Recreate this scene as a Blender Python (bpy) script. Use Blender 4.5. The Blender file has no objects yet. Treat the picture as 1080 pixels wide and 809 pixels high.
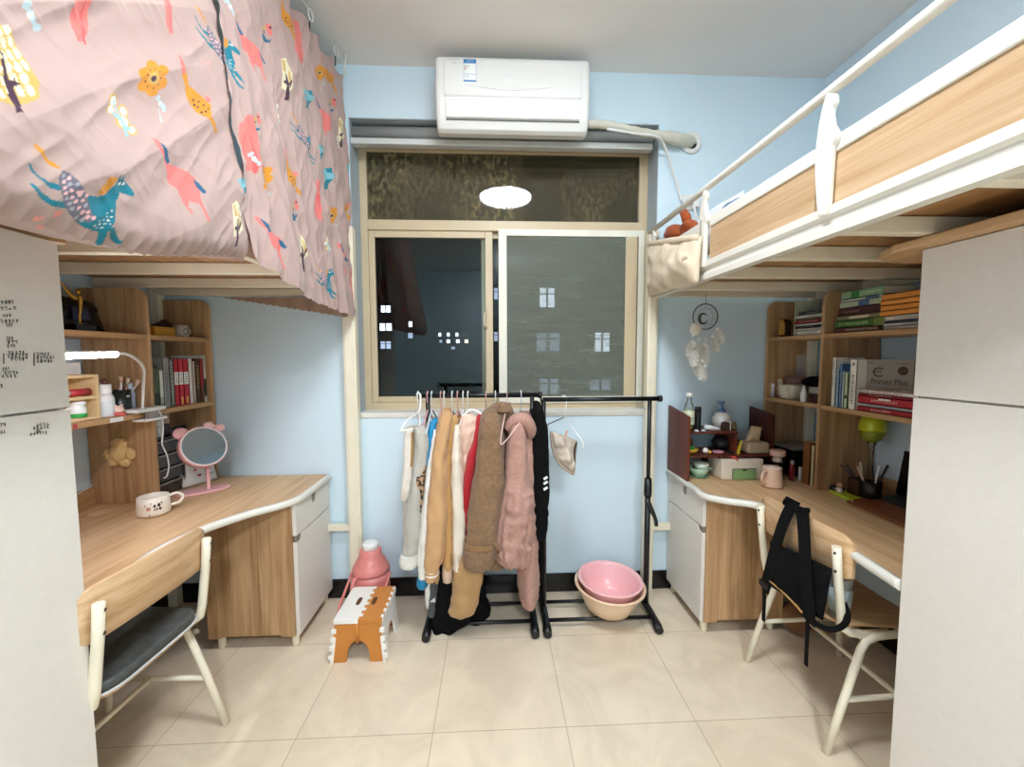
import bpy, bmesh, math, random
import numpy as np
from mathutils import Vector, Matrix, noise
random.seed(7)
rng = np.random.default_rng(3)
scene = bpy.context.scene
COL = scene.collection
PI = math.pi
# ------------------------------------------------------------------ camera
F, PITCH, YAW, ROLL, CH = 429.53, -0.0685, 0.0458, -0.0032, 1.4318
cp, sp, cy_, sy_, cr, sr = math.cos(PITCH), math.sin(PITCH), math.cos(YAW), math.sin(YAW), math.cos(ROLL), math.sin(ROLL)
FWD = Vector((sy_*cp, cy_*cp, sp)); RT = Vector((cy_, -sy_, 0)); UP = RT.cross(FWD)
R2 = cr*RT + sr*UP; U2 = -sr*RT + cr*UP
camd = bpy.data.cameras.new('camera'); cam = bpy.data.objects.new('camera', camd); COL.objects.link(cam)
camd.sensor_width = 36; camd.lens = F/1080*36; camd.clip_start = .02; camd.clip_end = 300
cam.matrix_world = Matrix(((R2.x, U2.x, -FWD.x, 0), (R2.y, U2.y, -FWD.y, 0), (R2.z, U2.z, -FWD.z, CH), (0, 0, 0, 1)))
scene.camera = cam
EYE = Vector((0, 0, CH))
def at(ax, c, x, y):
    """surveyed point: where the sight line of photo position (x,y) meets the real plane ax=c"""
    d = FWD + (x-540)/F*R2 - (y-404.5)/F*U2
    k = 'XYZ'.index(ax); t = (c-EYE[k])/d[k]
    return EYE + t*d
# ------------------------------------------------------------------ mesh builder
class MB:
    def __init__(s): s.v = []; s.f = []; s.sm = []; s.mi = []
    def add(s, vs, fs, smooth=False, mi=0):
        b = len(s.v); s.v += [tuple(q) for q in vs]
        for f in fs: s.f.append([i+b for i in f]); s.sm.append(smooth); s.mi.append(mi)
        return s
    def box(s, x0, x1, y0, y1, z0, z1, M=None, mi=0):
        vs = [Vector((x, y, z)) for z in (z0, z1) for y in (y0, y1) for x in (x0, x1)]
        if M: vs = [M @ q for q in vs]
        return s.add(vs, [(0,2,3,1),(4,5,7,6),(0,1,5,4),(2,6,7,3),(0,4,6,2),(1,3,7,5)], False, mi)
    def bar(s, a, b, w, h, up=(0,0,1), mi=0):
        a = Vector(a); b = Vector(b); d = (b-a); L = d.length; d.normalize(); u = Vector(up)
        if abs(d.dot(u)) > .98: u = Vector((0,1,0))
        r = d.cross(u).normalized(); u = r.cross(d)
        M = Matrix(((d.x,r.x,u.x,a.x),(d.y,r.y,u.y,a.y),(d.z,r.z,u.z,a.z),(0,0,0,1)))
        return s.box(0, L, -w/2, w/2, -h/2, h/2, M, mi)
    def rings(s, R, closed=False, caps=True, smooth=True, mi=0):
        n = len(R[0]); vs = [q for r in R for q in r]; fs = []
        m = len(R)
        for i in range(m if closed else m-1):
            for j in range(n):
                a = i*n+j; b = i*n+(j+1) % n; c = ((i+1) % m)*n+(j+1) % n; d = ((i+1) % m)*n+j
                fs.append((a, b, c, d))
        s.add(vs, fs, smooth, mi)
        if caps and not closed:
            s.add(R[0], [tuple(range(n))[::-1]], False, mi); s.add(R[-1], [tuple(range(n))], False, mi)
        return s
    def tube(s, pts, r, n=10, closed=False, mi=0, flat=1.0):
        P = [Vector(q) for q in pts]; m = len(P); R = []
        rr = r if isinstance(r, (list, tuple)) else [r]*m
        prev = None
        for i in range(m):
            if closed: t = P[(i+1) % m]-P[i-1]
            else: t = P[min(i+1, m-1)]-P[max(i-1, 0)]
            t.normalize()
            if prev is None:
                u = Vector((0,0,1)) if abs(t.z) < .9 else Vector((0,1,0))
            else: u = prev
            u = (u - t*u.dot(t)).normalized(); prev = u; w = t.cross(u)
            R.append([P[i] + rr[i]*(math.cos(2*PI*k/n)*u*flat + math.sin(2*PI*k/n)*w) for k in range(n)])
        return s.rings(R, closed, True, True, mi)
    def lathe(s, prof, c=(0,0,0), n=28, M=None, mi=0, sx=1, sy=1):
        c = Vector(c); R = []
        for r, z in prof:
            r = max(r, 1e-4)
            ring = [Vector((r*sx*math.cos(2*PI*k/n), r*sy*math.sin(2*PI*k/n), z)) for k in range(n)]
            if M: ring = [M @ q for q in ring]
            R.append([q+c for q in ring])
        return s.rings(R, False, True, True, mi)
    def frame(s, x0, x1, z0, z1, y0, y1, l, r, b, t, mi=0):
        s.box(x0, x0+l, y0, y1, z0, z1, mi=mi).box(x1-r, x1, y0, y1, z0, z1, mi=mi)
        if b: s.box(x0+l, x1-r, y0, y1, z0, z0+b, mi=mi)
        if t: s.box(x0+l, x1-r, y0, y1, z1-t, z1, mi=mi)
        return s
    def prism(s, poly, plane, d0, d1, mi=0, smooth=False):
        n = len(poly)
        def pt(a, b, d): return {'XY':(a,b,d), 'XZ':(a,d,b), 'YZ':(d,a,b)}[plane]
        vs = [pt(a,b,d0) for a,b in poly]+[pt(a,b,d1) for a,b in poly]
        s.add(vs, [(i,(i+1)%n,n+(i+1)%n,n+i) for i in range(n)], smooth, mi)
        s.add(vs, [tuple(range(n))[::-1], tuple(range(n,2*n))], False, mi)
        return s
    def ball(s, c, r, n=16, M=None, mi=0):
        if not isinstance(r, (tuple, list)): r = (r, r, r)
        prof = [(math.sin(PI*i/n), -math.cos(PI*i/n)) for i in range(n+1)]
        S = Matrix.Diagonal((r[0], r[1], r[2])).to_3x3()
        MM = (M.to_3x3() @ S) if M else S
        return s.lathe(prof, c, n*2, MM, mi)
    def pillow(s, c4, nrm, front, back, n=14, wr=.0, seed=0, ws=14, mi=0):
        A, B, C, D = [Vector(q) for q in c4]; nrm = Vector(nrm).normalized()
        g = []
        for sd, dep in ((1, front), (-1, back)):
            for i in range(n+1):
                for j in range(n+1):
                    u, v = i/n, j/n
                    p = (A*(1-u)+B*u)*(1-v)+(D*(1-u)+C*u)*v
                    k = (max(0, math.sin(PI*u))*max(0, math.sin(PI*v)))**.45
                    w = noise.noise(p*ws+Vector((seed, 0, 0)))*wr + noise.noise(p*ws*2.3+Vector((0, seed, 0)))*wr*.5
                    g.append(p + nrm*(sd*dep*k + w*min(1, k*2)))
        N = (n+1)**2; fs = []
        for b, fl in ((0, 0), (N, 1)):
            for i in range(n):
                for j in range(n):
                    q = (b+i*(n+1)+j, b+(i+1)*(n+1)+j, b+(i+1)*(n+1)+j+1, b+i*(n+1)+j+1)
                    fs.append(q[::-1] if fl else q)
        return s.add(g, fs, True, mi)
W = {}
def obj(name, mb, mats, parent=None, bevel=0, sub=0, seg=2, recenter=True, merge=True):
    me = bpy.data.meshes.new(name)
    off = Vector((0,0,0))
    if parent is None and recenter and mb.v:
        a = np.array(mb.v); lo, hi = a.min(0), a.max(0)
        off = Vector(((lo[0]+hi[0])/2, (lo[1]+hi[1])/2, lo[2]))
    me.from_pydata([Vector(q)-off for q in mb.v], [], mb.f)
    me.polygons.foreach_set('use_smooth', mb.sm); me.polygons.foreach_set('material_index', mb.mi)
    if not isinstance(mats, (list, tuple)): mats = [mats]
    for m in mats: me.materials.append(m)
    bm = bmesh.new(); bm.from_mesh(me)
    if merge: bmesh.ops.remove_doubles(bm, verts=bm.verts, dist=2e-5)
    bmesh.ops.recalc_face_normals(bm, faces=bm.faces); bm.to_mesh(me); bm.free(); me.update()
    o = bpy.data.objects.new(name, me); COL.objects.link(o); o.location = off
    W[o.name] = Matrix.Translation(off)
    if parent is not None:
        o.parent = parent; o.matrix_parent_inverse = W[parent.name].inverted(); W[o.name] = Matrix()
    if bevel:
        b = o.modifiers.new('bevel', 'BEVEL'); b.width = bevel; b.segments = seg; b.limit_method = 'ANGLE'; b.angle_limit = .6; b.harden_normals = False
    if sub:
        b = o.modifiers.new('sub', 'SUBSURF'); b.levels = sub; b.render_levels = sub
    return o
def tag(o, label, cat, group=None, kind=None):
    if label: o['label'] = label
    if cat: o['category'] = cat
    if group: o['group'] = group
    if kind: o['kind'] = kind
    return o
def thing(name, label, cat, loc=(0,0,0), rotz=0, group=None):
    o = bpy.data.objects.new(name, None); COL.objects.link(o); o.empty_display_size = .05
    o.location = loc; o.rotation_euler = (0,0,rotz)
    W[o.name] = Matrix.Translation(Vector(loc)) @ Matrix.Rotation(rotz, 4, 'Z')
    return tag(o, label, cat, group)
def struct(name, mb, m, parent=None, **k):
    o = obj(name, mb, m, parent, **k)
    if parent is None: o['kind'] = 'structure'
    return o
def copy_tree(o, parent=None):
    c = o.copy(); COL.objects.link(c); W[c.name] = W[o.name].copy()
    if parent is not None: c.parent = parent
    for ch in list(o.children): copy_tree(ch, c)
    return c
def place(o, loc, rotz=0):
    o.location = loc; o.rotation_euler = (0,0,rotz)
    return o
# ------------------------------------------------------------------ materials
def lin(h):
    if isinstance(h, str):
        h = h.lstrip('#'); c = [int(h[i:i+2], 16)/255 for i in (0,2,4)]
    else: c = h
    return tuple(x/12.92 if x <= .04045 else ((x+.055)/1.055)**2.4 for x in c)
def base(name):
    m = bpy.data.materials.new(name); m.use_nodes = True
    nt = m.node_tree; bs = nt.nodes['Principled BSDF']
    return m, nt, bs
def N(nt, t, **k):
    n = nt.nodes.new(t)
    for a, b in k.items(): setattr(n, a, b)
    return n
def mat(name, c, rough=.5, metal=0, var=.06, vs=9, bump=0, bs_=60, sheen=0, alpha=1, spec=.5, stretch=(1,1,1), emit=0, trans=0, coat=0):
    m, nt, b = base(name); c = lin(c)
    tc = N(nt, 'ShaderNodeTexCoord'); mp = N(nt, 'ShaderNodeMapping'); mp.inputs['Scale'].default_value = stretch
    nt.links.new(tc.outputs['Object'], mp.inputs['Vector'])
    nz = N(nt, 'ShaderNodeTexNoise'); nz.inputs['Scale'].default_value = vs; nz.inputs['Detail'].default_value = 4
    nt.links.new(mp.outputs[0], nz.inputs['Vector'])
    rp = N(nt, 'ShaderNodeValToRGB'); rp.color_ramp.elements[0].position = .3; rp.color_ramp.elements[1].position = .7
    rp.color_ramp.elements[0].color = (*[x*(1-var) for x in c], 1); rp.color_ramp.elements[1].color = (*[min(1, x*(1+var)) for x in c], 1)
    nt.links.new(nz.outputs['Fac'], rp.inputs[0]); nt.links.new(rp.outputs[0], b.inputs['Base Color'])
    b.inputs['Roughness'].default_value = rough; b.inputs['Metallic'].default_value = metal
    b.inputs['Specular IOR Level'].default_value = spec
    if sheen: b.inputs['Sheen Weight'].default_value = sheen
    if coat: b.inputs['Coat Weight'].default_value = coat; b.inputs['Coat Roughness'].default_value = .15
    if trans: b.inputs['Transmission Weight'].default_value = trans
    if alpha < 1: b.inputs['Alpha'].default_value = alpha
    if emit: b.inputs['Emission Color'].default_value = (*c, 1); b.inputs['Emission Strength'].default_value = emit
    if bump:
        n2 = N(nt, 'ShaderNodeTexNoise'); n2.inputs['Scale'].default_value = bs_; n2.inputs['Detail'].default_value = 3
        nt.links.new(mp.outputs[0], n2.inputs['Vector'])
        bp = N(nt, 'ShaderNodeBump'); bp.inputs['Strength'].default_value = bump; bp.inputs['Distance'].default_value = .004
        nt.links.new(n2.outputs['Fac'], bp.inputs['Height']); nt.links.new(bp.outputs[0], b.inputs['Normal'])
    return m
def wood(name, c1, c2, grain, rough=.42, s=1.0):
    m, nt, b = base(name)
    tc = N(nt, 'ShaderNodeTexCoord'); mp = N(nt, 'ShaderNodeMapping')
    mp.inputs['Scale'].default_value = tuple((1.6 if a == grain else 26)*s for a in 'XYZ')
    nt.links.new(tc.outputs['Object'], mp.inputs['Vector'])
    nz = N(nt, 'ShaderNodeTexNoise'); nz.inputs['Scale'].default_value = 1; nz.inputs['Detail'].default_value = 5; nz.inputs['Distortion'].default_value = .7
    nt.links.new(mp.outputs[0], nz.inputs['Vector'])
    mp2 = N(nt, 'ShaderNodeMapping'); mp2.inputs['Scale'].default_value = tuple((3 if a == grain else 130)*s for a in 'XYZ')
    nt.links.new(tc.outputs['Object'], mp2.inputs['Vector'])
    n2 = N(nt, 'ShaderNodeTexNoise'); n2.inputs['Scale'].default_value = 1; n2.inputs['Detail'].default_value = 2
    nt.links.new(mp2.outputs[0], n2.inputs['Vector'])
    ad = N(nt, 'ShaderNodeMix', data_type='FLOAT'); ad.inputs[0].default_value = .3
    nt.links.new(nz.outputs['Fac'], ad.inputs[2]); nt.links.new(n2.outputs['Fac'], ad.inputs[3])
    rp = N(nt, 'ShaderNodeValToRGB'); e = rp.color_ramp.elements
    e[0].position = .36; e[1].position = .62; e[0].color = (*lin(c2), 1); e[1].color = (*lin(c1), 1)
    nt.links.new(ad.outputs[0], rp.inputs[0]); nt.links.new(rp.outputs[0], b.inputs['Base Color'])
    b.inputs['Roughness'].default_value = rough; b.inputs['Specular IOR Level'].default_value = .35
    return m
def emitm(name, c, s):
    m, nt, b = base(name); b.inputs['Base Color'].default_value = (*lin(c), 1)
    b.inputs['Emission Color'].default_value = (*lin(c), 1); b.inputs['Emission Strength'].default_value = s
    return m
def glassy(name, tint, fac, rough=.0, dirt=None):
    m = bpy.data.materials.new(name); m.use_nodes = True; nt = m.node_tree; nt.nodes.clear()
    out = N(nt, 'ShaderNodeOutputMaterial'); tr = N(nt, 'ShaderNodeBsdfTransparent'); gl = N(nt, 'ShaderNodeBsdfGlossy')
    tr.inputs[0].default_value = (*tint, 1); gl.inputs['Roughness'].default_value = rough
    fr = N(nt, 'ShaderNodeFresnel'); fr.inputs[0].default_value = 1.45
    mx = N(nt, 'ShaderNodeMath', operation='MULTIPLY'); mx.inputs[1].default_value = fac
    nt.links.new(fr.outputs[0], mx.inputs[0])
    ms = N(nt, 'ShaderNodeMixShader'); nt.links.new(mx.outputs[0], ms.inputs[0]); nt.links.new(tr.outputs[0], ms.inputs[1]); nt.links.new(gl.outputs[0], ms.inputs[2])
    if dirt:
        df = N(nt, 'ShaderNodeBsdfDiffuse'); tc = N(nt, 'ShaderNodeTexCoord')
        mp = N(nt, 'ShaderNodeMapping'); mp.inputs['Scale'].default_value = (1, 1, .55); nt.links.new(tc.outputs['Object'], mp.inputs[0])
        n1 = N(nt, 'ShaderNodeTexNoise'); n1.inputs['Scale'].default_value = 2.6; n1.inputs['Detail'].default_value = 3; nt.links.new(mp.outputs[0], n1.inputs['Vector'])
        n2 = N(nt, 'ShaderNodeTexNoise'); n2.inputs['Scale'].default_value = 42; n2.inputs['Detail'].default_value = 6; nt.links.new(mp.outputs[0], n2.inputs['Vector'])
        sx = N(nt, 'ShaderNodeSeparateXYZ'); nt.links.new(tc.outputs['Object'], sx.inputs[0])
        mr = N(nt, 'ShaderNodeMapRange'); mr.inputs[1].default_value = .28; mr.inputs[2].default_value = -.5; nt.links.new(sx.outputs[0], mr.inputs[0])
        a1 = N(nt, 'ShaderNodeMath', operation='ADD'); nt.links.new(n1.outputs[0], a1.inputs[0])
        a2 = N(nt, 'ShaderNodeMath', operation='MULTIPLY'); a2.inputs[1].default_value = .22; nt.links.new(mr.outputs[0], a2.inputs[0]); nt.links.new(a2.outputs[0], a1.inputs[1])
        r1 = N(nt, 'ShaderNodeValToRGB'); r1.color_ramp.elements[0].position = .5; r1.color_ramp.elements[1].position = .72; nt.links.new(a1.outputs[0], r1.inputs[0])
        r2 = N(nt, 'ShaderNodeValToRGB'); r2.color_ramp.elements[0].position = .38; r2.color_ramp.elements[1].position = .66; nt.links.new(n2.outputs[0], r2.inputs[0])
        m1 = N(nt, 'ShaderNodeMath', operation='MULTIPLY'); nt.links.new(r1.outputs[0], m1.inputs[0]); nt.links.new(r2.outputs[0], m1.inputs[1])
        m2 = N(nt, 'ShaderNodeMath', operation='MULTIPLY_ADD'); m2.inputs[1].default_value = dirt; m2.inputs[2].default_value = .17; nt.links.new(m1.outputs[0], m2.inputs[0])
        df.inputs[0].default_value = (*lin('#857a5c'), 1)
        m3 = N(nt, 'ShaderNodeMixShader'); nt.links.new(m2.outputs[0], m3.inputs[0]); nt.links.new(ms.outputs[0], m3.inputs[1]); nt.links.new(df.outputs[0], m3.inputs[2])
        ms = m3
    nt.links.new(ms.outputs[0], out.inputs[0])
    return m
M = {}
M['wall'] = mat('wall_paint', '#d2e5ef', .6, var=.025, vs=1.5, bump=.05, bs_=25)
M['ceil'] = mat('ceiling_paint', '#e9e6e2', .8, var=.03, vs=2)
M['black_tile'] = mat('black_skirting', '#0d0e10', .18, var=.1)
M['cream'] = mat('cream_enamel', '#e9e0c9', .35, var=.03)
M['white'] = mat('white_enamel', '#e2dfd4', .35, var=.02)
M['wardrobe'] = mat('wardrobe_laminate', '#ded8cf', .45, var=.02, vs=40, bump=.04, bs_=180)
M['wood_y'] = wood('oak_along_room', '#d8b68e', '#bd966a', 'Y')
M['wood_x'] = wood('oak_across_room', '#d8b68e', '#bd966a', 'X')
M['wood_z'] = wood('oak_upright', '#c8a277', '#9d7650', 'Z')
M['shelfwood'] = wood('shelf_oak', '#c69f70', '#a67e54', 'Y')
M['paleoak'] = wood('pale_oak', '#ccae8b', '#b39068', 'Y')
M['alu'] = mat('window_aluminium', '#c9b695', .4, metal=.0, var=.05, vs=4)
M['alu_white'] = mat('screen_frame_white', '#e6e2d2', .4, var=.03)
M['grey_metal'] = mat('grey_track', '#8d9190', .45, var=.1)
M['reveal'] = mat('reveal_paint', '#a9b4ba', .7, var=.06)
M['black'] = mat('black_metal', '#101113', .35, var=.1)
M['blackcloth'] = mat('black_cloth', '#070708', .95, var=.2, vs=60, spec=.2)
M['plastic_w'] = mat('white_plastic', '#e4e3df', .3, var=.015)
M['dark'] = mat('dark_gap', '#141210', .8)
M['red_wood'] = wood('dark_red_wood', '#6d3423', '#4f2418', 'Z', .4)
M['clear'] = glassy('clear_glass', (.93,.95,.94), 1.0)
M['clear_dark'] = glassy('smoky_plastic', (.75,.72,.68), 1.2, .05)
def flr():
    m, nt, b = base('beige_tiles')
    tc = N(nt, 'ShaderNodeTexCoord'); mp = N(nt, 'ShaderNodeMapping')
    TS = .5106; mp.inputs['Location'].default_value = (-(.273-1*TS)/TS, -1.4673/TS, 0); mp.inputs['Scale'].default_value = (1/TS,)*3
    nt.links.new(tc.outputs['Object'], mp.inputs[0])
    br = N(nt, 'ShaderNodeTexBrick'); br.offset = 0; br.squash = 1
    br.inputs['Scale'].default_value = 1; br.inputs['Brick Width'].default_value = 1; br.inputs['Row Height'].default_value = 1
    br.inputs['Mortar Size'].default_value = .0035; br.inputs['Mortar Smooth'].default_value = .3; br.inputs['Bias'].default_value = 0
    br.inputs['Color1'].default_value = (*lin('#e8d8c0'), 1); br.inputs['Color2'].default_value = (*lin('#e4d3ba'), 1); br.inputs['Mortar'].default_value = (*lin('#b7a68c'), 1)
    nt.links.new(mp.outputs[0], br.inputs['Vector'])
    nz = N(nt, 'ShaderNodeTexNoise'); nz.inputs['Scale'].default_value = 3.2; nz.inputs['Detail'].default_value = 9; nz.inputs['Distortion'].default_value = 1.3; nz.inputs['Roughness'].default_value = .62
    nt.links.new(tc.outputs['Object'], nz.inputs['Vector'])
    rp = N(nt, 'ShaderNodeValToRGB'); rp.color_ramp.elements[0].position = .38; rp.color_ramp.elements[1].position = .62
    rp.color_ramp.elements[0].color = (.84,.82,.80,1); rp.color_ramp.elements[1].color = (1,1,1,1); nt.links.new(nz.outputs[0], rp.inputs[0])
    mx = N(nt, 'ShaderNodeMix', data_type='RGBA', blend_type='MULTIPLY'); mx.inputs[0].default_value = .8
    nt.links.new(br.outputs['Color'], mx.inputs[6]); nt.links.new(rp.outputs[0], mx.inputs[7]); nt.links.new(mx.outputs[2], b.inputs['Base Color'])
    b.inputs['Roughness'].default_value = .32; b.inputs['Specular IOR Level'].default_value = .4
    return m
M['floor'] = flr()
_cm = {}
def C(h, rough=.5, **k):
    key = (h, rough, tuple(sorted(k.items())))
    if key not in _cm: _cm[key] = mat('colour_'+h.lstrip('#'), h, rough, **k)
    return _cm[key]
def cloth(h, bump=.25, scale=220, **k): return C(h, .9, bump=bump, bs_=scale, sheen=.15, var=k.pop('var', .08), **k)
def text_mb(mb, s, o, right, up, size, mi=0, lift=.0006, width=None):
    cu = bpy.data.curves.new('lettering', 'FONT'); cu.body = s; cu.size = size; cu.extrude = 0
    t = bpy.data.objects.new('lettering', cu); COL.objects.link(t)
    dg = bpy.context.evaluated_depsgraph_get(); me = bpy.data.meshes.new_from_object(t.evaluated_get(dg))
    o = Vector(o); r = Vector(right).normalized(); u = Vector(up).normalized(); n = r.cross(u)
    k = 1.0
    if width:
        xs = [v.co.x for v in me.vertices]; k = width/max(1e-6, max(xs)-min(xs))
    mb.add([o + r*v.co.x*k + u*v.co.y + n*lift for v in me.vertices], [tuple(p.vertices) for p in me.polygons], False, mi)
    bpy.data.objects.remove(t); bpy.data.curves.remove(cu); bpy.data.meshes.remove(me)
def scribble(mb, o, right, up, w, h, n=None, lift=.0007, mi=0, seed=0):
    """a short line of illegible strokes"""
    r = random.Random(seed); o = Vector(o); R = Vector(right).normalized(); U = Vector(up).normalized(); nn = R.cross(U)*lift
    n = n or max(3, int(w/h*1.3)); x = 0; st = w/n
    for i in range(n):
        for k in range(3):
            a = r.random()*st*.3; l = st*(.4+.4*r.random()); y = h*(.1+.8*r.random()); t = h*.16
            if r.random() < .5: q = [(x+a, y), (x+a+l, y), (x+a+l, y+t), (x+a, y+t)]
            else: q = [(x+a+l/2, 0), (x+a+l/2+t, 0), (x+a+l/2+t, h), (x+a+l/2, h)]
            mb.add([o+R*u+U*v+nn for u, v in q], [(0,1,2,3)], False, mi)
        x += st
# ------------------------------------------------------------------ room shell
XL, XR, YB, YF, ZC = -1.87, 1.922, 2.378, -2.6, 3.02
YG = 2.53
WX0, WX1, WZ0, WZ1 = -.79, .955, 1.10, 2.745
struct('floor', MB().box(XL-.1, XR+.1, YF-.1, YB+.3, -.1, 0), M['floor'], recenter=False)
struct('ceiling', MB().box(XL-.1, XR+.1, YF-.1, YB+.3, ZC, ZC+.1), M['ceil'])
struct('wall_left', MB().box(XL-.1, XL, YF-.1, YB+.3, 0, ZC), M['wall'])
struct('wall_right', MB().box(XR, XR+.1, YF-.1, YB+.3, 0, ZC), M['wall'])
struct('wall_front', MB().box(XL, XR, YF-.1, YF, 0, ZC), M['wall'])
b = MB()
b.box(XL, WX0, YB, YB+.24, 0, ZC); b.box(WX1, XR, YB, YB+.24, 0, ZC)
b.box(WX0, WX1, YB, YB+.24, WZ1, ZC); b.box(WX0, WX1, YB, YB+.24, 0, WZ0)
struct('wall_back', b, M['wall'])
struct('baseboard_back', MB().box(XL, XR, YB-.012, YB, 0, .113), M['black_tile'], bevel=.002)
struct('baseboard_left', MB().box(XL, XL+.012, YF, YB-.012, 0, .113), M['black_tile'])
struct('baseboard_right', MB().box(XR-.012, XR, YF, YB-.012, 0, .113), M['black_tile'])
# door in the wall behind the camera (only its reflection shows in the panes)
d = struct('door_1', MB().box(.15, 1.05, YF, YF+.04, 0, 2.05), C('#3a2c22', .5))
struct('door_frame', MB().box(.08, .15, YF, YF+.05, 0, 2.12).box(1.05, 1.12, YF, YF+.05, 0, 2.12).box(.08, 1.12, YF, YF+.05, 2.05, 2.12), C('#5b4838', .5), d)
struct('door_handle', MB().tube([(.24, YF+.04, 1.0), (.24, YF+.09, 1.0), (.36, YF+.09, 1.0)], .01), C('#b8b8b4', .3, metal=.9), d)
# window: reveal lining, frame, transom, sashes
b = MB(); t = .004
b.box(WX1-t, WX1, YB+.002, YG+.05, WZ0, WZ1).box(WX0, WX0+t, YB+.002, YG+.05, WZ0, WZ1).box(WX0, WX1, YB+.002, YG+.05, WZ1-t, WZ1)
struct('trim_1', b, M['reveal'])
win = struct('window_1', MB().frame(WX0+t, WX1-t, WZ0, WZ1-t, YG-.005, YG+.055, .041, .051, .045, .10), M['alu'], merge=False, bevel=.003)
struct('transom', MB().box(WX0+.045, WX1-.055, YG-.006, YG+.054, 2.185, 2.245), M['alu'], win, bevel=.003)
zt, zb = 2.184, WZ0+.046
xa = at('Y', YG, 513, 330).x
xr0, xr1 = at('Y', YG-.012, 659, 330).x, at('Y', YG-.012, 671, 330).x
struct('sash', MB().frame(WX0+.046, xa+.04, zb, zt, YG+.004, YG+.028, .035, .045, .035, .04), M['alu'], win, merge=False, bevel=.003)
struct('sash', MB().frame(xa-.03, xr1, zb, zt, YG+.030, YG+.05, .05, .05, .04, .035), M['alu'], win, merge=False, bevel=.003)
struct('screen_stile', MB().box(xr0, xr1, YG-.015, YG+.002, zb+.03, zt-.03), M['alu'], win, bevel=.003)
xs0, xs1 = at('Y', YG-.01, 526, 330).x, at('Y', YG-.01, 676, 330).x
struct('screen_frame', MB().frame(xs0, xs1+.012, zb-.01, zt+.01, YG-.018, YG+.003, .05, .035, .04, .04), M['alu_white'], win, merge=False, bevel=.003)
def screenm():
    m = bpy.data.materials.new('insect_screen'); m.use_nodes = True; nt = m.node_tree; nt.nodes.clear()
    out = N(nt, 'ShaderNodeOutputMaterial'); tr = N(nt, 'ShaderNodeBsdfTransparent'); df = N(nt, 'ShaderNodeBsdfDiffuse'); ms = N(nt, 'ShaderNodeMixShader')
    tc = N(nt, 'ShaderNodeTexCoord'); mp = N(nt, 'ShaderNodeMapping'); mp.inputs['Scale'].default_value = (2.2, 1, 16); nt.links.new(tc.outputs['Object'], mp.inputs[0])
    nz = N(nt, 'ShaderNodeTexNoise'); nz.inputs['Scale'].default_value = 2.5; nz.inputs['Detail'].default_value = 5; nt.links.new(mp.outputs[0], nz.inputs['Vector'])
    rp = N(nt, 'ShaderNodeValToRGB'); rp.color_ramp.elements[0].position = .3; rp.color_ramp.elements[1].position = .72
    rp.color_ramp.elements[0].color = (.46,)*3+(1,); rp.color_ramp.elements[1].color = (.66,)*3+(1,); nt.links.new(nz.outputs[0], rp.inputs[0])
    nt.links.new(rp.outputs[0], ms.inputs[0]); df.inputs[0].default_value = (*lin('#7d8278'), 1)
    nt.links.new(tr.outputs[0], ms.inputs[1]); nt.links.new(df.outputs[0], ms.inputs[2]); nt.links.new(ms.outputs[0], out.inputs[0])
    return m
struct('insect_screen', MB().box(xs0+.04, xr0, YG-.009, YG-.007, zb+.02, zt-.02), screenm(), win)
g1 = glassy('night_glass', (.8,.85,.83), 1.0, .0)
struct('pane', MB().box(WX0+.09, xa+.0, YG+.014, YG+.017, zb+.03, zt-.03), g1, win)
struct('pane', MB().box(xa+.015, xr1-.04, YG+.039, YG+.042, zb+.03, zt-.03), glassy('dusty_glass', (.72,.76,.74), .5, .12), win)
struct('pane', MB().box(xr1, WX1-.05, YG+.041, YG+.044, zb, zt), g1, win)
struct('dirty_pane', MB().box(WX0+.04, WX1-.05, YG+.014, YG+.017, 2.24, 2.65), glassy('dirty_glass', (.55,.57,.52), 1.5,   .03, .62), win, )
struct('sash_latch', MB().tube([(xa+.0, YG-.005, 1.60), (xa-.012, YG-.02, 1.62), (xa-.012, YG-.02, 1.68), (xa, YG-.005, 1.70)], .006), C('#d8ccb0', .3), win)
struct('sill_edge', MB().box(WX0+.02, WX1-.06, YB-.006, YB+.16, WZ0-.028, WZ0+.004), C('#dcd9d0', .8, bump=.5, bs_=40), win, bevel=.006)
struct('curtain_track', MB().box(WX0+.005, WX1-.03, YB+.01, YB+.06, 2.612, 2.645), C('#d3d5d2', .3, metal=.2), win, bevel=.004)
struct('roller_pipe', MB().tube([(WX0+.005, YB+.06, 2.69), (WX1-.02, YB+.06, 2.69)], .038, 18), C('#9a9e9c', .4), win)
# ceiling lamp: the room's lamp (its reflection shows in the upper pane), then an added unseen fill lamp
for lx_, ly_, gs_, lb_ in ((.13, .96, 14, 'round white flush ceiling lamp reflected in the dirty upper window pane'), (.39, -1.55, 34, 'added round fill lamp on the ceiling behind the camera, unseen, to brighten the room')):
    lamp = thing('ceiling_lamp', lb_, 'ceiling lamp', (lx_, ly_, ZC))
    obj('base_ring', MB().lathe([(.24, -.001), (.265, -.001), (.265, -.03), (.255, -.03)], (lx_, ly_, ZC), 40), M['white'], lamp)
    obj('diffuser', MB().lathe([(.255, -.02), (.25, -.045), (.22, -.062), (.12, -.07), (0.001, -.072)], (lx_, ly_, ZC), 40), emitm('lamp_glow', '#f1f8ff', gs_), lamp)
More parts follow.
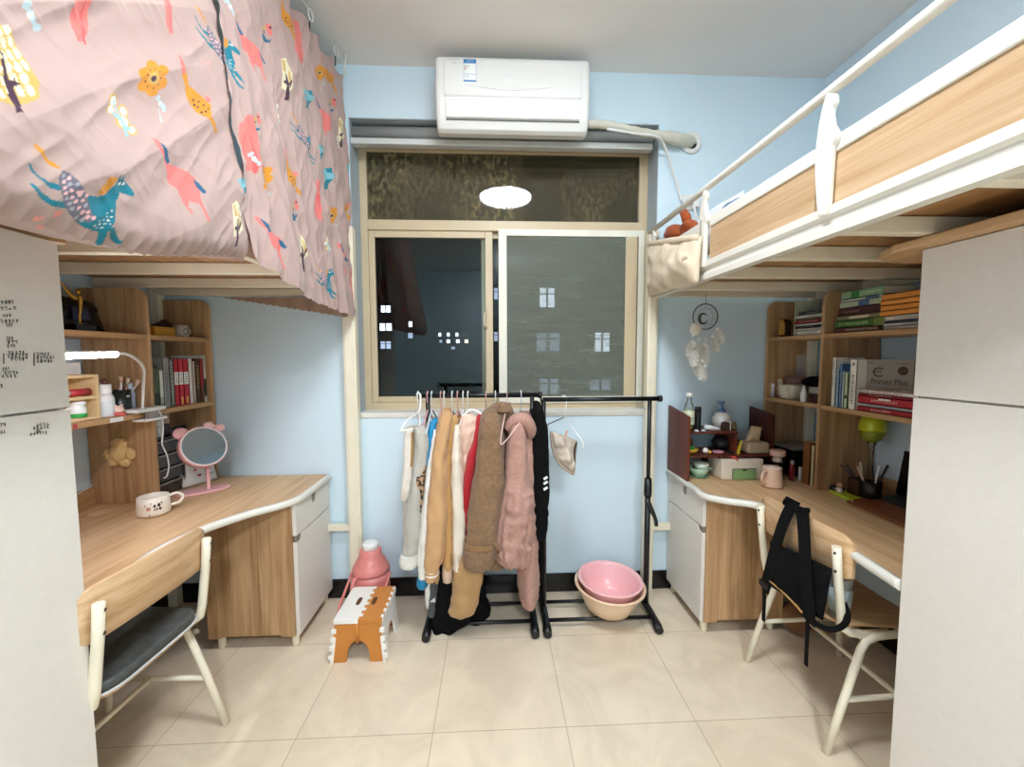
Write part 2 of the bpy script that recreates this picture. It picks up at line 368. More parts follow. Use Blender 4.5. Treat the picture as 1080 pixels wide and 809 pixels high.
# the night outside: two dark blocks with lit windows
def facade(name, label, Y, x0, x1, z1, wins, em):
    t = thing(name, label, 'building', ((x0+x1)/2, Y, -14))
    obj('wall', MB().box(x0, x1, Y, Y+7, -14, z1), C('#15171a', .9), t)
    for (px, py, w, h, k) in wins:
        c = at('Y', Y, px, py); s = (Y)/F; w *= s; h *= s
        f = obj('window', MB().box(c.x-w/2, c.x+w/2, Y-.06, Y+.02, c.z-h/2, c.z-h/2+.06*w).box(c.x-w/2, c.x+w/2, Y-.06, Y+.02, c.z+h/2-.06*w, c.z+h/2)
            .box(c.x-w/2, c.x-w/2+.07*w, Y-.06, Y+.02, c.z-h/2, c.z+h/2).box(c.x+w/2-.07*w, c.x+w/2, Y-.06, Y+.02, c.z-h/2, c.z+h/2).box(c.x-.05*w, c.x+.05*w, Y-.06, Y+.02, c.z-h/2, c.z+h/2).box(c.x-w/2, c.x+w/2, Y-.06, Y+.02, c.z+h*.14, c.z+h*.2), C('#22252a', .6), t)
        obj('pane', MB().box(c.x-w/2+.03*w, c.x+w/2-.03*w, Y-.03, Y+.0, c.z-h/2+.03*w, c.z+h/2-.03*w), em[k], f)
em = [emitm('lit_window_cool', '#dfe8ff', 1.1), emitm('lit_window_dim', '#b9c4e8', .4), emitm('lit_window_warm', '#ffe8d0', .8)]
facade('apartment_block', 'dark apartment block with large lit windows seen through the window at night', 30, -11, 14, 22,
    [(407,326,11,8,0),(407,345,14,9,0),(407,364,12,9,1),(433,342,4,6,0),(449,342,6,6,0),(433,354,5,6,1),(449,354,6,6,1),
     (577,314,18,22,0),(578,361,28,22,1),(635,361,18,22,0),(579,408,23,20,1),(633,406,26,14,1),(523,310,4,12,1),(523,355,4,10,1)], em)
facade('low_block', 'low dark building with tiny lit windows, lower in the left window pane', 22, -4.2, -.6, 4.0,
    [(464,353,3,4,0),(473,353,3,4,0),(482,353,3,4,0),(465,360,3,3,1),(473,360,4,4,0),(483,360,4,4,0),(492,360,4,4,2),(478,367,4,3,1)], em)
# ------------------------------------------------------------------ loft beds
def beam(mb, x0, x1, y, z0=1.752, z1=1.80, w=.035): mb.box(x0, x1, y-w/2, y+w/2, z0, z1)
bed = thing('loft_bed', 'white steel loft bed with bare oak guard panels, on the right', 'loft bed', (1.4, 1.4, 0))
XO = .90
b = MB(); b.prism([(XO, 1.752), (XO, 1.775), (XO+.006, 1.781), (XO+.006, 1.797), (XO-.004, 1.805), (XO-.004, 1.826), (XO+.002, 1.830), (XO+.035, 1.830), (XO+.035, 1.752)], 'XZ', .34, 2.335)
obj('side_rail', b, M['white'], bed)
obj('post', MB().box(XO-.012, XO+.045, 2.315, 2.366, 0, 2.14).box(XO-.004, XO+.037, 2.309, 2.316, .02, 2.13), M['cream'], bed, bevel=.006)
obj('post', MB().box(1.86, 1.91, 2.315, 2.366, 0, 2.14), M['cream'], bed, bevel=.006)
obj('guard_tube', MB().tube([(XO-.004, y, 2.127) for y in (.34, 1.0, 1.7, 2.34)], .0135, 12), M['white'], bed)
for y0, y1 in ((1.735, 2.30), (1.135, 1.69), (.36, 1.085)):
    p_ = obj('guard_panel', MB().box(XO+.004, XO+.02, y0, y1, 1.83, 1.985), M['paleoak'], bed)
    obj('panel_cap', MB().box(XO-.002, XO+.026, y0, y1, 1.962, 2.004), M['white'], p_, bevel=.004)
br = [(490,247),(476,285),(464,335),(456,385),(452,430),(452,470),(455,515),(460,560),(463,582),(486,574),(497,540),(501,490),(505,430),(509,385),(520,370),(527,356),(520,342),(509,328),(504,305),(506,288),(518,268),(516,247)]
brp = [at('X', XO-.008, 680+x/2.5275, y/2.5275) for x, y in br]; by = sum(q.y for q in brp)/len(brp)
for yy in (by, 1.715, 2.262, .45):
    bb = MB().prism([((q.y-by)*.82+yy, q.z) for q in brp], 'YZ', XO-.016, XO+.002)
    obj('bracket', bb, M['white'], bed, bevel=.006)
for i, y in enumerate((2.33, 2.03, 1.70, 1.38, 1.08, .76)):
    bb = MB(); beam(bb, XO+.03, 1.91, y, 1.755 if i else 1.765); obj('cross_beam', bb, M['cream'], bed, bevel=.003)
obj('bed_board', MB().box(XO+.035, 1.91, .36, 2.33, 1.802, 1.818), wood('bed_board_oak', '#b58a5c', '#8f673d', 'Y'), bed)
obj('wall_rail', MB().box(1.875, 1.915, .36, 2.33, 1.752, 1.83), M['cream'], bed)
obj('head_rail', MB().box(XO+.03, 1.90, 2.33, 2.36, 2.045, 2.085), C('#8fa3b3', .4), bed)
obj('low_rail', MB().box(XO+.03, 1.90, 2.325, 2.36, .385, .425), M['cream'], bed, bevel=.003)
# left bed
XP = -.79
bedl = thing('loft_bed', 'cream loft bed on the left, wrapped in the pink animal-print curtain', 'loft bed', (-1.35, 1.4, 0))
obj('post', MB().box(-.835, -.765, 2.315, 2.366, 0, 2.14).box(-.825, -.775, 2.309, 2.316, .02, 2.1), M['cream'], bedl, bevel=.006)
obj('post', MB().box(-1.86, -1.81, 2.315, 2.366, 0, 2.14), M['cream'], bedl, bevel=.006)
obj('side_rail', MB().box(-.86, -.825, .34, 2.315, 1.765, 1.83), M['cream'], bedl, bevel=.004)
for i, y in enumerate((2.33, 2.02, 1.70, 1.38, 1.08, .76)):
    bb = MB(); beam(bb, -1.86, -.84, y, 1.758 if i else 1.765); obj('cross_beam', bb, M['cream'], bedl, bevel=.003)
obj('bed_board', MB().box(-1.86, -.86, .36, 2.33, 1.802, 1.818), bpy.data.materials['bed_board_oak'], bedl)
obj('guard_panel', MB().box(-.86, -.844, .36, 2.31, 1.83, 2.05), M['paleoak'], bedl)
obj('low_rail', MB().box(-1.86, -.835, 2.325, 2.36, .425, .46), M['cream'], bedl, bevel=.003)
# ------------------------------------------------------------------ bed curtain with printed animals
def cx_top(Y): return -.80-.10*np.clip(2.3-Y, 0, 1.6)
def cx(Y, z): # hanging surface of the cloth
    t = np.clip((z-1.75)/1.2, 0, 1); return (-.752)*(1-t)+cx_top(Y)*t
def cloth_at(px, py):
    X = -.77
    for _ in range(8):
        q = at('X', X, px, py); X = float(cx(np.float64(q.y), np.float64(q.z)))
    return q.y, q.z
PINK = np.array(lin('#b69b93'))
TEAL, CORAL, ORNG, GOLD, CREAMC, PLUM, GREYC, BLUE, PALE, WHITEC = [tuple(.88*q for q in lin(h)) for h in ('#1f7f92', '#ee7f78', '#dc9230', '#d3ad60', '#f3e8c2', '#4b2f42', '#75727f', '#2f6688', '#b9cdd0', '#f6efe6')]
def canon(pts, ox, oy, k, flip=False):
    """trace one printed motif on the cloth -> shape in metres about its centre"""
    q = [cloth_at(ox+x/k, oy+y/k) for x, y in pts]
    return q
def motif(defs, cen_px, ox, oy, k):
    c = cloth_at(ox+cen_px[0]/k, oy+cen_px[1]/k); out = []
    for colr, pts in defs:
        out.append((colr, [(y-c[0], z-c[1]) for y, z in canon(pts, ox, oy, k)]))
    return out, c
def dot(x, y, r, n=8): return [(x+r*math.cos(2*PI*i/n), y+r*math.sin(2*PI*i/n)) for i in range(n)]
hb = [(340,220),(380,232),(420,270),(450,310),(510,365),(570,375),(600,360),(616,320),(632,300),(618,235),(642,278),(655,240),(664,285),(690,298),(720,328),(744,360),(738,378),(700,362),(672,350),(668,400),(680,470),(682,520),(665,560),(640,576),(600,570),(550,545),(500,510),(450,470),(410,430),(370,370),(340,310),(325,260)]
hg = [(340,220),(380,232),(420,270),(450,310),(510,365),(545,440),(585,500),(560,520),(500,510),(450,470),(410,430),(370,370),(340,310),(325,260)]
defs = [(TEAL, [(630,570),(660,640),(700,690),(735,700),(750,690),(712,668),(680,620),(664,565)]), (TEAL, [(655,555),(700,610),(750,650),(770,640),(732,608),(690,550)]),
    (TEAL, [(350,336),(300,320),(240,270),(190,220),(152,170),(172,182),(222,238),(280,283),(350,300)]), (TEAL, [(425,442),(340,425),(260,375),(210,320),(180,280),(202,292),(262,345),(330,388),(410,403)]),
    (TEAL, hb), (GREYC, hg), (ORNG, [(342,216),(290,195),(240,150),(200,110),(168,70),(187,65),(217,95),(252,140),(302,175)]), (ORNG, [(622,265),(575,258),(568,290),(578,300),(553,318),(566,328),(552,345),(582,366),(607,350),(616,310)])]
for i, (x, y) in enumerate([(350,250),(362,285),(385,262),(395,300),(372,320),(410,335),(430,300),(445,345),(385,350),(400,380),(430,375),(465,360),(425,410),(455,400),(480,435),(450,440),(490,395),(505,365),(515,420),(510,460),(540,460),(495,490),(545,490),(575,497),(530,505),(470,345)]):
    defs.append((lin('#e8b4b4') if i % 3 else lin('#a9a6b0'), dot(x, y, 12)))
for x, y in [(640,470),(655,455),(640,490),(660,490),(610,515),(630,505),(650,510),(600,540),(620,530),(640,530),(660,530),(615,552),(635,552),(650,300),(672,302)]: defs.append((WHITEC, dot(x, y, 5 if y > 350 else 9)))
HORSE, hc = motif(defs, (450, 390), 0, 130, 5.395)
gir = [(428,392),(446,400),(458,425),(486,468),(530,482),(560,503),(576,530),(570,560),(578,595),(592,630),(585,632),(566,582),(542,572),(536,590),(548,607),(540,608),(522,575),(512,540),(490,522),(484,495),(465,452),(440,420)]
GIRAFFE, gc = motif([(CORAL, gir), (BLUE, [(446,405),(456,412),(486,462),(480,470),(462,442)]), (BLUE, [(556,508),(572,522),(588,548),(580,552),(566,534)])], (515, 500), 0, 0, 2.6975)
og = [(514,152),(530,178),(545,215),(552,243),(590,275),(612,300),(606,330),(620,350),(635,378),(628,380),(604,345),(590,332),(570,320),(552,290),(540,240),(530,210)]
OG, oc = motif([(ORNG, og), (CORAL, [(514,152),(530,178),(540,205),(533,214),(524,190)]), (CORAL, [(596,274),(608,276),(616,290),(604,292)])]+[(PLUM, dot(x, y, 3)) for x, y in [(565,285),(580,290),(575,305),(592,300),(595,318),(583,320),(568,300),(602,310)]], (570, 270), 0, 0, 2.6975)
FL, fc = motif([(ORNG, dot(446+28*math.cos(a), 226+34*math.sin(a), 19)) for a in np.arange(6)*PI/3+.4]+[(GOLD, dot(446, 226, 18)), (PLUM, dot(446, 227, 9))]+[(PLUM, dot(446+22*math.cos(a), 226+28*math.sin(a), 2.5)) for a in np.arange(9)*PI/4.5]+[(PALE, [(470,285),(490,300),(496,312),(480,305)]), (PALE, [(474,300),(476,355),(471,350)])], (446, 235), 0, 0, 2.6975)
td = [(GOLD, [(-40,45),(10,60),(50,80),(75,130),(95,180),(110,230),(105,275),(60,288),(20,290),(-20,270),(-70,200),(-70,100)])]
for i in range(6):
    for j in range(5):
        x, y = -52+j*30+(i % 2)*13, 82+i*34
        if x < 88+(y-180)*.16 - (30 if y < 110 else 0): td.append((CREAMC, [(x-12,y-13),(x+2,y-16),(x+12,y-2),(x+12,y+13),(x,y+17),(x-10,y+7)]))
td += [(PLUM, [(-6,120),(6,140),(22,222),(36,220),(38,212),(46,226),(58,232),(34,240),(46,300),(44,310),(26,308),(14,250)])]
TREE, tc_ = motif(td, (15, 180), 0, 0, 2.6975)
pl = [(GOLD, dot(330,290,21)), (GOLD, dot(318,315,16)), (GOLD, dot(352,350,23)), (GOLD, dot(366,320,18)), (GOLD, dot(376,375,17)), (WHITEC, dot(331,292,15)), (WHITEC, dot(319,317,11)), (WHITEC, dot(354,352,16)), (WHITEC, dot(365,322,12)), (WHITEC, dot(376,376,11)), (lin('#8fc0c4'), [(334,280),(342,318),(352,345),(362,395),(355,393),(345,352),(333,310)]), (lin('#8fc0c4'), [(318,318),(342,340),(344,352),(326,332)]), (lin('#8fc0c4'), [(350,358),(376,370),(374,380),(352,372)])]
PLANT, pc = motif(pl, (345, 335), 0, 0, 2.6975)
ov = [(CORAL, [(848,55),(858,62),(862,90),(866,130),(868,158),(860,172),(848,168),(840,140),(836,100),(838,70)]), (lin('#d9605f'), [(853,100),(856,100),(862,178),(858,178)])]
OVAL, vc = motif(ov, (852, 112), 0, 0, 2.6975)
yt = [(CREAMC, [(795,165),(806,162),(815,185),(824,215),(830,250),(812,258),(800,250),(795,220)]), (GOLD, [(798,170),(803,168),(806,200),(800,200)]), (GOLD, [(815,195),(818,205),(822,240),(815,240)]), (PLUM, [(805,205),(812,215),(818,285),(812,285)]), (PLUM, [(800,225),(808,228),(808,240),(800,232)]), (PLUM, [(814,235),(824,225),(826,232),(815,248)])]
YT, yc = motif(yt, (812, 225), 0, 0, 2.6975)
tb = [(BLUE, [(745,92),(752,92),(760,106),(772,110),(776,104),(772,116),(758,117),(748,108)]), (GOLD, dot(755, 76, 8)), (PLUM, dot(756, 86, 5)), (CORAL, [(760,62),(770,66),(778,96),(770,98)]), (PLUM, dot(770, 74, 3))]
TB, tbc = motif(tb, (760, 90), 0, 0, 2.6975)
HEART, htc = motif([(lin('#e8948c'), [(x+a*s, y+c_*s) for a, c_ in ((0,-.35),(.5,-.9),(1,-.5),(.9,.2),(0,1),(-.9,.3),(-1,-.5),(-.5,-.9))]) for x, y, s in ((158,620,9),(192,606,12),(182,645,9))], (177, 620), 0, 0, 2.6975)
PUFF, pfc = motif([(PALE, dot(92, 15, 14)), (PALE, [(95,25),(112,30),(125,60),(150,85),(142,92),(118,70),(100,48)]), (WHITEC, dot(108, 45, 9)), (PALE, dot(135, 80, 12))], (115, 50), 0, 0, 2.6975)
BIRD, bdc = motif([(TEAL, [(925,485),(940,480),(942,508),(936,532),(930,530),(932,510)]), (lin('#7bb0b8'), dot(928, 490, 9)), (lin('#7bb0b8'), dot(938, 500, 8)), (lin('#7bb0b8'), dot(930, 505, 7))], (933, 505), 0, 0, 2.6975)
# px positions in the photo of each printed figure (k = motif, scale, flip)
PR = [(HORSE, 83, 211, 1), (HORSE, 229, 48, .95), (HORSE, 318, 145, .95), (HORSE, 343, 297, .9), (GIRAFFE, 191, 185, 1), (GIRAFFE, 341, 122, 1), (GIRAFFE, 289, 252, 1.0), (GIRAFFE, 266, 48, .9), (GIRAFFE, 362, 270, .9),
      (OG, 211, 100, 1), (OG, 300, 16, .9), (OG, 347, 76, .9), (OG, 308, 182, 1), (OG, 366, 216, .9), (FL, 166, 86, 1), (FL, 282, 190, .95), (FL, 352, 229, .9), (FL, 336, 78, .8), (TREE, 6, 70, (.85, 1)), (PLANT, 127, 122, 1), (PLANT, 294, 120, .9), (PLANT, 345, 258, .9), (PLANT, 358, 150, .8),
      (OVAL, 315, 42, 1), (OVAL, 264, 150, 1.05), (OVAL, 335, 210, 1), (OVAL, 90, 0, (.5, .9)), (OVAL, 178, 0, (.35, .9)), (OVAL, 372, 300, .9), (YT, 302, 84, 1), (YT, 322, 264, 1.0), (YT, 361, 140, .9), (YT, 254, 236, .8), (YT, 376, 278, .8),
      (TB, 282, 35, 1), (TB, 351, 111, 1), (TB, 313, 222, 1), (TB, 368, 248, .9), (TB, 272, 130, .8), (HEART, 66, 231, 1), (HEART, 222, 68, .8), (HEART, 290, 180, .5), (PUFF, 42, 18, 1), (PUFF, 178, 110, .8), (PUFF, 268, 168, .9), (PUFF, 245, 8, 1), (BIRD, 346, 188, 1.2), (BIRD, 324, 104, 1), (BIRD, 371, 184, 1.6), (BIRD, 258, 196, .6), (BIRD, 338, 160, .8)]
def inpoly(P, poly):
    x, y = P[:,0], P[:,1]; ins = np.zeros(len(P), bool); n = len(poly)
    for i in range(n):
        x1, y1 = poly[i]; x2, y2 = poly[(i+1) % n]
        if y1 == y2: continue
        c = ((y1 > y) != (y2 > y)) & (x < (x2-x1)*(y-y1)/(y2-y1)+x1); ins ^= c
    return ins
def vnoise(x, y, seed):
    r = np.random.default_rng(seed); G = r.random((64, 64))
    xi, yi = np.floor(x).astype(int), np.floor(y).astype(int); fx, fy = x-xi, y-yi
    fx = fx*fx*(3-2*fx); fy = fy*fy*(3-2*fy); g = lambda a, b_: G[a % 64, b_ % 64]
    return (g(xi,yi)*(1-fx)+g(xi+1,yi)*fx)*(1-fy)+(g(xi,yi+1)*(1-fx)+g(xi+1,yi+1)*fx)*fy-.5
def ridged(x, y, seed): return 1-2*np.abs(vnoise(x, y, seed))*1.6
def clothm():
    m, nt, b_ = base('printed_curtain'); at_ = N(nt, 'ShaderNodeAttribute'); at_.attribute_name = 'print'
    tc = N(nt, 'ShaderNodeTexCoord'); nz = N(nt, 'ShaderNodeTexNoise'); nz.inputs['Scale'].default_value = 900; nt.links.new(tc.outputs['Object'], nz.inputs['Vector'])
    mx = N(nt, 'ShaderNodeMix', data_type='RGBA', blend_type='MULTIPLY'); mx.inputs[0].default_value = .12; nt.links.new(at_.outputs['Color'], mx.inputs[6]); nt.links.new(nz.outputs['Color'], mx.inputs[7])
    nt.links.new(mx.outputs[2], b_.inputs['Base Color']); b_.inputs['Roughness'].default_value = .85; b_.inputs['Sheen Weight'].default_value = .15; b_.inputs['Specular IOR Level'].default_value = .2
    return m
CLM = clothm()
def curtain(name, label, Y0, Y1, hem, step, mode):
    ny = int((Y1-Y0)/step); zt = 2.93
    ys = np.linspace(Y0, Y1, ny+1)
    nz = int(1.32/step); tuckn = int(.30/step) if mode == 'front' else 0
    Yg, tg = np.meshgrid(ys, np.linspace(0, 1, nz+1), indexing='ij')
    hz = np.interp(ys, [h[0] for h in hem], [h[1] for h in hem]) + .006*np.abs(np.sin(ys*90))
    Z = hz[:, None] + (zt + .012*np.sin(ys*46)[:, None] - hz[:, None])*tg
    X = cx(Yg, Z)
    if mode == 'front':
        d = .011*ridged((Yg*.9-Z*1.1)*5.5+3, (Yg+Z)*1.0, 5) + .006*ridged((Yg*1.1-Z*.7)*11+9, (Yg+Z)*2.5, 8) + .012*vnoise(Yg*3, Z*3, 2) + .004*vnoise(Yg*14, Z*14, 3)
        d += .0045*ridged((Yg*.3+Z*1.2)*9, (Yg-Z)*3, 18) + .0035*ridged((Yg*1.0-Z*.9)*24, (Yg+Z)*4, 21) + .0022*ridged((Yg*.8+Z*.9)*30, (Yg-Z)*9, 23)
        k = np.clip((Z-hz[:,None])/.14, 0, 1); X = X - .020 + d*(.4+.6*k) + .016*np.sin(np.clip((Z-hz[:,None])/.35, 0, 1)*PI)*np.clip((1.34-Yg)/.2, 0, 1)
        X = X - .022*np.clip(1-(Z-hz[:,None])/.05, 0, 1)**2
    else:
        amp = .35+.65*tg
        d = .009*np.sin(Yg*40+2.2*np.sin(Yg*9)+Z*2.2)*(.4+.6*(1-tg)) + .012*ridged(Yg*9+Z*2, Z*2.2, 11) + .009*ridged(Yg*13-Z*5, Z*5+Yg*3, 12)+.005*vnoise(Yg*26, Z*22, 13)+.007*ridged(Yg*20+Z*6, Z*4.5-Yg*4, 31)+.0035*ridged(Yg*30-Z*10, Z*9, 33)
        X = X + d - .016
    P = np.stack([X, Yg, Z], -1).reshape(-1, 3); UV = np.stack([Yg, Z], -1).reshape(-1, 2)
    C4 = np.ones((len(P), 4)); C4[:, :3] = PINK
    for (mo, px, py, s) in PR:
        cy, cz = cloth_at(px, py)
        if not (Y0-.3 < cy < Y1+.3): continue
        for colr, poly in mo:
            s1, s2 = s if isinstance(s, tuple) else (s, s); pl_ = [(cy+a*s1, cz+b_*s2) for a, b_ in poly]; A = np.array(pl_); lo, hi = A.min(0), A.max(0)
            idx = np.where((UV[:,0] >= lo[0]) & (UV[:,0] <= hi[0]) & (UV[:,1] >= lo[1]) & (UV[:,1] <= hi[1]))[0]
            if len(idx):
                ii = idx[inpoly(UV[idx], pl_)]; C4[ii, :3] = colr
    grid = P.reshape(ny+1, nz+1, 3); cg = C4.reshape(ny+1, nz+1, 4)
    if tuckn:      # the cloth turns under the bed edge and is tucked in
        tt = np.linspace(1, 1/tuckn, tuckn); tv = np.zeros((ny+1, tuckn, 3)); e = grid[:, 0]
        fade = np.clip((1.36-ys)/.25, 0.06, 1)
        for j, t in enumerate(tt):
            tv[:, j, 0] = e[:,0]-.36*t*fade; tv[:, j, 1] = e[:,1]
            tv[:, j, 2] = e[:,2]+(1.742-e[:,2])*t**.8-.01*np.sin(t*PI)+.004*vnoise(ys*9+t*4, ys*0+t*3, 4)
        grid = np.concatenate([tv, grid], 1); cgt = np.ones((ny+1, tuckn, 4)); cgt[..., :3] = PINK; cg = np.concatenate([cgt, cg], 1)
    n2 = grid.shape[1]
    vs = grid.reshape(-1, 3); I = np.arange((ny+1)*n2).reshape(ny+1, n2)
    q = np.stack([I[:-1,:-1], I[1:,:-1], I[1:,1:], I[:-1,1:]], -1).reshape(-1, 4)
    base_ = np.array([vs[:,0].mean(), vs[:,1].mean(), vs[:,2].min()])
    me = bpy.data.meshes.new(name); me.vertices.add(len(vs)); me.vertices.foreach_set('co', (vs-base_).astype(np.float32).ravel())
    me.loops.add(q.size); me.loops.foreach_set('vertex_index', q.astype(np.int32).ravel()); me.polygons.add(len(q))
    me.polygons.foreach_set('loop_start', np.arange(0, q.size, 4, dtype=np.int32)); me.polygons.foreach_set('loop_total', np.full(len(q), 4, np.int32))
    me.update(calc_edges=True); me.polygons.foreach_set('use_smooth', np.ones(len(q), bool))
    ca = me.color_attributes.new('print', 'FLOAT_COLOR', 'POINT'); ca.data.foreach_set('color', cg.reshape(-1, 4).astype(np.float32).ravel())
    me.materials.append(CLM); o = bpy.data.objects.new(name, me); COL.objects.link(o); o.location = base_; W[o.name] = Matrix.Translation(base_)
    return o
c1 = curtain('bed_curtain', None, .40, 1.365, [(.3,1.655),(.95,1.655),(1.03,1.668),(1.16,1.70),(1.36,1.745)], .0023, 'front')
tag(c1, 'nearer panel of pink animal-print bed curtain, tucked under the left bed edge', 'curtain', 'pink bed curtains')
c2 = curtain('bed_curtain', None, 1.352, 2.335, [(1.33,1.745),(1.5,1.71),(1.78,1.662),(2.1,1.645),(2.4,1.648)], .003, 'rear')
tag(c2, 'farther panel of pink animal-print bed curtain, hanging loose down to the window post', 'curtain', 'pink bed curtains')
# wall-end curtain, its back seen below the bed
b = MB(); R = []
for i in range(121):
    x = -1.50+.70*i/120; hz = at('Y', 2.30, 230+140*i/120, 312+22*i/120).z-.006*abs(math.sin(i*.5))
    R.append([Vector((x, 2.295+.008*math.sin(x*60)+.006*noise.noise(Vector((x*9, z*9, 0))), z)) for z in np.linspace(hz, 1.752, 14)])
vs = [q for r in R for q in r]; b.add(vs, [(i*14+j, (i+1)*14+j, (i+1)*14+j+1, i*14+j+1) for i in range(120) for j in range(13)], True)
tag(obj('bed_curtain', b, cloth('#a58a78')), 'back of a curtain with scalloped hem under the left bed, along the window wall', 'curtain', 'pink bed curtains')
ww = thing('curtain_wire', 'thin white curtain wire with loops strung above the pink curtain', 'curtain wire', (-.767, 2.274, 2.98))
obj('wire', MB().tube([(-.767, 2.29, 2.985), (-.82, 1.934, 2.98), (-.93, 1.2, 2.975), (-1.0, .4, 2.985)], .0025, 6), M['white'], ww)
obj('end_hook', MB().tube([(-.767, 2.29, ZC), (-.767, 2.29, 2.985), (-.772, 2.285, 2.95), (-.768, 2.285, 2.91)], .005, 8), M['white'], ww)
for y in (2.2, 1.985, 1.75, 1.5, 1.2, .9, .6):
    x = -.767-.15*(2.29-y); obj('loop', MB().tube([(x+.004*math.cos(a), y+.016*math.cos(a), 2.965+.026*math.sin(a)) for a in np.arange(12)*PI/6], .003, 6, True), M['white'], ww)
    obj('cord', MB().tube([(x-.005, y, 2.94), (x-.008, y+.002, 2.895)], .0035, 6), C('#4b4448', .8), ww)
# ------------------------------------------------------------------ wardrobes
def wardrobe(label, side, xf, xb, ys):
    t = thing('wardrobe', label, 'wardrobe', ((xf+xb)/2, .76, 0)); s = side
    Y0, Y1 = .38, 1.125; x0, x1 = min(xf, xb), max(xf, xb); e = .018*s
    obj('body', MB().box(min(xf+e, xb), max(xf+e, xb), Y0, Y1, 0, 1.727), M['wardrobe'], t, bevel=.002)
    up = obj('door', MB().box(min(xf, xf+e*.9), max(xf, xf+e*.9), Y0+.002, Y1, ys+.003, 1.727), M['wardrobe'], t, bevel=.002)
    lo = obj('door', MB().box(min(xf, xf+e*.9), max(xf, xf+e*.9), Y0+.002, Y1, .05, ys-.003), M['wardrobe'], t, bevel=.002)
    return t, up, lo
wl, up, lo = wardrobe('grey-white wardrobe at the left edge with handwritten notes on its doors', -1, -1.12, -1.86, 1.297)
wr, _, _ = wardrobe('plain off-white wardrobe at the right edge under the oak-topped bed', 1, 1.22, 1.912, 1.309)
obj('top_board', MB().prism([(1.165, .36), (1.905, .36), (1.905, 1.30), (1.30, 1.30), (1.22, 1.26), (1.175, 1.17)], 'XY', 1.729, 1.752), M['wood_y'], wr, bevel=.004)
obj('top_board', MB().box(-1.855, -1.13, .36, 1.16, 1.729, 1.752), M['wood_y'], wl, bevel=.003)
INK = C('#2b2722', .8)
nb = MB(); nl = MB()
for i, (x0, x1, y) in enumerate([(0,15,321),(0,17,327.5),(2,12,335),(0,19,341),(6,13,345),(6,14,359),(7,19,363),(7,17,367),(8,26,374),(7,30,377.5),(10,30,381),(38,52,375.5),(38,58,379),(38,56,383),(2,10,391.5),(3,20,395),(1,18,399),(0,2,409)]):
    a, c = at('X', -1.1195, x0, y), at('X', -1.1195, x1, y+(-.1)*(x1-x0)*.3); w = (c-a).length
    scribble(nb, a, (c-a), (0,0,1), w, .0085, seed=i, lift=.0008)
for i, (x0, x1, y) in enumerate([(37,52,450.5),(34,52,454),(38,42,457),(31,50,460),(0,6,450),(0,5,458)]):
    a, c = at('X', -1.1195, x0, y), at('X', -1.1195, x1, y-.12*(x1-x0)); w = (c-a).length
    scribble(nl, a, (c-a), (0,0,1), w, .0085, seed=40+i, lift=.0008)
nn = obj('handwritten_note', nb, INK, up); nn['label'] = 'black handwritten notes'
nn = obj('handwritten_note', nl, INK, lo); nn['label'] = 'black handwritten notes'
fr = MB()
for (x0, y0, x1, y1) in ((36,372,37,386),(4,373,5,384)):
    a, c = at('X', -1.119, x0, y0), at('X', -1.119, x0, y1); fr.bar(a, c, .0015, .001)
obj('handwritten_note', fr, INK, up)
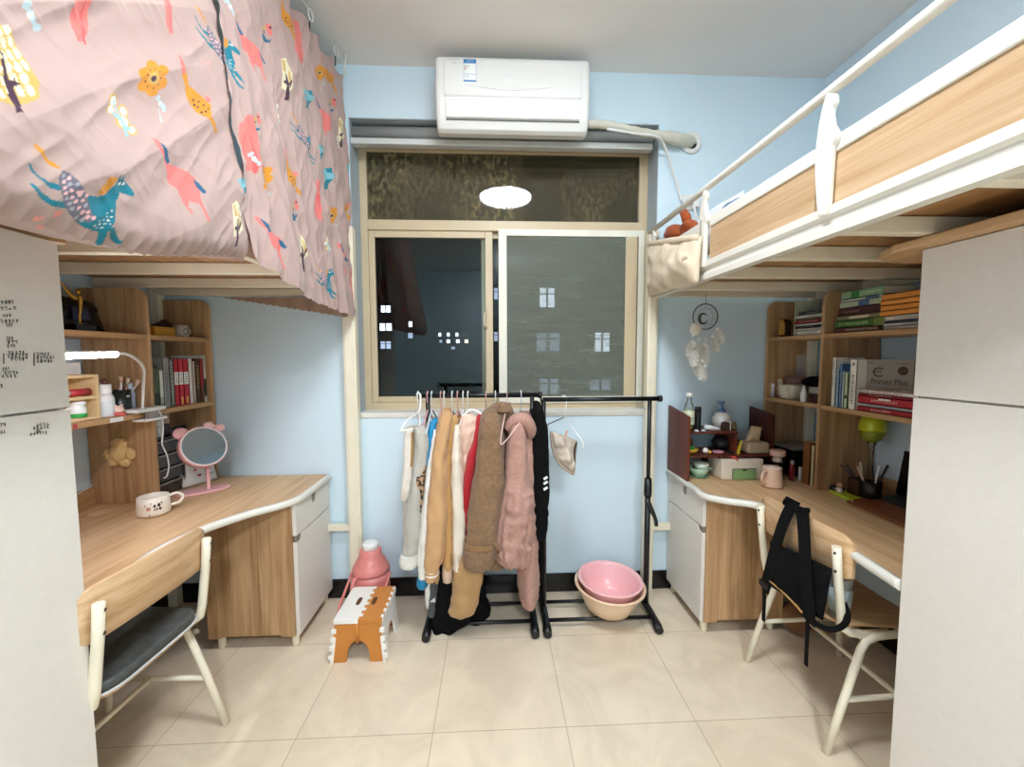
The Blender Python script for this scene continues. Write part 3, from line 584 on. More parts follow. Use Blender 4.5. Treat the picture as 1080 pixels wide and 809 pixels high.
# ------------------------------------------------------------------ desks with bookcases
def bez(P, n=10):
    out = []
    for i in range(len(P)-1):
        p0, p1, p2, p3 = P[max(i-1,0)], P[i], P[i+1], P[min(i+2, len(P)-1)]
        for k in range(n):
            t = k/n
            out.append(tuple(.5*((2*b_)+(-a+c)*t+(2*a-5*b_+4*c-d)*t*t+(-a+3*b_-3*c+d)*t**3) for a, b_, c, d in zip(p0, p1, p2, p3)))
    return out+[tuple(P[-1])]
def desk(label, s, xw, xf, edge, woody):
    # s=+1: against the right wall; edge = front outline from the back wall towards the wardrobe
    t = thing('desk', label, 'desk', ((xw+xf)/2, 1.75, 0))
    outl = edge + [(xw-s*.004, 1.13), (xw-s*.004, 2.362)]
    obj('worktop', MB().prism(outl, 'XY', .722, .75), M['wood_x'] if woody else M['wood_y'], t)
    pts = [Vector((x, y, .736)) for x, y in edge]
    R = []
    for i, q in enumerate(pts):
        tg = (pts[min(i+1, len(pts)-1)]-pts[max(i-1, 0)]).normalized(); nrm = Vector((tg.y, -tg.x, 0))
        if nrm.x*s > 0: nrm = -nrm
        R.append([q+nrm*a+Vector((0,0,c)) for a, c in ((-.014,.0148),(.002,.0150),(.009,.010),(.011,0),(.009,-.010),(.002,-.0165),(-.014,-.0165))])
    obj('edge_band', MB().rings(R), M['white'], t)
    # pedestal
    y0, y1 = 1.955, 2.362; xi = xf+s*.43; a, c = sorted((xf+s*.02, xi))
    obj('pedestal', MB().box(a, c, y0+.004, y1, .065, .722), M['wood_z'], t, bevel=.002)
    obj('pedestal_side', MB().prism([(a, .065), (a, .722), (c, .722), (c, .065), (c-.06, .065), (c-.075, .08), (a+.075, .08), (a+.06, .065)] if True else [], 'XZ', y0-.008, y0+.004), M['wood_z'], t)
    zs = .56; f0, f1 = sorted((xf, xf+s*.019))
    g = at  # drawer with a slot pull, door with a notch
    yc = (y0+y1)/2
    dr = obj('drawer', MB().prism([(y0+.004, zs+.004), (y0+.004, .718), (yc-.022, .718), (yc-.022, .675), (yc-.012, .662), (yc+.012, .662), (yc+.022, .675), (yc+.022, .718), (y1, .718), (y1, zs+.004)], 'YZ', f0, f1), M['wardrobe'], t, bevel=.0015)
    obj('slot_pull', MB().box(f0+.006, f1-.002, yc-.024, yc+.024, .66, .716), C('#8a8478', .6), dr)
    do = obj('door', MB().prism([(y0+.004, .066), (y0+.004, zs-.028), (y0+.04, zs-.028), (y0+.055, zs-.003), (y1, zs-.003), (y1, .066)], 'YZ', f0, f1), M['wardrobe'], t, bevel=.0015)
    obj('finger_notch', MB().box(f0+.006, f1-.002, y0+.006, y0+.05, zs-.03, zs), C('#7c7464', .6), do)
    for lx in (xf+s*.035, xi-s*.04):
        for ly in (y0+.03, y1-.03): obj('leg', MB().lathe([(.014, 0), (.018, .006), (.018, .055), (.022, .07)], (lx, ly, 0), 14), M['cream'], t)
    return t
eL = [(-.962, 2.362), (-.945, 2.35), (-.945, 2.04)] + bez([(-.945, 2.02), (-.958, 1.96), (-1.0, 1.895), (-1.085, 1.80), (-1.165, 1.655), (-1.195, 1.50), (-1.187, 1.386), (-1.15, 1.25), (-1.119, 1.13)])
eR = [(1.058, 2.362), (1.040, 2.35), (1.040, 2.0)] + bez([(1.030, 1.955), (1.05, 1.90), (1.12, 1.845), (1.20, 1.80), (1.255, 1.70), (1.285, 1.58), (1.279, 1.47), (1.245, 1.30), (1.222, 1.13)])
desk('curved oak desk with white pedestal on the left, lit by the clip lamp', -1, XL, -.955, eL, False)
desk('curved oak desk with white pedestal on the right, crowded at its window end', 1, XR, 1.051, eR, False)
def bookcase(label, s, xf, xw):
    t = thing('bookcase', label, 'bookcase', ((xf+xw)/2, 1.8, .75)); a, c = sorted((xf, xw-s*.008)); T = .018
    w = M['shelfwood']; wz = M['wood_z']
    def upr(y, z1, z0=.751):
        r = .05
        pr = [(xw-s*.008, z0), (xw-s*.008, z1)] + [(xf+s*(r-r*math.sin(u)), z1-r+r*math.cos(u)) for u in np.linspace(0, PI/2, 7)] + [(xf, z0)]
        return MB().prism(pr, 'XZ', y-T/2, y+T/2)
    for y in (2.353, 1.945, 1.25): obj('upright', upr(y, 1.742), wz, t, bevel=.0015)
    a2, c2 = a+.001, c-.001
    for (y0, y1, z) in ((1.954, 2.344, 1.533), (1.259, 1.936, 1.533), (1.954, 2.344, 1.182), (1.259, 1.936, 1.182)):
        obj('shelf', MB().box(a2, c2, y0, y1, z-.022, z), w, t, bevel=.0015)
    obj('back_rail', MB().box(*sorted((xw-s*.024, xw-s*.009)), 1.262, 1.934, .751, .83), w, t)
    obj('back_rail', MB().box(*sorted((xw-s*.024, xw-s*.009)), 1.956, 2.342, .751, .83), w, t)
    return t
bookcase('oak bookcase on the left desk with red boxed books and clip lamp', -1, -1.57, XL)
bookcase('oak bookcase on the right desk packed with stacked textbooks', 1, 1.62, XR)
tag(obj('cable_grommet', MB().lathe([(.001, .0003), (.03, .0005), (.036, .003), (.038, .0005), (.038, 0)], (-1.727, 1.822, .7501), 24), C('#e0bd92', .4)), 'round cable grommet set in the left desk top beside the panel', 'cable grommet')
# ------------------------------------------------------------------ chairs
def chair(label, pad):
    t = thing('desk_chair', label, 'chair', (0,0,0))
    for s in (-1, 1):
        obj('back_post', MB().tube([(-.205, s*.2, .755), (-.195, s*.2, .65), (-.175, s*.2, .50), (-.165, s*.2, .455), (-.135, s*.197, .432), (-.08, s*.193, .422), (.02, s*.19, .418)], [.0145]*7, 12), M['cream'], t)
        bp_ = t.children[-1]
        for zb in (.735, .668): obj('bolt', MB().tube([(-.219+(.755-zb)*.09, s*.2-.004, zb), (-.213+(.755-zb)*.09, s*.2-.004, zb)], .0055, 8), C('#4a4640', .4, metal=.6), bp_)
        obj('leg', MB().tube([(-.225, s*.222, 0), (-.16, s*.218, .21), (-.105, s*.212, .375), (-.085, s*.21, .405), (-.05, s*.208, .42), (.0, s*.207, .424), (.14, s*.205, .424), (.17, s*.205, .412), (.185, s*.206, .385), (.215, s*.215, .20), (.235, s*.222, 0)], .0135, 12), M['cream'], t)
        obj('stretcher', MB().tube([(-.165, s*.216, .195), (.217, s*.214, .195)], .0095, 10), M['cream'], t)
    obj('cross_bar', MB().tube([(-.09, -.2, .41), (-.02, 0, .405), (-.09, .2, .41)], .009, 8), M['cream'], t)
    obj('cross_bar', MB().tube([(.05, -.212, .195), (.05, .212, .195)], .0095, 8), M['cream'], t)
    R = []
    for i in range(25):
        u = -1+2*i/24; y = .232*u; xx = -.185-.028*(1-u*u)+.018; hh = .075*(1-max(0, abs(u)-.8)**2*6); zc = .715+.012*(1-u*u)
        R.append([Vector((xx+.012*(k), y, zc+hh*v+0)) for k, v in ((-.5,-1.05),(-.5,.0),(-.5,1),(0,1.08),(.5,1),(.5,0),(.5,-1.05),(0,-1.12))])
    obj('backrest', MB().rings(R), M['wood_y'], t)
    R = []
    for i in range(21):
        u = i/20; x = -.185+.40*u; z = .438 + .012*math.cos(u*PI*1.0) - (.02*max(0, u-.8)/.2 if u > .8 else 0); w = .195+.012*u
        k = 1-.25*max(0, (abs(u-.5)-.38)/.12)**2; w *= k
        R.append([Vector((x, w*c, z+d+(.006*abs(c)**2))) for c, d in ((-1,0),(-.5,0),(0,0),(.5,0),(1,0),(1,.012),(.5,.012),(0,.012),(-.5,.012),(-1,.012))])
    seat = obj('seat', MB().rings(R), M['wood_x'], t)
    if pad:
        p_ = obj('seat_pad', MB().prism([(.2*math.copysign(abs(math.cos(a))**.35, math.cos(a))+.01, .195*math.copysign(abs(math.sin(a))**.35, math.sin(a))) for a in np.arange(40)*2*PI/40], 'XY', .464, .50), C('#474a48', .5, var=.25, vs=30, bump=.15, bs_=60), t, bevel=.014, seg=3)
        p_['label'] = 'dark grey seat cushion'
        obj('piping', MB().tube([(.203*math.copysign(abs(math.cos(a))**.35, math.cos(a))+.01, .198*math.copysign(abs(math.sin(a))**.35, math.sin(a)), .468) for a in np.arange(40)*2*PI/40], .004, 6, True), C('#c9cbca', .6), p_)
        obj('wing_nut', MB().ball((-.14, -.205, .39), (.012,.008,.012), 8).tube([(-.14, -.222, .378), (-.14, -.19, .40)], .004), C('#9c978a', .35, metal=.7), t)
    return t
ch = chair('cream tubular chair with black seat cushion at the left desk', True)
chr_ = chair('cream tubular chair with black shoulder bag slung over its back, at the right desk', False)
place(ch, (-1.285, 1.335, 0), PI-.04)
place(chr_, (1.408, 1.545, 0), .02)
# ------------------------------------------------------------------ air conditioner
ac = thing('air_conditioner', 'white split air conditioner on the blue wall above the window', 'air conditioner', (.11, 2.37, 2.6))
ax0, ax1 = -.285, .507
prof = [(2.374, 2.66), (2.374, 2.95), (2.30, 2.957), (2.215, 2.955), (2.19, 2.948), (2.181, 2.93), (2.176, 2.85), (2.176, 2.75), (2.185, 2.695), (2.20, 2.65), (2.222, 2.612), (2.245, 2.602), (2.30, 2.61)]
R = [[Vector((x, 2.374-(2.374-y)*k, 2.78+(z-2.78)*k2)) for y, z in prof] for x, k, k2 in ((ax0, .93, .955), (ax0+.006, .98, .985), (ax0+.02, 1, 1), (ax1-.02, 1, 1), (ax1-.006, .98, .985), (ax1, .93, .955))]
obj('body', MB().rings(R, smooth=False), M['plastic_w'], ac, bevel=.004)
fp = obj('front_panel', MB().rings([[Vector((x, y, z)) for y, z in ((2.180, 2.932), (2.171, 2.925), (2.168, 2.85), (2.168, 2.752), (2.182, 2.742), (2.20, 2.742), (2.20, 2.93))] for x in (ax0+.045, ax1-.045)], smooth=False), M['plastic_w'], ac, bevel=.003)
obj('louvre', MB().rings([[Vector((x, y, z)) for y, z in ((2.170, 2.735), (2.176, 2.70), (2.190, 2.655), (2.21, 2.655), (2.20, 2.735))] for x in (ax0+.05, ax1-.05)], smooth=False), C('#e6e4df', .45, var=.015), ac, bevel=.003)
obj('air_slot', MB().box(ax0+.05, ax1-.05, 2.196, 2.26, 2.646, 2.651), C('#5c5a57', .6), ac)
b = MB(); R = []
for i in range(17):
    u = i/16; x = ax0+.17+.44*u; z = 2.80-.018*math.sin(u*PI); w = .0045*math.sin(u*PI)+.0004
    R.append([Vector((x, 2.1668-.0015, z)), Vector((x, 2.1672, z+w)), Vector((x, 2.1672, z-w))])
obj('trim_line', b.rings(R), C('#fbfaf6', .12), fp)
lb = obj('energy_label', MB().box(ax0+.145, ax0+.208, 2.1664, 2.168, 2.815, 2.922), C('#eef0ee', .5), fp); lb['label'] = 'blue and white energy label'
b = MB().box(ax0+.145, ax0+.208, 2.1660, 2.1666, 2.903, 2.922).box(ax0+.145, ax0+.208, 2.1660, 2.1666, 2.815, 2.822).box(ax0+.145, ax0+.208, 2.1660, 2.1666, 2.850, 2.8515)
b.box(ax0+.145, ax0+.1462, 2.1660, 2.1666, 2.815, 2.92).box(ax0+.2068, ax0+.208, 2.1660, 2.1666, 2.815, 2.92)
for i in range(4): b.box(ax0+.151, ax0+.158, 2.1659, 2.1666, 2.872+i*.0055, 2.8755+i*.0055, mi=[3,3,2,1][i])
scribble(b, (ax0+.163, 2.1659, 2.885), (1,0,0), (0,0,1), .008, .006, mi=4); scribble(b, (ax0+.152, 2.1659, 2.836), (1,0,0), (0,0,1), .02, .006, mi=4, seed=3); scribble(b, (ax0+.158, 2.1658, 2.909), (1,0,0), (0,0,1), .036, .007, mi=5, seed=5)
obj('label_print', b, [C('#2f7fc0', .5), C('#3f9a55', .5), C('#d8a13c', .5), C('#c9553c', .5), C('#555a5e', .5), C('#eef4fa', .5)], lb)
b = MB(); scribble(b, (ax0+.066, 2.1672, 2.916), (1,0,0), (0,0,1), .062, .007, seed=8); scribble(b, (ax0+.088, 2.1672, 2.900), (1,0,0), (0,0,1), .022, .009, seed=9)
obj('lettering', b, C('#b4b4b0', .5), fp)
b = MB(); scribble(b, (ax0+.345, 2.1664, 2.820), (1,0,0), (0,0,1), .05, .010, n=5, seed=12); obj('brand_mark', b, C('#ffffff', .2), fp)
b = MB(); scribble(b, (ax0+.07, 2.170, 2.722), (1,0,0), (0,0,1), .052, .008, seed=14); obj('lettering', b, C('#b9aaa6', .5), ac)
pp = [at('Y', y, px, py) for px, py, y in ((616,131,2.27),(632,131,2.28),(652,134,2.29),(675,139,2.30),(698,143,2.30),(716,147,2.33),(724,149,2.36),(728,151,2.40))]
pts = bez([tuple(q) for q in pp], 8)
ps = thing('pipe', 'wrapped cream air conditioner pipe running to the hole in the blue wall', 'pipe', tuple(pp[4]))
obj('hose', MB().tube(pts, [.021+.0022*math.sin(i*1.5)+(.012 if i > 30 else 0)*min(1, (i-30)/6) for i in range(len(pts))], 14), C('#cfcbbb', .75, bump=.3, bs_=90), ps)
hc_ = at('Y', YB-.004, 729, 151); obj('wall_collar', MB().lathe([(.034, 0), (.036, .012), (.058, .010), (.062, 0)], (hc_.x, YB-.002, hc_.z), 32, Matrix.Rotation(PI/2, 3, 'X')), M['plastic_w'], ps)
oc_ = at('Y', YB, 727, 214)
so = thing('wall_socket', 'white wall socket with plugs beside the window', 'socket', tuple(oc_))
obj('plate', MB().box(oc_.x-.043, oc_.x+.043, YB-.012, YB-.001, oc_.z-.043, oc_.z+.043), M['plastic_w'], so, bevel=.004)
obj('plug', MB().box(oc_.x-.035, oc_.x-.008, YB-.045, YB-.012, oc_.z-.02, oc_.z+.012), M['plastic_w'], so, bevel=.006)
pl2 = obj('plug', MB().box(oc_.x+.005, oc_.x+.04, YB-.05, YB-.012, oc_.z-.04, oc_.z+.02), M['plastic_w'], so, bevel=.006)
c1_ = [at('Y', y, px, py) for px, py, y in ((640,136,2.25),(672,141,2.25),(692,144,2.25),(700,152,2.29),(708,175,2.33),(715,198,2.35),(719,212,2.345))]
tag(obj('cable', MB().tube(bez([tuple(q) for q in c1_], 8), .0065, 8), M['plastic_w']), 'white cable looping from the air conditioner pipe down to the wall socket', 'cable')
c2_ = [at('Y', y, px, py) for px, py, y in ((731,217,2.33),(733,228,2.30),(729,238,2.27),(727,250,2.22))]; c3_ = [at('Y', y, px, py) for px, py, y in ((732,217,2.33),(736,232,2.3),(741,247,2.22))]
tag(obj('cable', MB().tube(bez([tuple(q) for q in c2_], 6), .004, 6).tube(bez([tuple(q) for q in c3_], 6), .004, 6), M['plastic_w']), 'thin white twin cords dangling from the wall socket to the right bed', 'cable')
# ------------------------------------------------------------------ things on the right bed
b = at('X', 1.0, 722, 242)
t = thing('plush_toy', 'orange-brown plush toy peeking over the end of the right bed', 'plush toy', tuple(b)); OR = cloth('#a34c1d', .5, 150)
M3 = Matrix.Rotation(.5, 4, 'X')
obj('body', MB().ball(b+Vector((.0,.09,.005)), (.05,.10,.045), 14, M3), OR, t)
obj('head', MB().ball(b+Vector((-.01,-.07,-.02)), (.045,.055,.045), 14), OR, t)
obj('ear', MB().tube([b+Vector((-.01,-.05,.01)), b+Vector((-.015,-.045,.05)), b+Vector((-.02,-.02,.085)), b+Vector((-.02,.005,.09))], [.022,.024,.02,.009], 10), OR, t)
obj('tail', MB().tube([b+Vector((0,.15,0)), b+Vector((0,.19,.03)), b+Vector((0,.20,.07))], [.03,.03,.012], 10), OR, t)
p_ = at('X', 1.06, 757, 228)
pw = thing('pillow', 'white and blue pillow behind the far bracket of the right bed', 'pillow', tuple(p_))
obj('case', MB().pillow([p_+Vector((0,-.12,-.16)), p_+Vector((0,.18,-.16)), p_+Vector((.05,.18,.075)), p_+Vector((.05,-.12,.075))], (-1,0,.2), .05, .06, 14, .012, 3, 10), cloth('#e4e8ec', .1), pw)
obj('blue_edge', MB().pillow([p_+Vector((.03,-.13,-.05)), p_+Vector((.03,.02,-.05)), p_+Vector((.06,.0,.06)), p_+Vector((.06,-.13,.05))], (-1,0,.2), .05, .04, 10, .01, 5, 12), cloth('#4a78a8', .1), pw)
# canvas bag over the guard panel
CAN = cloth('#d6c5ab', .2, 160)
bg = thing('canvas_bag', 'cream canvas storage bag hung on the end of the right bed guard', 'bag', (.87, 2.05, 1.74))
q = [at('X', .872, x, y) for x, y in ((737,299),(684,313),(684,257),(740,249))]
bgm = MB().pillow(q, (-1,0,0), .055, .012, 30, .024, 8, 9); obj('pouch', bgm, CAN, bg)
r0 = [q[2]+(q[3]-q[2])*u+Vector((-.012*math.sin(u*PI)*2-.004, 0, -.004)) for u in np.linspace(0.02, .98, 12)]
obj('hem', MB().tube(r0, .006, 8, flat=2.2), CAN, bg)
tg_ = at('X', .806, 723, 272)
obj('clasp', MB().box(tg_.x-.004, tg_.x+.004, tg_.y-.018, tg_.y+.03, tg_.z-.006, tg_.z+.012), CAN, bg, bevel=.003)
h0 = at('X', .885, 739, 250); obj('hook', MB().tube([h0, h0+Vector((.0,.0,.07)), h0+Vector((.02,0,.085)), h0+Vector((.04,0,.07))], .003, 6), C('#6b6256', .4, metal=.6), bg)
# ------------------------------------------------------------------ dream catcher
dc = at('Y', 2.1, 744, 334)
dct = thing('dream_catcher', 'dark-ringed dream catcher with pale feathers hanging under the right bed', 'dream catcher', (dc.x, 2.1, 1.30))
rr = .066
obj('hoop', MB().tube([(dc.x+rr*math.cos(a), 2.1, dc.z+rr*math.sin(a)) for a in np.arange(36)*PI/18], .0032, 8, True), C('#4a453f', .6), dct)
obj('hanging_cord', MB().tube([(dc.x, 2.1, dc.z+rr), (dc.x+.002, 2.1, 1.752)], .0012, 5), C('#4a453f', .8), dct)
b = MB(); ys_ = np.linspace(.25, PI*1.75, 24)
for a in ys_[:-1]: pass
mo = at('Y', 2.098, 742, 336)
b.tube([(mo.x+.022*math.cos(a), 2.098, mo.z+.026*math.sin(a)) for a in np.linspace(.6, PI*1.9, 20)], [.0015+.006*math.sin(PI*i/19) for i in range(20)], 8); obj('crescent_moon', b, C('#3b3733', .6), dct)
b = MB()
for i in range(10):
    a = i*2*PI/10; c = (i+3)*2*PI/10
    b.tube([(dc.x+rr*math.cos(a), 2.1, dc.z+rr*math.sin(a)), (dc.x+rr*math.cos(c), 2.1, dc.z+rr*math.sin(c))], .0005, 4)
obj('web', b, C('#6f6a62', .8), dct)
PUF = cloth('#dcd8cf', .8, 120)
s_ = at('Y', 2.09, 734, 347); obj('shell_disc', MB().ball(s_, (.032,.012,.034), 14), C('#d9d3c4', .5), dct)
for i, (px, py) in enumerate(((731,354),(737,357),(745,358),(752,355),(757,347))):
    q = at('Y', 2.1, px, py); obj('bead', MB().ball(q, .007, 8).tube([q, q+Vector((0,0,-.03))], .001, 4), C('#e8e4da', .4), dct)
rf = random.Random(5)
def feather(px, py, L, tilt, c):
    q = at('Y', 2.1+rf.uniform(-.02,.02), px, py); b = MB(); ax = Vector((math.sin(tilt), rf.uniform(-.3,.3), -math.cos(tilt))).normalized()
    side = ax.cross(Vector((0,1,0))).normalized()
    b.tube([q, q+ax*L*.5, q+ax*L], [.0012,.001,.0004], 5)
    for k in range(46):
        u = .06+.94*k/46; o_ = q+ax*L*u; w = .030*math.sin(PI*min(1, u*.9+.1))**.7*rf.uniform(.7,1.15)
        for sg in (-1, 1):
            d_ = side*sg*w+ax*w*rf.uniform(.4,.9)+Vector((0, rf.uniform(-.012,.012), 0)); tw = ax*.0024
            b.add([o_-tw, o_+tw, o_+d_*.6+tw+Vector((0,.001,0)), o_+d_, o_+d_*.6-tw], [(0,1,2,3,4)], True)
    obj('feather', b, PUF, dct)
for a in ((731,358,.10,-.1,0),(737,360,.12,-.15,0),(743,360,.10,.05,0),(752,352,.10,.1,0),(757,345,.09,.1,0),(741,372,.12,-.25,0),(738,377,.12,-.05,0),(747,366,.11,-.3,0),(735,368,.10,-.35,0),(745,362,.13,-.15,0),(739,380,.11,.1,0)): feather(*a)
# ------------------------------------------------------------------ clothes racks
def rack(label, x0, x1, zb_, xa0, xa1):
    t = thing('clothes_rack', label, 'clothes rack', ((x0+x1)/2, 2.15, 0)); Y = 2.15; bm_ = M['black']
    obj('hanging_bar', MB().tube([(xa0, Y, zb_), (xa1, Y, zb_)], .0125, 14), bm_, t)
    for x in (xa0, xa1): obj('end_cap', MB().tube([(x-.006, Y, zb_), (x+.012 if x > xa0 else x-.012, Y, zb_)], .0175, 14), bm_, t)
    for x in (x0, x1):
        obj('post', MB().tube([(x, Y, .68), (x, Y, zb_)], .0115, 12).tube([(x, Y, .03), (x, Y, .70)], .0155, 14), bm_, t)
        obj('post_joint', MB().tube([(x, Y, .66), (x, Y, .69), (x, Y, .76)], [.021,.022,.019], 14), bm_, t)
        foot = bez([(x, 1.965, .02), (x, 1.99, .034), (x, 2.06, .042), (x, 2.15, .044), (x, 2.24, .042), (x, 2.29, .034), (x, 2.315, .02)], 4)
        f = obj('foot', MB().tube(foot, .0185, 12), bm_, t)
        for s, y in ((-1, 1.965), (1, 2.315)): obj('foot_cap', MB().tube([(x, y+s*.012, .0235), (x, y-s*.02, .027), (x, y-s*.045, .037)], [.020,.0235,.021], 12), M['black'], f)
    for y, z in ((2.045, .040), (2.20, .042)): obj('lower_bar', MB().tube([(x0, y, z), (x1, y, z)], .0095, 10), bm_, t)
    return t
rk1 = rack('black steel clothes rack on the left, loaded with coats', -.345, .205, 1.222, -.385, .245)
rk2 = rack('black steel clothes rack on the right, nearly empty, holding two basins', .268, .842, 1.197, .262, .895)
h = at('Y', 2.13, 684, 530)
lv = MB().tube(bez([tuple(h), (h.x+.015, 2.12, h.z-.04), (h.x+.035, 2.115, h.z-.09), (h.x+.04, 2.115, h.z-.125)], 5), [.012]*8+[.010]*8, 10); obj('clamp_lever', lv, M['black'], rk2)
# ------------------------------------------------------------------ garments
def hanger(label, X, c, yw=.19, zt=1.222, kind='plastic', drop=.075, tilt=0):
    t = thing('hanger', label, 'hanger', (X, 2.15, zt-.2), 0, 'clothes hangers on the left rack'); m = C(c, .35)
    hk = [(X, 2.15+.020*math.cos(a), zt+.004+.020*math.sin(a)) for a in np.linspace(-.5, PI, 12)]
    hk = [(X, 2.17+.0, zt-.01)] + hk[1:] + [(X, 2.131, zt-.02), (X, 2.148, zt-.045), (X, 2.15, zt-drop+.002)]
    obj('hook', MB().tube(hk, .0028, 7), m, t)
    sh = [(X+tilt*math.sin(k*1.4), 2.15+yw*k, zt-drop-.085*abs(k)**1.25) for k in np.linspace(-1, 1, 15)]
    obj('shoulders', MB().tube(sh, .0048, 8), m, t)
    obj('bar', MB().tube([sh[0], (X+tilt*math.sin(-.9), 2.15-.9*yw, sh[0][2]-.02), (X+tilt*math.sin(.9), 2.15+.9*yw, sh[0][2]-.02), sh[-1]], .0038, 7), m, t)
    return t
def loft(rows, Y, dep, n=18, wr=.006, seed=0, drape=0, fold=5, top=True):
    """rows: photo (x_left, x_right, y) measured on the garment at real distance Y; dep = half depth in Y (scalar or list)"""
    b = MB(); R = []; m = len(rows)
    C0 = [(at('Y', Y if not isinstance(Y, list) else Y[i], r[0], r[2]), at('Y', Y if not isinstance(Y, list) else Y[i], r[1], r[2])) for i, r in enumerate(rows)]
    pts = []
    for i, (a, c) in enumerate(C0):
        d = dep[i] if isinstance(dep, list) else dep
        pts.append(((a.x+c.x)/2, a.y, (a.z+c.z)/2, abs(c.x-a.x)/2, d, (c.z-a.z)))
    P = bez(pts, 9)
    rf = random.Random(seed); n = max(n, 30)
    for i, (x, y, z, rx, ry, dz) in enumerate(P):
        ring = []; u = i/(len(P)-1)
        for k in range(n):
            a = 2*PI*k/n; ca, sa = math.cos(a), math.sin(a)
            q = Vector((x+rx*math.copysign(abs(ca)**.8, ca), y+ry*math.copysign(abs(sa)**.8, sa), z))
            w = noise.noise(Vector((q.x*20+seed*3, q.y*14, q.z*5)))*wr*1.7 + math.sin(a*fold+seed+noise.noise(Vector((z*4, seed, 0)))*5)*wr*.7*(.3+.7*u)
            w += (.25-abs(noise.noise(Vector((q.x*15+seed, q.y*12+q.z*7, q.z*16-q.x*9)))))*wr*2.2 + noise.noise(Vector((q.x*50, q.y*40, q.z*30+seed)))*wr*.6
            q += Vector((ca, sa, 0))*w*min(1, rx/.02); ring.append(q)
        R.append(ring)
    return b.rings(R)
G = 'garments on the left rack'
def garment(name, label, cat):
    return thing(name, label, cat, (0, 2.15, .6), 0, G)
def part(name, mb, m, t, **k): return obj(name, mb, m, t, **k)
# 1 cream trousers-like knit + grey scarf
t = garment('knit_sweater', 'cream knit top on the leftmost white hanger', 'top')
part('front', loft([(428,440,450),(427,441,462),(426,442,490),(424,438,515),(423,434,527)], 2.07, [.05,.05,.05,.045,.03], wr=.005, seed=1), cloth('#e9e0d2'), t)
part('body', loft([(431,446,452),(430,450,470),(429,451,510),(429,450,560)], 2.22, [.10,.12,.13,.13], wr=.005, seed=2), cloth('#e9e0d2'), t)
part('seam_line', loft([(433.5,436,456),(433.5,436.5,470),(432.5,435.5,492)], 2.018, .004, wr=.001, seed=2, n=8), cloth('#b08a58'), t)
t = garment('knit_cardigan', 'light grey wool cardigan with rolled cuff, on the left of the rack', 'cardigan')
part('sleeve', loft([(437,448,449),(438,453,462),(436,450,490),(432,447,520),(428,445,550),(425,443,575),(424,441,588)], 2.0, [.03,.05,.05,.05,.05,.045,.045], wr=.004, seed=3), cloth('#b9b5ab', .5, 320), t)
part('cuff', loft([(423,442,583),(422,442,590),(424,441,596),(428,437,598)], 2.0, [.05,.053,.05,.03], wr=.002, seed=4), cloth('#d6d3cb', .5, 320), t)
part('body', loft([(443,452,449),(442,454,462),(440,452,500),(438,451,560)], 2.2, [.10,.13,.13,.14], wr=.004, seed=5), cloth('#b9b5ab', .5, 320), t)
def leo():
    m, nt, b_ = base('leopard_print'); tc = N(nt, 'ShaderNodeTexCoord'); v = N(nt, 'ShaderNodeTexNoise'); v.inputs['Scale'].default_value = 55; v.inputs['Detail'].default_value = 2; nt.links.new(tc.outputs['Object'], v.inputs['Vector'])
    rp = N(nt, 'ShaderNodeValToRGB'); rp.color_ramp.elements[0].position = .44; rp.color_ramp.elements[1].position = .52; rp.color_ramp.elements[0].color = (*lin('#2a1c14'), 1); rp.color_ramp.elements[1].color = (*lin('#b08c66'), 1)
    nt.links.new(v.outputs[0], rp.inputs[0]); nt.links.new(rp.outputs[0], b_.inputs['Base Color']); b_.inputs['Roughness'].default_value = .6; return m
t = garment('scarf', 'brown leopard-print scarf hanging beside the grey cardigan', 'scarf')
part('tail', loft([(446,450,470),(441,450,488),(438,449,505),(440,448,525),(441,446,541)], 1.99, [.008,.03,.04,.035,.02], wr=.005, seed=6), leo(), t)
part('loop', loft([(447,452,446),(446,452,458),(445,451,475)], 2.08, [.03,.05,.05], wr=.004, seed=7), C('#8f8984', .5, var=.3, vs=80), t)
# 3 blue jacket, 4 white jacket
t = garment('blue_jacket', 'bright blue jacket squeezed between white and grey garments', 'jacket')
part('sleeve', loft([(456,462,441.5),(453,462,446),(450,461,456),(449,459,475),(447,456,500),(445,452,535),(443,450,570),(441,452,600),(440,452,612),(442,450,618)], 2.03, [.015,.04,.05,.05,.05,.05,.05,.05,.05,.04], wr=.003, seed=8), C('#1a86b8', .55), t)
part('body', loft([(456,463,444),(453,461,470),(450,459,530),(448,456,600)], 2.22, [.09,.12,.13,.14], wr=.003, seed=9), C('#1a86b8', .55), t)
t = garment('white_jacket', 'white jacket with ribbed cuff just right of the blue one', 'jacket')
part('sleeve', loft([(458,464,453),(454,463,475),(449,460,505),(445,457,540),(442,455,575),(441,454,592)], 1.985, [.02,.04,.05,.05,.05,.045], wr=.004, seed=10), cloth('#eceae4'), t)
part('cuff', loft([(441,453,590),(441.5,452,600),(442,451,608)], 1.985, [.042,.04,.035], wr=.0015, seed=11, fold=12), cloth('#e2dfd8'), t)
part('body', loft([(460,467,450),(457,466,480),(453,464,540),(451,461,610),(452,460,628)], 2.17, [.09,.14,.15,.15,.13], wr=.003, seed=12), cloth('#eceae4'), t)
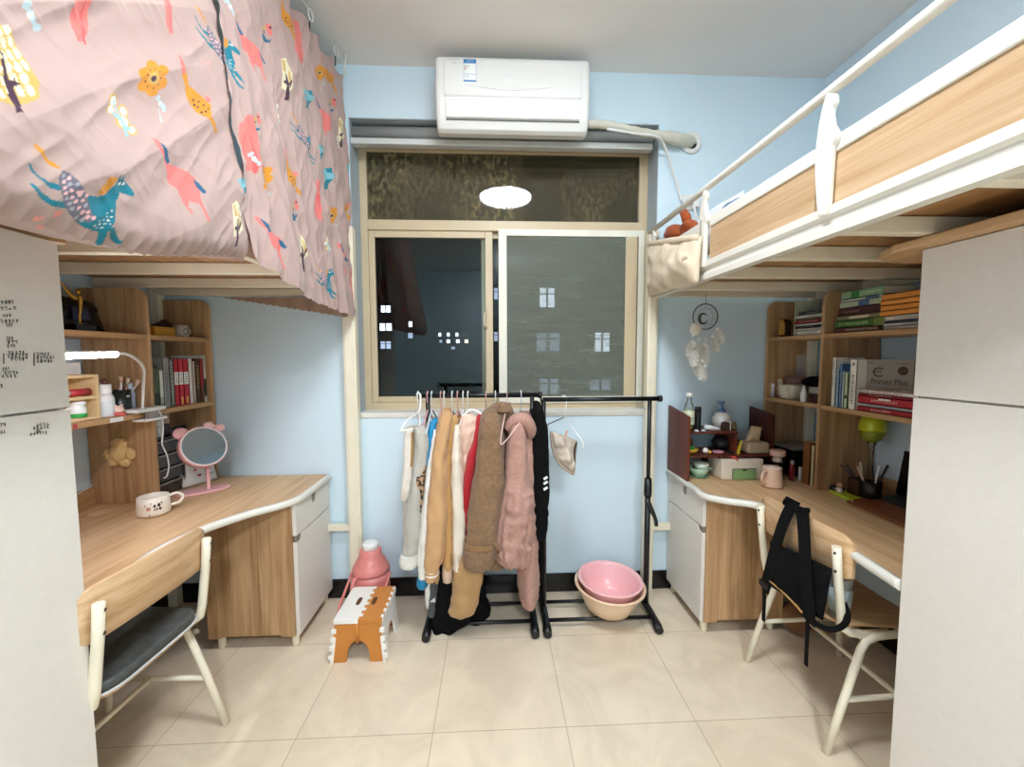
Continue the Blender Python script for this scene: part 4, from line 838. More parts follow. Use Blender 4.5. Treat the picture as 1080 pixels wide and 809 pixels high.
# 5 tan varsity jacket
TAN = cloth('#c69a6c', .3, 40)
t = garment('varsity_jacket', 'tan varsity jacket with white-striped cuff', 'jacket')
part('sleeve', loft([(466,474,434),(463,476,440),(460,474,455),(457,472,480),(453,472,515),(450,471,550),(448,469,578),(448,466,592),(449,463,600)], 1.95, [.02,.05,.06,.065,.07,.07,.065,.055,.045], wr=.006, seed=13), TAN, t)
cf = part('cuff', loft([(449,463,598),(448.5,462,604),(449,461,611)], 1.95, [.04,.04,.037], wr=.0012, seed=14, fold=14), TAN, t)
for y in (600.5, 604.5): part('cuff_stripe', loft([(448.3,463,y-.7),(448.2,463,y+.7)], 1.95, .0415, wr=.0005, seed=15), cloth('#f1ece2'), cf)
part('body', loft([(467,477,434),(464,475,450),(461,474,500),(458,473,580),(458,472,600)], 2.17, [.07,.14,.16,.16,.15], wr=.004, seed=16), TAN, t)
part('collar', loft([(468,475,430),(466,477,434),(466,476,440)], 2.04, [.03,.055,.06], wr=.002, seed=17), cloth('#b98a5a'), t)
# black trousers with white logo
t = garment('black_trousers', 'long black trousers reaching the floor under the tan garments', 'trousers')
part('waist', loft([(471,476,446),(469,477,460),(467,478,500),(466,480,560),(462,485,610)], 2.12, [.05,.07,.09,.10,.11], wr=.005, seed=18), M['blackcloth'], t)
part('trouser_leg', loft([(463,490,590),(461,496,620),(458.5,500,642),(457,490,657),(456,472,668),(455.5,460,677)], 2.065, [.06,.07,.075,.06,.04,.012], wr=.012, seed=19), M['blackcloth'], t)
part('trouser_leg', loft([(465,505,600),(466,512,622),(468,517,640),(470,513,652),(474,502,662),(478,488,668)], 2.15, [.06,.08,.08,.07,.05,.02], wr=.012, seed=20), M['blackcloth'], t)
t = garment('sports_trousers', 'dark grey sports trouser leg with small white logo near the floor', 'trousers')
part('trouser_leg', loft([(454,462,600),(453,462,620),(452,461,637),(451,461,648)], 2.05, [.03,.035,.035,.03], wr=.003, seed=21), cloth('#4b4e52'), t)
b = MB(); o_ = at('Y', 2.0, 454, 636)
for i, hh in enumerate((.008, .015, .022)): b.prism([(o_.x+i*.0085, o_.z), (o_.x+i*.0085+.006, o_.z), (o_.x+i*.0085+.006-.002, o_.z+hh), (o_.x+i*.0085-.0015, o_.z+hh-.003)], 'XZ', 2.006, 2.010)
part('logo', b, C('#f2f2f2', .6), t)
# 7 yellow tan jacket
YT_ = cloth('#bd925a', .1)
t = garment('cotton_jacket', 'yellow-tan cotton jacket behind the cream hooded coat', 'jacket')
part('sleeve', loft([(474,482,438),(471,484,446),(469,482,465),(468,481,500),(468,482,540),(467,482,570),(467,480,590),(469,478,598)], 2.0, [.02,.045,.05,.05,.055,.055,.05,.04], wr=.005, seed=22), YT_, t)
part('cuff', loft([(467,479,594),(467,478,602),(468,477,612)], 2.0, [.045,.045,.035], wr=.002, seed=23), cloth('#d8b9a0'), t)
part('body', loft([(476,486,440),(473,485,460),(472,486,520),(472,488,580)], 2.2, [.09,.13,.15,.15], wr=.004, seed=24), YT_, t)
# 8 cream coat with satin lining
t = garment('cream_coat', 'cream coat with open pink satin lining around a white hanger', 'coat')
CR = cloth('#e0d4c2', .25, 45)
part('sleeve', loft([(480,485,448),(478,486,456),(477,487,475),(476.5,489,505),(477,492,540),(478,492,570),(478,488,590),(479,486,600)], 1.96, [.02,.05,.055,.055,.055,.05,.04,.03], wr=.004, seed=25), CR, t)
part('lining', loft([(490,499,436),(486,504,444),(485,502,462),(486,497,482),(487,492,508)], 1.985, [.02,.035,.04,.035,.02], wr=.007, seed=26, fold=7), C('#dcb9a6', .32, var=.08), t)
part('body', loft([(486,501,440),(482,502,460),(482,502,520),(483,500,590)], 2.2, [.07,.12,.14,.14], wr=.004, seed=27), CR, t)
# khaki coat hanging low
KH = cloth('#b38d5e', .25, 40)
t = garment('khaki_coat', 'long khaki coat sleeve hanging lowest, below the brown teddy coat', 'coat')
part('sleeve', loft([(484,512,560),(481,511,585),(478,508,610),(475,505,632),(474,500,645),(480,492,650)], 1.985, [.06,.07,.07,.065,.05,.03], wr=.006, seed=28), KH, t)
part('body', loft([(492,508,450),(490,508,480),(488,510,540),(486,512,585)], 2.22, [.09,.12,.13,.13], wr=.004, seed=29), KH, t)
# red
t = garment('red_cardigan', 'crimson red cardigan showing as a diagonal band', 'cardigan')
part('sleeve', loft([(504,509,437),(501.5,508,446),(499,507,462),(492,502,490),(487,499,520),(485,497,545),(485,494,560),(487,491,566)], 1.965, [.02,.04,.045,.05,.05,.045,.035,.02], wr=.004, seed=30), cloth('#ad1522', .2), t)
part('body', loft([(505,511,440),(501,511,470),(499,511,520),(500,512,590)], 2.17, [.08,.13,.14,.15], wr=.003, seed=31), cloth('#ad1522', .2), t)
# 11 brown teddy coat
TED = cloth('#84664a', 1.0, 170, var=.22, vs=70)
t = garment('teddy_coat', 'shaggy brown teddy coat with belted cuff in the middle of the rack', 'coat')
sl = part('sleeve', loft([(512,524,432),(507,529,444),(504,531,465),(500,532,495),(496,531,525),(493,529,550),(491,527,570),(489,524,585)], 1.92, [.03,.07,.08,.085,.09,.09,.085,.08], wr=.006, seed=32), TED, t)
cf = part('cuff', loft([(490,525,571),(488,524,580),(488,521,590),(491,517,597)], 1.918, [.088,.092,.085,.06], wr=.003, seed=33), TED, t)
part('cuff_strap', loft([(489.5,525.5,568),(489,525.3,572.5)], 1.918, .0935, wr=.001, seed=34), cloth('#8a6640'), cf)
part('strap_tail', MB().tube([at('Y', 1.84, 517, 570), at('Y', 1.84, 523, 574), at('Y', 1.85, 527, 582)], .004, 6, flat=2), cloth('#8a6640'), cf)
part('body', loft([(519,538,434),(515,540,450),(513,540,490),(510,538,540),(508,536,585)], 2.14, [.10,.16,.17,.17,.17], wr=.006, seed=35), TED, t)
part('collar', loft([(524,537,425),(516,541,430),(508,543,438),(510,540,446)], 2.03, [.05,.09,.10,.09], wr=.008, seed=36), TED, t)
part('hood_tip', loft([(526,533,424),(524,535,428),(522,537,434)], 1.95, [.02,.035,.04], wr=.004, seed=37), TED, t)
# 12 pink chenille coat
PKC = cloth('#b68b7d', 1.0, 190, var=.14, vs=90)
t = garment('chenille_coat', 'dusty pink chenille coat with gathered sleeve, rightmost of the bulky coats', 'coat')
part('sleeve', loft([(541,551,443),(537,554,455),(534,556,475),(532,558,500),(529,559,515)], 1.93, [.03,.055,.06,.065,.07], wr=.004, seed=38), PKC, t)
part('puff_cuff', loft([(531,559,508),(528,561,520),(526,562,545),(525,561,570),(527,558,585),(533,553,597)], 1.93, [.07,.085,.09,.09,.08,.04], wr=.013, seed=39, fold=12, n=48), PKC, t)
part('body', loft([(546,560,446),(545,564,470),(545,566,520),(545,567,580),(546,567,615),(548,565,629),(553,560,633)], 2.08, [.08,.14,.15,.15,.14,.12,.06], wr=.006, seed=40), PKC, t)
hd = MB(); hp = [at('Y', y, px, py) for px, py, y in ((535,453,1.93),(541,445,1.92),(549,442,1.92),(556,446,1.93),(560,455,1.95),(557,462,1.98))]
part('hood', hd.tube(bez([tuple(q) for q in hp], 6), [.018+.016*math.sin(PI*i/30) for i in range(31)], 12), PKC, t)
part('hood_back', loft([(549,558,434),(547,561,440),(546,562,450)], 2.02, [.03,.05,.06], wr=.004, seed=41), cloth('#8d6a58', .5), t)
# 13 black coat
t = garment('black_coat', 'black coat with white sleeve stripes at the right end of the left rack', 'coat')
part('sleeve', loft([(566,571,428),(562,575,440),(561,578,470),(561,579,510),(562,578,540),(563,576,560),(566,573,568)], 1.98, [.02,.045,.055,.06,.055,.05,.03], wr=.004, seed=42), M['blackcloth'], t)
part('body', loft([(563,569,424),(559,572,436),(560,573,480),(561,573,560),(563,573,600)], 2.19, [.07,.12,.13,.13,.12], wr=.004, seed=43), M['blackcloth'], t)
for y in (503, 508, 514): part('stripe', MB().bar(at('Y', 1.918, 573.5, y+2.5), at('Y', 1.918, 577.5, y), .003, .011), C('#e8e8e6', .7), t)
# hangers
for px, c, lb_ in ((441, '#f0efe9', 'bare-shouldered white plastic hanger at the left end of the rack, holding the cream knit top'), (451, '#d9a7a6', 'pink hanger second from the left end, carrying the leopard scarf'), (455.5, '#cfd6d8', 'pale grey hanger holding the bright blue jacket'),
        (465, '#d2a29c', 'pink hanger between the blue and the tan jackets'), (468.5, '#ecebe4', 'cream-white hanger carrying the tan varsity jacket'), (477, '#dfe3e0', 'pale hanger over the yellow-tan cotton jacket'), (482.5, '#d4a19b', 'rose hanger just left of the cream coat'),
        (488.5, '#f4f3ee', 'thick white hanger with its curved arm seen around the satin lining'), (493.5, '#efeee8', 'white hanger directly right of the thick curved one'), (512.5, '#d69f97', 'pink hanger holding the red cardigan'), (522.5, '#e3e6df', 'pale hanger holding the brown teddy coat'),
        (534.5, '#d9b1a9', 'thin pink hanger hooked between the teddy and chenille coats'), (549.5, '#cfd5d8', 'pale metal hanger holding the pink chenille coat')):
    q = at('Y', 2.15, px, 418); hanger(lb_, q.x, c, tilt=-.035 if px == 441 else 0, yw=.19)
t = thing('hanger', 'white plastic hanger slanting out at the far left end of the rack', 'hanger', tuple(at('Y', 2.0, 432, 440)), 0, 'clothes hangers on the left rack')
obj('arm', MB().tube(bez([tuple(at('Y', y, px, py)) for px, py, y in ((439.5,416,2.16),(441.5,414.5,2.14),(443.5,418,2.13),(443,430,2.12),(440,436,2.09),(430,443,1.99),(424,451,1.95),(422.5,456,1.95))], 6), .0045, 8), C('#f2f2ec', .35), t)
obj('bar', MB().tube([at('Y', 1.95, 423, 455), at('Y', 1.96, 436, 452.5)], .004, 8), C('#f2f2ec', .35), t)
# visible curved arm of the thick hanger and thin wire hanger between the two coats
t = thing('hanger', 'white curved hanger arms framing the satin lining of the cream coat', 'hanger', tuple(at('Y', 1.99, 492, 440)), 0, 'clothes hangers on the left rack')
obj('arm', MB().tube(bez([tuple(at('Y', 1.97, *q)) for q in ((484,457),(486,445),(491,436),(498,432),(505,435),(509,440))], 6), .0055, 8), C('#f4f3ee', .3), t)
obj('arm', MB().tube(bez([tuple(at('Y', 1.965, *q)) for q in ((486,457),(491,459),(498,454),(504,446),(508,439))], 6), .004, 8), C('#dfe0dc', .3), t)
t = thing('hanger', 'thin pink wire hanger with bent arm dangling against the brown teddy coat', 'hanger', tuple(at('Y', 1.87, 530, 450)), 0, 'clothes hangers on the left rack')
obj('wire', MB().tube(bez([tuple(at('Y', y, px, py)) for px, py, y in ((534.5,418,2.13),(534,430,2.0),(531,445,1.85),(528,468,1.82),(535,463,1.82),(542,454,1.83),(548,446,1.87))], 6), .0028, 7), C('#e0c0b6', .35), t)
# loose hanger with a cap clipped on it, on the right rack
hx = at('Y', 2.15, 595, 420)
t = thing('hanger', 'white wire hanger on the right rack with a cap pegged to it', 'hanger', (hx.x, 2.15, 1.0))
zt_ = 1.197; nk = at('Y', 2.13, 595, 440)
obj('hook', MB().tube([(hx.x-.012, 2.15, zt_+.008), (hx.x-.006, 2.15, zt_+.02), (hx.x+.006, 2.148, zt_+.019), (hx.x+.012, 2.145, zt_+.004), (hx.x+.01, 2.14, zt_-.03), tuple(nk)], .0025, 7), C('#e9ecec', .35), t)
obj('arm', MB().tube([nk, at('Y', 2.02, 615, 466), at('Y', 2.02, 616, 471), at('Y', 2.02, 613, 473)], .003, 7), C('#f4f5f3', .35), t)
obj('arm', MB().tube([nk, at('Y', 2.26, 579, 447), at('Y', 2.27, 577, 449)], .003, 7), C('#5b6068', .35), t)
t = thing('cap', 'crumpled grey-beige cloth cap pegged below the hanger on the right rack', 'cap', tuple(at('Y', 2.08, 597, 480)))
CAPC = cloth('#c4b5a4', .3, 200, var=.15)
ca = [at('Y', 2.03, 581, 454), at('Y', 2.03, 587, 487), at('Y', 2.03, 606, 502), at('Y', 2.07, 609, 465)]
obj('crown', MB().pillow(ca, (.15,-1,.1), .045, .05, 22, .026, 4, 16), CAPC, t)
obj('brim', MB().tube(bez([tuple(at('Y', 2.0, *q)) for q in ((581,456),(583,473),(590,489),(604,500))], 6), .007, 8, flat=2.4), cloth('#a89684', .3), t)
obj('hat_opening', MB().tube(bez([tuple(at('Y', 2.02, *q)) for q in ((608,467),(606,476),(606,488))], 6), .005, 8, flat=2.4), C('#4a3b34', .9), t)
pg_ = at('Y', 2.05, 597, 460); obj('clothes_peg', MB().bar(pg_+Vector((.004,0,.03)), pg_+Vector((-.006,0,-.022)), .010, .012), C('#d6a895', .5), t, bevel=.002)
# ------------------------------------------------------------------ basins
def basin(label, c, tilt, R_, H, col, rimw=.012):
    mt = (Matrix.Rotation(tilt[0], 3, 'X') @ Matrix.Rotation(tilt[1], 3, 'Y'))
    prof = [(.001, 0), (R_*.55, 0), (R_*.63, .012), (R_*.78, H*.45), (R_*.9, H*.86), (R_*.93, H*.93), (R_*1.0, H*.95), (R_*1.0, H), (R_*.96, H*1.015), (R_*.905, H*.97), (R_*.87, H*.86), (R_*.75, H*.45), (R_*.6, .018), (R_*.5, .008), (.001, .008)]
    t = tag(obj('wash_basin', MB().lathe(prof, c, 48, mt), C(col, .28, var=.02)), label, 'basin', 'wash basins on the rack'); return t
basin('beige plastic wash basin holding the pink one, on the right rack', (.622, 2.12, .050), (.045, .035), .19, .145, '#ecceae')
basin('pink plastic wash basin nested inside the beige one', (.622, 2.117, .089), (.045, .035), .173, .138, '#f3bbbd')
# ------------------------------------------------------------------ folding stool
st = thing('folding_stool', 'orange-brown and white plastic folding step stool on the floor', 'stool', (-.64, 1.98, 0), 0)
SO, SW = C('#c67f35', .45, var=.02), C('#ece9e2', .4, var=.02)
x0, x1, xm, y0, y1, zt_ = -.748, -.526, -.636, 1.842, 2.115, .212
def teeth(xa_, ya, yb, n, d, s): # zigzag edge along Y
    out = []; st_ = (yb-ya)/n
    for i in range(n):
        out += [(xa_, ya+i*st_), (xa_, ya+(i+.5)*st_), (xa_+d*s, ya+(i+.5)*st_), (xa_+d*s, ya+(i+1)*st_)]
    return out
e = teeth(xm, y0, y1, 6, .014, 1)
def holed(poly, plane, d0, d1, hole): # slot as a dark recess
    return MB().prism(poly, plane, d0, d1)
tl = obj('top_half', MB().prism([(x0, y0)]+e+[(x0, y1)], 'XY', .190, zt_), SW, st, bevel=.002); tl['label'] = 'white half of the top'
tr_ = obj('top_half', MB().prism(e[::-1]+[(x1, y0), (x1, y1)][::1], 'XY', .190, zt_), SO, st, bevel=.002); tr_['label'] = 'orange-brown half of the top'
SL = C('#5a2f14', .6)
for x, tp in ((-.675, tl), (-.600, tr_)):
    obj('hand_slot', MB().prism([(x+.011*math.cos(a), 1.985+.032*math.copysign(abs(math.sin(a))**.6, math.sin(a))) for a in np.arange(20)*PI/10], 'XY', .2, zt_+.0012), SL, tp)
obj('edge_tooth', MB(), SW, st) if False else None
for i in range(6):
    yy = y0+(i+.5)*(y1-y0)/6; obj('edge_tooth', MB().box(x1-.010, x1+.004, yy-.012, yy+.012, .186, zt_+.001), SW, st, bevel=.002)
def endp(yf_, yb_, name):
    xo0, xo1 = -.768, -.518; xi0, xi1 = x0+.004, x1-.004; ar = [(-.643+.052*math.cos(a), .052*0+.02+.075*math.sin(a)) for a in np.linspace(0, PI, 13)]
    poly = [(xo0, 0), (xi0, .188), (xi1, .188), (xo1, 0), (-.588, 0)]+[(x+.003, z+.01) for x, z in ar]+[(-.698, 0)]
    return MB().prism(poly, 'XZ', yf_, yb_)
fpn = obj('end_panel', endp(y0+.004, y0+.018, 'f'), SO, st, bevel=.002)
obj('hinge_rib', MB().tube([(-.641, y0+.002, .10), (-.641, y0+.002, .19)], .008, 8), SO, fpn)
obj('end_panel', endp(y1-.018, y1-.004, 'b'), SO, st, bevel=.002)
for s, xo, xi in ((-1, -.770, x0+.004), (1, -.512, x1-.004)):
    ar = [(1.978+.07*math.cos(a), .02+.085*math.sin(a)) for a in np.linspace(0, PI, 13)]
    poly = [(y0+.0, 0), (y0+.006, .188), (y1-.006, .188), (y1, 0), (2.05, 0)]+[(a, c+.0) for a, c in ar]+[(1.906, 0)]
    mbx = MB(); n = len(poly)
    f = lambda z: xo+(xi-xo)*z/.188
    vs = [(f(z), y, z) for y, z in poly]+[(f(z)-s*.014, y, z) for y, z in poly]
    mbx.add(vs, [(i, (i+1) % n, n+(i+1) % n, n+i) for i in range(n)]+[tuple(range(n))[::-1], tuple(range(n, 2*n))])
    sp = obj('side_panel', mbx, SW, st, bevel=.0015); sp['label'] = 'white side panel'
    for i in range(4):
        z = .03+i*.042; obj('edge_tooth', MB().box(f(z)-.011, f(z)+.011, y0-.0015, y0+.012, z-.011, z+.011), SW, st, bevel=.002)
# ------------------------------------------------------------------ thermos
TH = C('#d8827b', .35, var=.02)
tx, ty = -.693, 2.245
th = thing('thermos_flask', 'pink thermos flask with white stopper standing behind the folding stool', 'thermos', (tx, ty, 0))
obj('body', MB().lathe([(.001, .002), (.098, .002), (.102, .012), (.102, .19), (.101, .235)], (tx, ty, 0), 36), TH, th)
obj('shoulder', MB().lathe([(.1018, .231), (.1005, .246), (.0955, .262), (.088, .275), (.084, .281), (.0825, .286), (.076, .298), (.067, .312), (.061, .322), (.060, .350), (.054, .357), (.03, .358)], (tx, ty, 0), 36), TH, th)
obj('stopper', MB().lathe([(.041, .350), (.044, .384), (.041, .392), (.03, .396), (.001, .396)], (tx, ty, 0), 28), M['plastic_w'], th)
obj('handle', MB().tube(bez([(tx-.05, ty-.085, .235), (tx-.055, ty-.125, .235), (tx-.06, ty-.135, .20), (tx-.06, ty-.13, .11), (tx-.055, ty-.095, .07)], 6), .011, 10), TH, th)
obj('bail_handle', MB().tube(bez([(tx-.105, ty+.0, .22), (tx-.125, ty-.05, .15), (tx-.14, ty-.11, .085), (tx-.12, ty-.125, .07), (tx, ty-.125, .075), (tx+.07, ty-.12, .08), (tx+.09, ty-.08, .14), (tx+.105, ty, .22)], 6), .0075, 8), TH, th)
# ------------------------------------------------------------------ books
PAGES = mat('book_pages', '#e8e0cc', .85, var=.08, vs=120, stretch=(1,1,1))
def book(label, Mx, d, t, h, col, group, rough=.5, marks=None, name='book'):
    """local box: x depth from the spine, y thickness, z height"""
    o = thing(name, label, 'book', tuple(Mx @ Vector((d/2, t/2, 0))), 0, group); c = .0022 if t > .01 else .001
    b = MB().box(0, d, 0, c, 0, h, Mx).box(0, d, t-c, t, 0, h, Mx).box(0, c*1.3, 0, t, 0, h, Mx)
    obj('cover', b, C(col, rough), o)
    obj('pages', MB().box(c, d-.004, c, t-c, .003, h-.003, Mx), PAGES, o)
    for (kind, a0, a1, z0, z1, mc) in (marks or []):
        if kind == 'b': obj('spine_label', MB().box(-.0006, .001, t*a0, t*a1, h*z0, h*z1, Mx), C(mc, .5), o)
        if kind == 's':
            m2 = MB(); O_ = Mx @ Vector((-.0008, t*(a1 if Mx.to_3x3().determinant() > 0 else a0), h*z0))
            zz = (Mx.to_3x3() @ Vector((0,0,1))); yy = (Mx.to_3x3() @ Vector((0,1,0))); nrm = (Mx.to_3x3() @ Vector((-1,0,0)))
            r_, u_ = zz, zz.cross(nrm)*-1
            if r_.cross(u_).dot(nrm) < 0: u_ = -u_
            st_ = Mx @ Vector((-.0006, t*.5, h*z0)) - u_*(t*(a1-a0)/2)
            scribble(m2, st_, r_, u_, h*(z1-z0), t*(a1-a0), seed=int(h*1e4+z0*100), lift=.0006); obj('spine_lettering', m2, C(mc, .6), o)
    return o
def upright(x, y, z, s, lean=0):   # spine facing -s (towards the aisle), thickness along +Y
    return Matrix.Translation((x, y, z)) @ Matrix.Rotation(lean, 4, 'X') @ (Matrix(((1,0,0,0),(0,1,0,0),(0,0,1,0),(0,0,0,1))) if s > 0 else Matrix(((-1,0,0,0),(0,1,0,0),(0,0,1,0),(0,0,0,1))))
def flat(x, y, z, s, yaw=0):       # lying: thickness up, height along +Y
    return Matrix.Translation((x, y, z)) @ Matrix.Rotation(yaw, 4, 'Z') @ Matrix(((s,0,0,0),(0,0,1,0),(0,1,0,0),(0,0,0,1)))
# left shelf, middle row: measured spine edges (photo x at the front X=-1.60, y just above the shelf)
def ypx(px, py, X): return at('X', X, px, py).y
row = [(163, 168.5, .195, '#4f5a3f', 'dark green thin book, first at the left end of the row', [('b',.1,.9,.02,.4,'#20301f')]), (169, 173, .185, '#9aa193', 'grey-green slim book, second in the row', [('b',.1,.9,.3,.95,'#c9cbbd')]),
    (173.5, 180, .245, '#8b8a86', 'tall grey book, third in the row', [('s',.3,.7,.1,.7,'#5c5b58')]), (180.5, 184.5, .235, '#77766f', 'slim grey ring-bound book beside the red series', [('s',.2,.8,.05,.95,'#cfcfc8')]),
    (185, 189.5, .238, '#b61f2c', 'red boxed volume with white label, left of the three', [('b',.08,.92,.45,.72,'#ece8e2'),('s',.3,.7,.48,.70,'#222222')]), (190, 194.5, .238, '#c3222f', 'red boxed volume with white label, middle of the three', [('b',.08,.92,.45,.72,'#ece8e2'),('s',.3,.7,.48,.70,'#222222'),('b',.3,.7,.02,.18,'#d9a94e')]),
    (195, 200, .236, '#b61f2c', 'red boxed volume with white label, right of the three', [('b',.08,.92,.45,.72,'#ece8e2'),('s',.3,.7,.48,.70,'#222222'),('b',.3,.7,.02,.18,'#d9a94e')]), (200.5, 204, .238, '#e4d6cd', 'cream book just right of the red series', []),
    (204.5, 207, .225, '#c9b9a4', 'thin beige book between the cream and the brown spines', []), (207.5, 212, .238, '#4a3524', 'dark brown book with gold lettering', [('s',.25,.75,.3,.85,'#c8a46a')]), (212.5, 215.5, .238, '#a12a2e', 'slim red book between brown and white spines', [('b',.05,.95,.0,.35,'#5b4030')]),
    (216, 220.5, .255, '#e3e0d6', 'white tall book near the right end of the left shelf', [('s',.3,.7,.75,.95,'#333333'),('b',.1,.9,.12,.5,'#26352f')]), (221, 224, .24, '#d9cbb8', 'last pale book at the right end of the left shelf', [])]
for x0, x1, h, c, lb_, mk in row:
    ya, yb_ = ypx(x0, 428, -1.60), ypx(x1, 424, -1.60)
    ya = max(ya, 1.958); yb_ = min(yb_, 2.342)
    book(lb_+' of the left bookcase' if 'bookcase' not in lb_ and 'shelf' not in lb_ else lb_, upright(-1.598, ya, 1.1825, -1), .17, max(.006, yb_-ya), h, c, 'books on the left bookcase', marks=mk)
# right bookcase
GT, GM = 'books on the top shelf of the right bookcase', 'books on the middle shelf of the right bookcase'
def stack(items, y0, x, z, group, s=1):
    for (L, t, d, c, dy, dx, lb_, mk) in items:
        book(lb_, flat(x+dx, y0+dy, z, s), d, t, L, c, group, marks=mk); z += t+.0006
    return z
bx = 1.635
yb0 = ypx(870, 345, bx)
stack([(.19,.024,.14,'#d8d2c4',.0,0,'white paperback at the bottom of the window-side stack, black spine mark',[('b',.1,.9,.93,.97,'#222222'),('s',.2,.6,.2,.7,'#999999')]), (.185,.012,.14,'#cfc8ba',.004,.004,'thin off-white booklet second from the bottom of the window-side stack',[]), (.187,.011,.14,'#23242c',.006,0,'thin navy-black book in the window-side stack',[('s',.3,.7,.3,.8,'#b9b9b9')]), (.19,.012,.14,'#ddd6c8',.002,.005,'cream book above the navy one in the window-side stack',[]),
    (.20,.018,.14,'#8f1f24',.0,0,'deep red book in the middle of the window-side stack',[('s',.3,.7,.2,.8,'#d9b9a9')]), (.195,.009,.14,'#5f6a45',.006,.006,'olive thin book above the deep red one',[]), (.195,.016,.14,'#d5cfc0',-.002,.003,'white book second from the top of the window-side stack',[('s',.2,.7,.2,.6,'#888888')]), (.175,.017,.13,'#2b2f3a',.01,.01,'dark navy book topping the window-side stack',[('s',.3,.7,.2,.7,'#c9c9c9')])], 1.958, bx, 1.534, GT)
def leanbook(): pass
book('cream-spined tall book standing between the amber bottle and the stack', upright(1.64, ypx(837, 350, 1.64)-.012, 1.534, 1), .13, .012, .19, '#c9cdb0', GT)
yl = ypx(932, 345, bx)
stack([(.245,.022,.16,'#5a2a20',0,0,'maroon-brown thick book at the bottom of the green stack',[('s',.3,.7,.1,.75,'#d8c9a9')]), (.25,.032,.16,'#3f6b2a',-.003,.0,'green textbook on the maroon one, pale lettering',[('s',.3,.7,.3,.9,'#c9d8a9'),('b',0,1,0,.2,'#6b7a3a')]), (.235,.022,.16,'#7f7a55',.006,.004,'olive-grey book with pale label in the green stack',[('b',.25,.8,.3,.72,'#c4bf9f')]),
    (.225,.034,.155,'#47201f',.012,.006,'dark maroon hardback below the pale green papers',[('s',.35,.6,.5,.9,'#b99a8a')])], ypx(932, 346, bx)-.0, bx, 1.534, GT)
stack([(.215,.028,.15,'#a9b49a',.012,.004,'pale green magazine with blue picture in the green stack',[('b',.1,.9,.3,.55,'#46628a')]), (.21,.012,.15,'#c9cfba',.016,.008,'pale thin magazine just over the blue-pictured one',[('b',.1,.9,.1,.4,'#53708f')]), (.205,.034,.15,'#8fae86',.018,.006,'light green book topping the green stack, darker green patch',[('b',.05,.9,.55,.75,'#2f7a3d'),('s',.3,.6,.05,.4,'#e1e8d6')])], ypx(932, 346, bx), bx, 1.534+.1125, GT)
y3 = 1.46
stack([(.205,.013,.15,'#d9d3c6',.0,0,'white booklet at the bottom of the orange stack',[('s',.3,.7,.2,.9,'#8a8a88')]), (.205,.012,.15,'#cfcac0',.004,0,'grey-white booklet second in the orange stack',[('s',.3,.7,.1,.5,'#55585c')]), (.205,.009,.15,'#42404f',.0,.003,'thin slate booklet in the orange stack',[]), (.205,.020,.15,'#cdc6b8',.0,0,'off-white booklet right below the orange books',[('s',.3,.7,.2,.7,'#8f8a80')]),
    (.205,.021,.15,'#e8963a',0,0,'lowest of the four orange books',[]), (.205,.022,.15,'#e5913a',0,.002,'second lowest of the four orange books',[]), (.205,.021,.15,'#e89a42',0,.0,'third of the four orange books',[]), (.205,.024,.15,'#e5923a',0,.003,'topmost of the four orange books',[])], y3, bx, 1.534, GT)
# middle shelf right compartment: upright books
for (x0, x1, h, c, lb_, mk, dx) in [(873.5, 877, .14, '#4f7a5a', 'green thin short book beside the middle upright', [], .02), (876, 880, .235, '#e6e2d6', 'tall white book with black title, left of the blue ones', [('s',.3,.7,.4,.95,'#333333')], 0), (880.5, 883.5, .18, '#8fa9c0', 'pale blue book between white and blue spines', [], .0), (884, 887, .205, '#4a6f9a', 'blue book with white lettering, middle of the upright row', [('s',.3,.7,.1,.8,'#dfe6ee')], 0),
        (887, 889, .17, '#d9dfe0', 'thin pale booklet right of the blue book', [], .0), (889.5, 893, .165, '#bcd0a8', 'pale green book with dark dot low on its spine', [('b',.1,.9,.28,.36,'#223322')], .0), (889.6, 892.6, .225, '#1f4a4a', 'dark teal tall book behind the pale green one', [], .03), (895.5, 902.5, .225, '#efe9dc', 'thick white programming book spine beside the grey notebook cover', [('s',.3,.7,.1,.7,'#555555'),('s',.3,.7,.88,.94,'#333333')], -.004)]:
    ya, yb_ = ypx(x1, 422, 1.63), ypx(x0, 420, 1.63)
    if dx == .03: ya, yb_ = ypx(895.2, 422, 1.63), ypx(893.3, 421, 1.63)
    book(lb_, upright(1.632+dx, min(ya, yb_), 1.1825, 1), .14, abs(yb_-ya), h, c, GM, marks=mk)
# the big book turned cover-out
q0 = at('X', 1.66, 904, 428); q1 = at('X', 1.66, 947, 430)
y1_, y0_ = q0.y, q1.y; zb_ = 1.1825+.0
cv = thing('book', 'programming textbook standing cover-out, grey cover with dark title', 'book', (1.70, (y0_+y1_)/2, zb_), 0, GM)
yA, yB = y1_-.006, y1_-.196
Mc = Matrix(((.30,0,.954,1.668),(-.954,0,.30,yA),(0,1,0,1.184),(0,0,0,1)))   # local x along cover, y up, z into the shelf
Mc = Matrix.Translation((1.668, yA, 1.184)) @ Matrix.Rotation(-PI/2+.30, 4, 'Z') @ Matrix.Rotation(PI/2, 4, 'X')
obj('cover', MB().box(0, .185, 0, .225, -.003, 0, Mc).box(0, .185, 0, .225, -.028, -.025, Mc).box(0, .003, 0, .225, -.028, 0, Mc), C('#8d867c', .5), cv)
obj('pages', MB().box(.003, .182, .003, .222, -.025, -.003, Mc), PAGES, cv)
rt_, up_ = (Mc.to_3x3() @ Vector((1,0,0))), (Mc.to_3x3() @ Vector((0,1,0)))
b = MB(); text_mb(b, 'C', Mc @ Vector((.040, .150, .0002)), rt_, up_, .060); obj('title_initial', b, C('#2b2622', .6), cv)
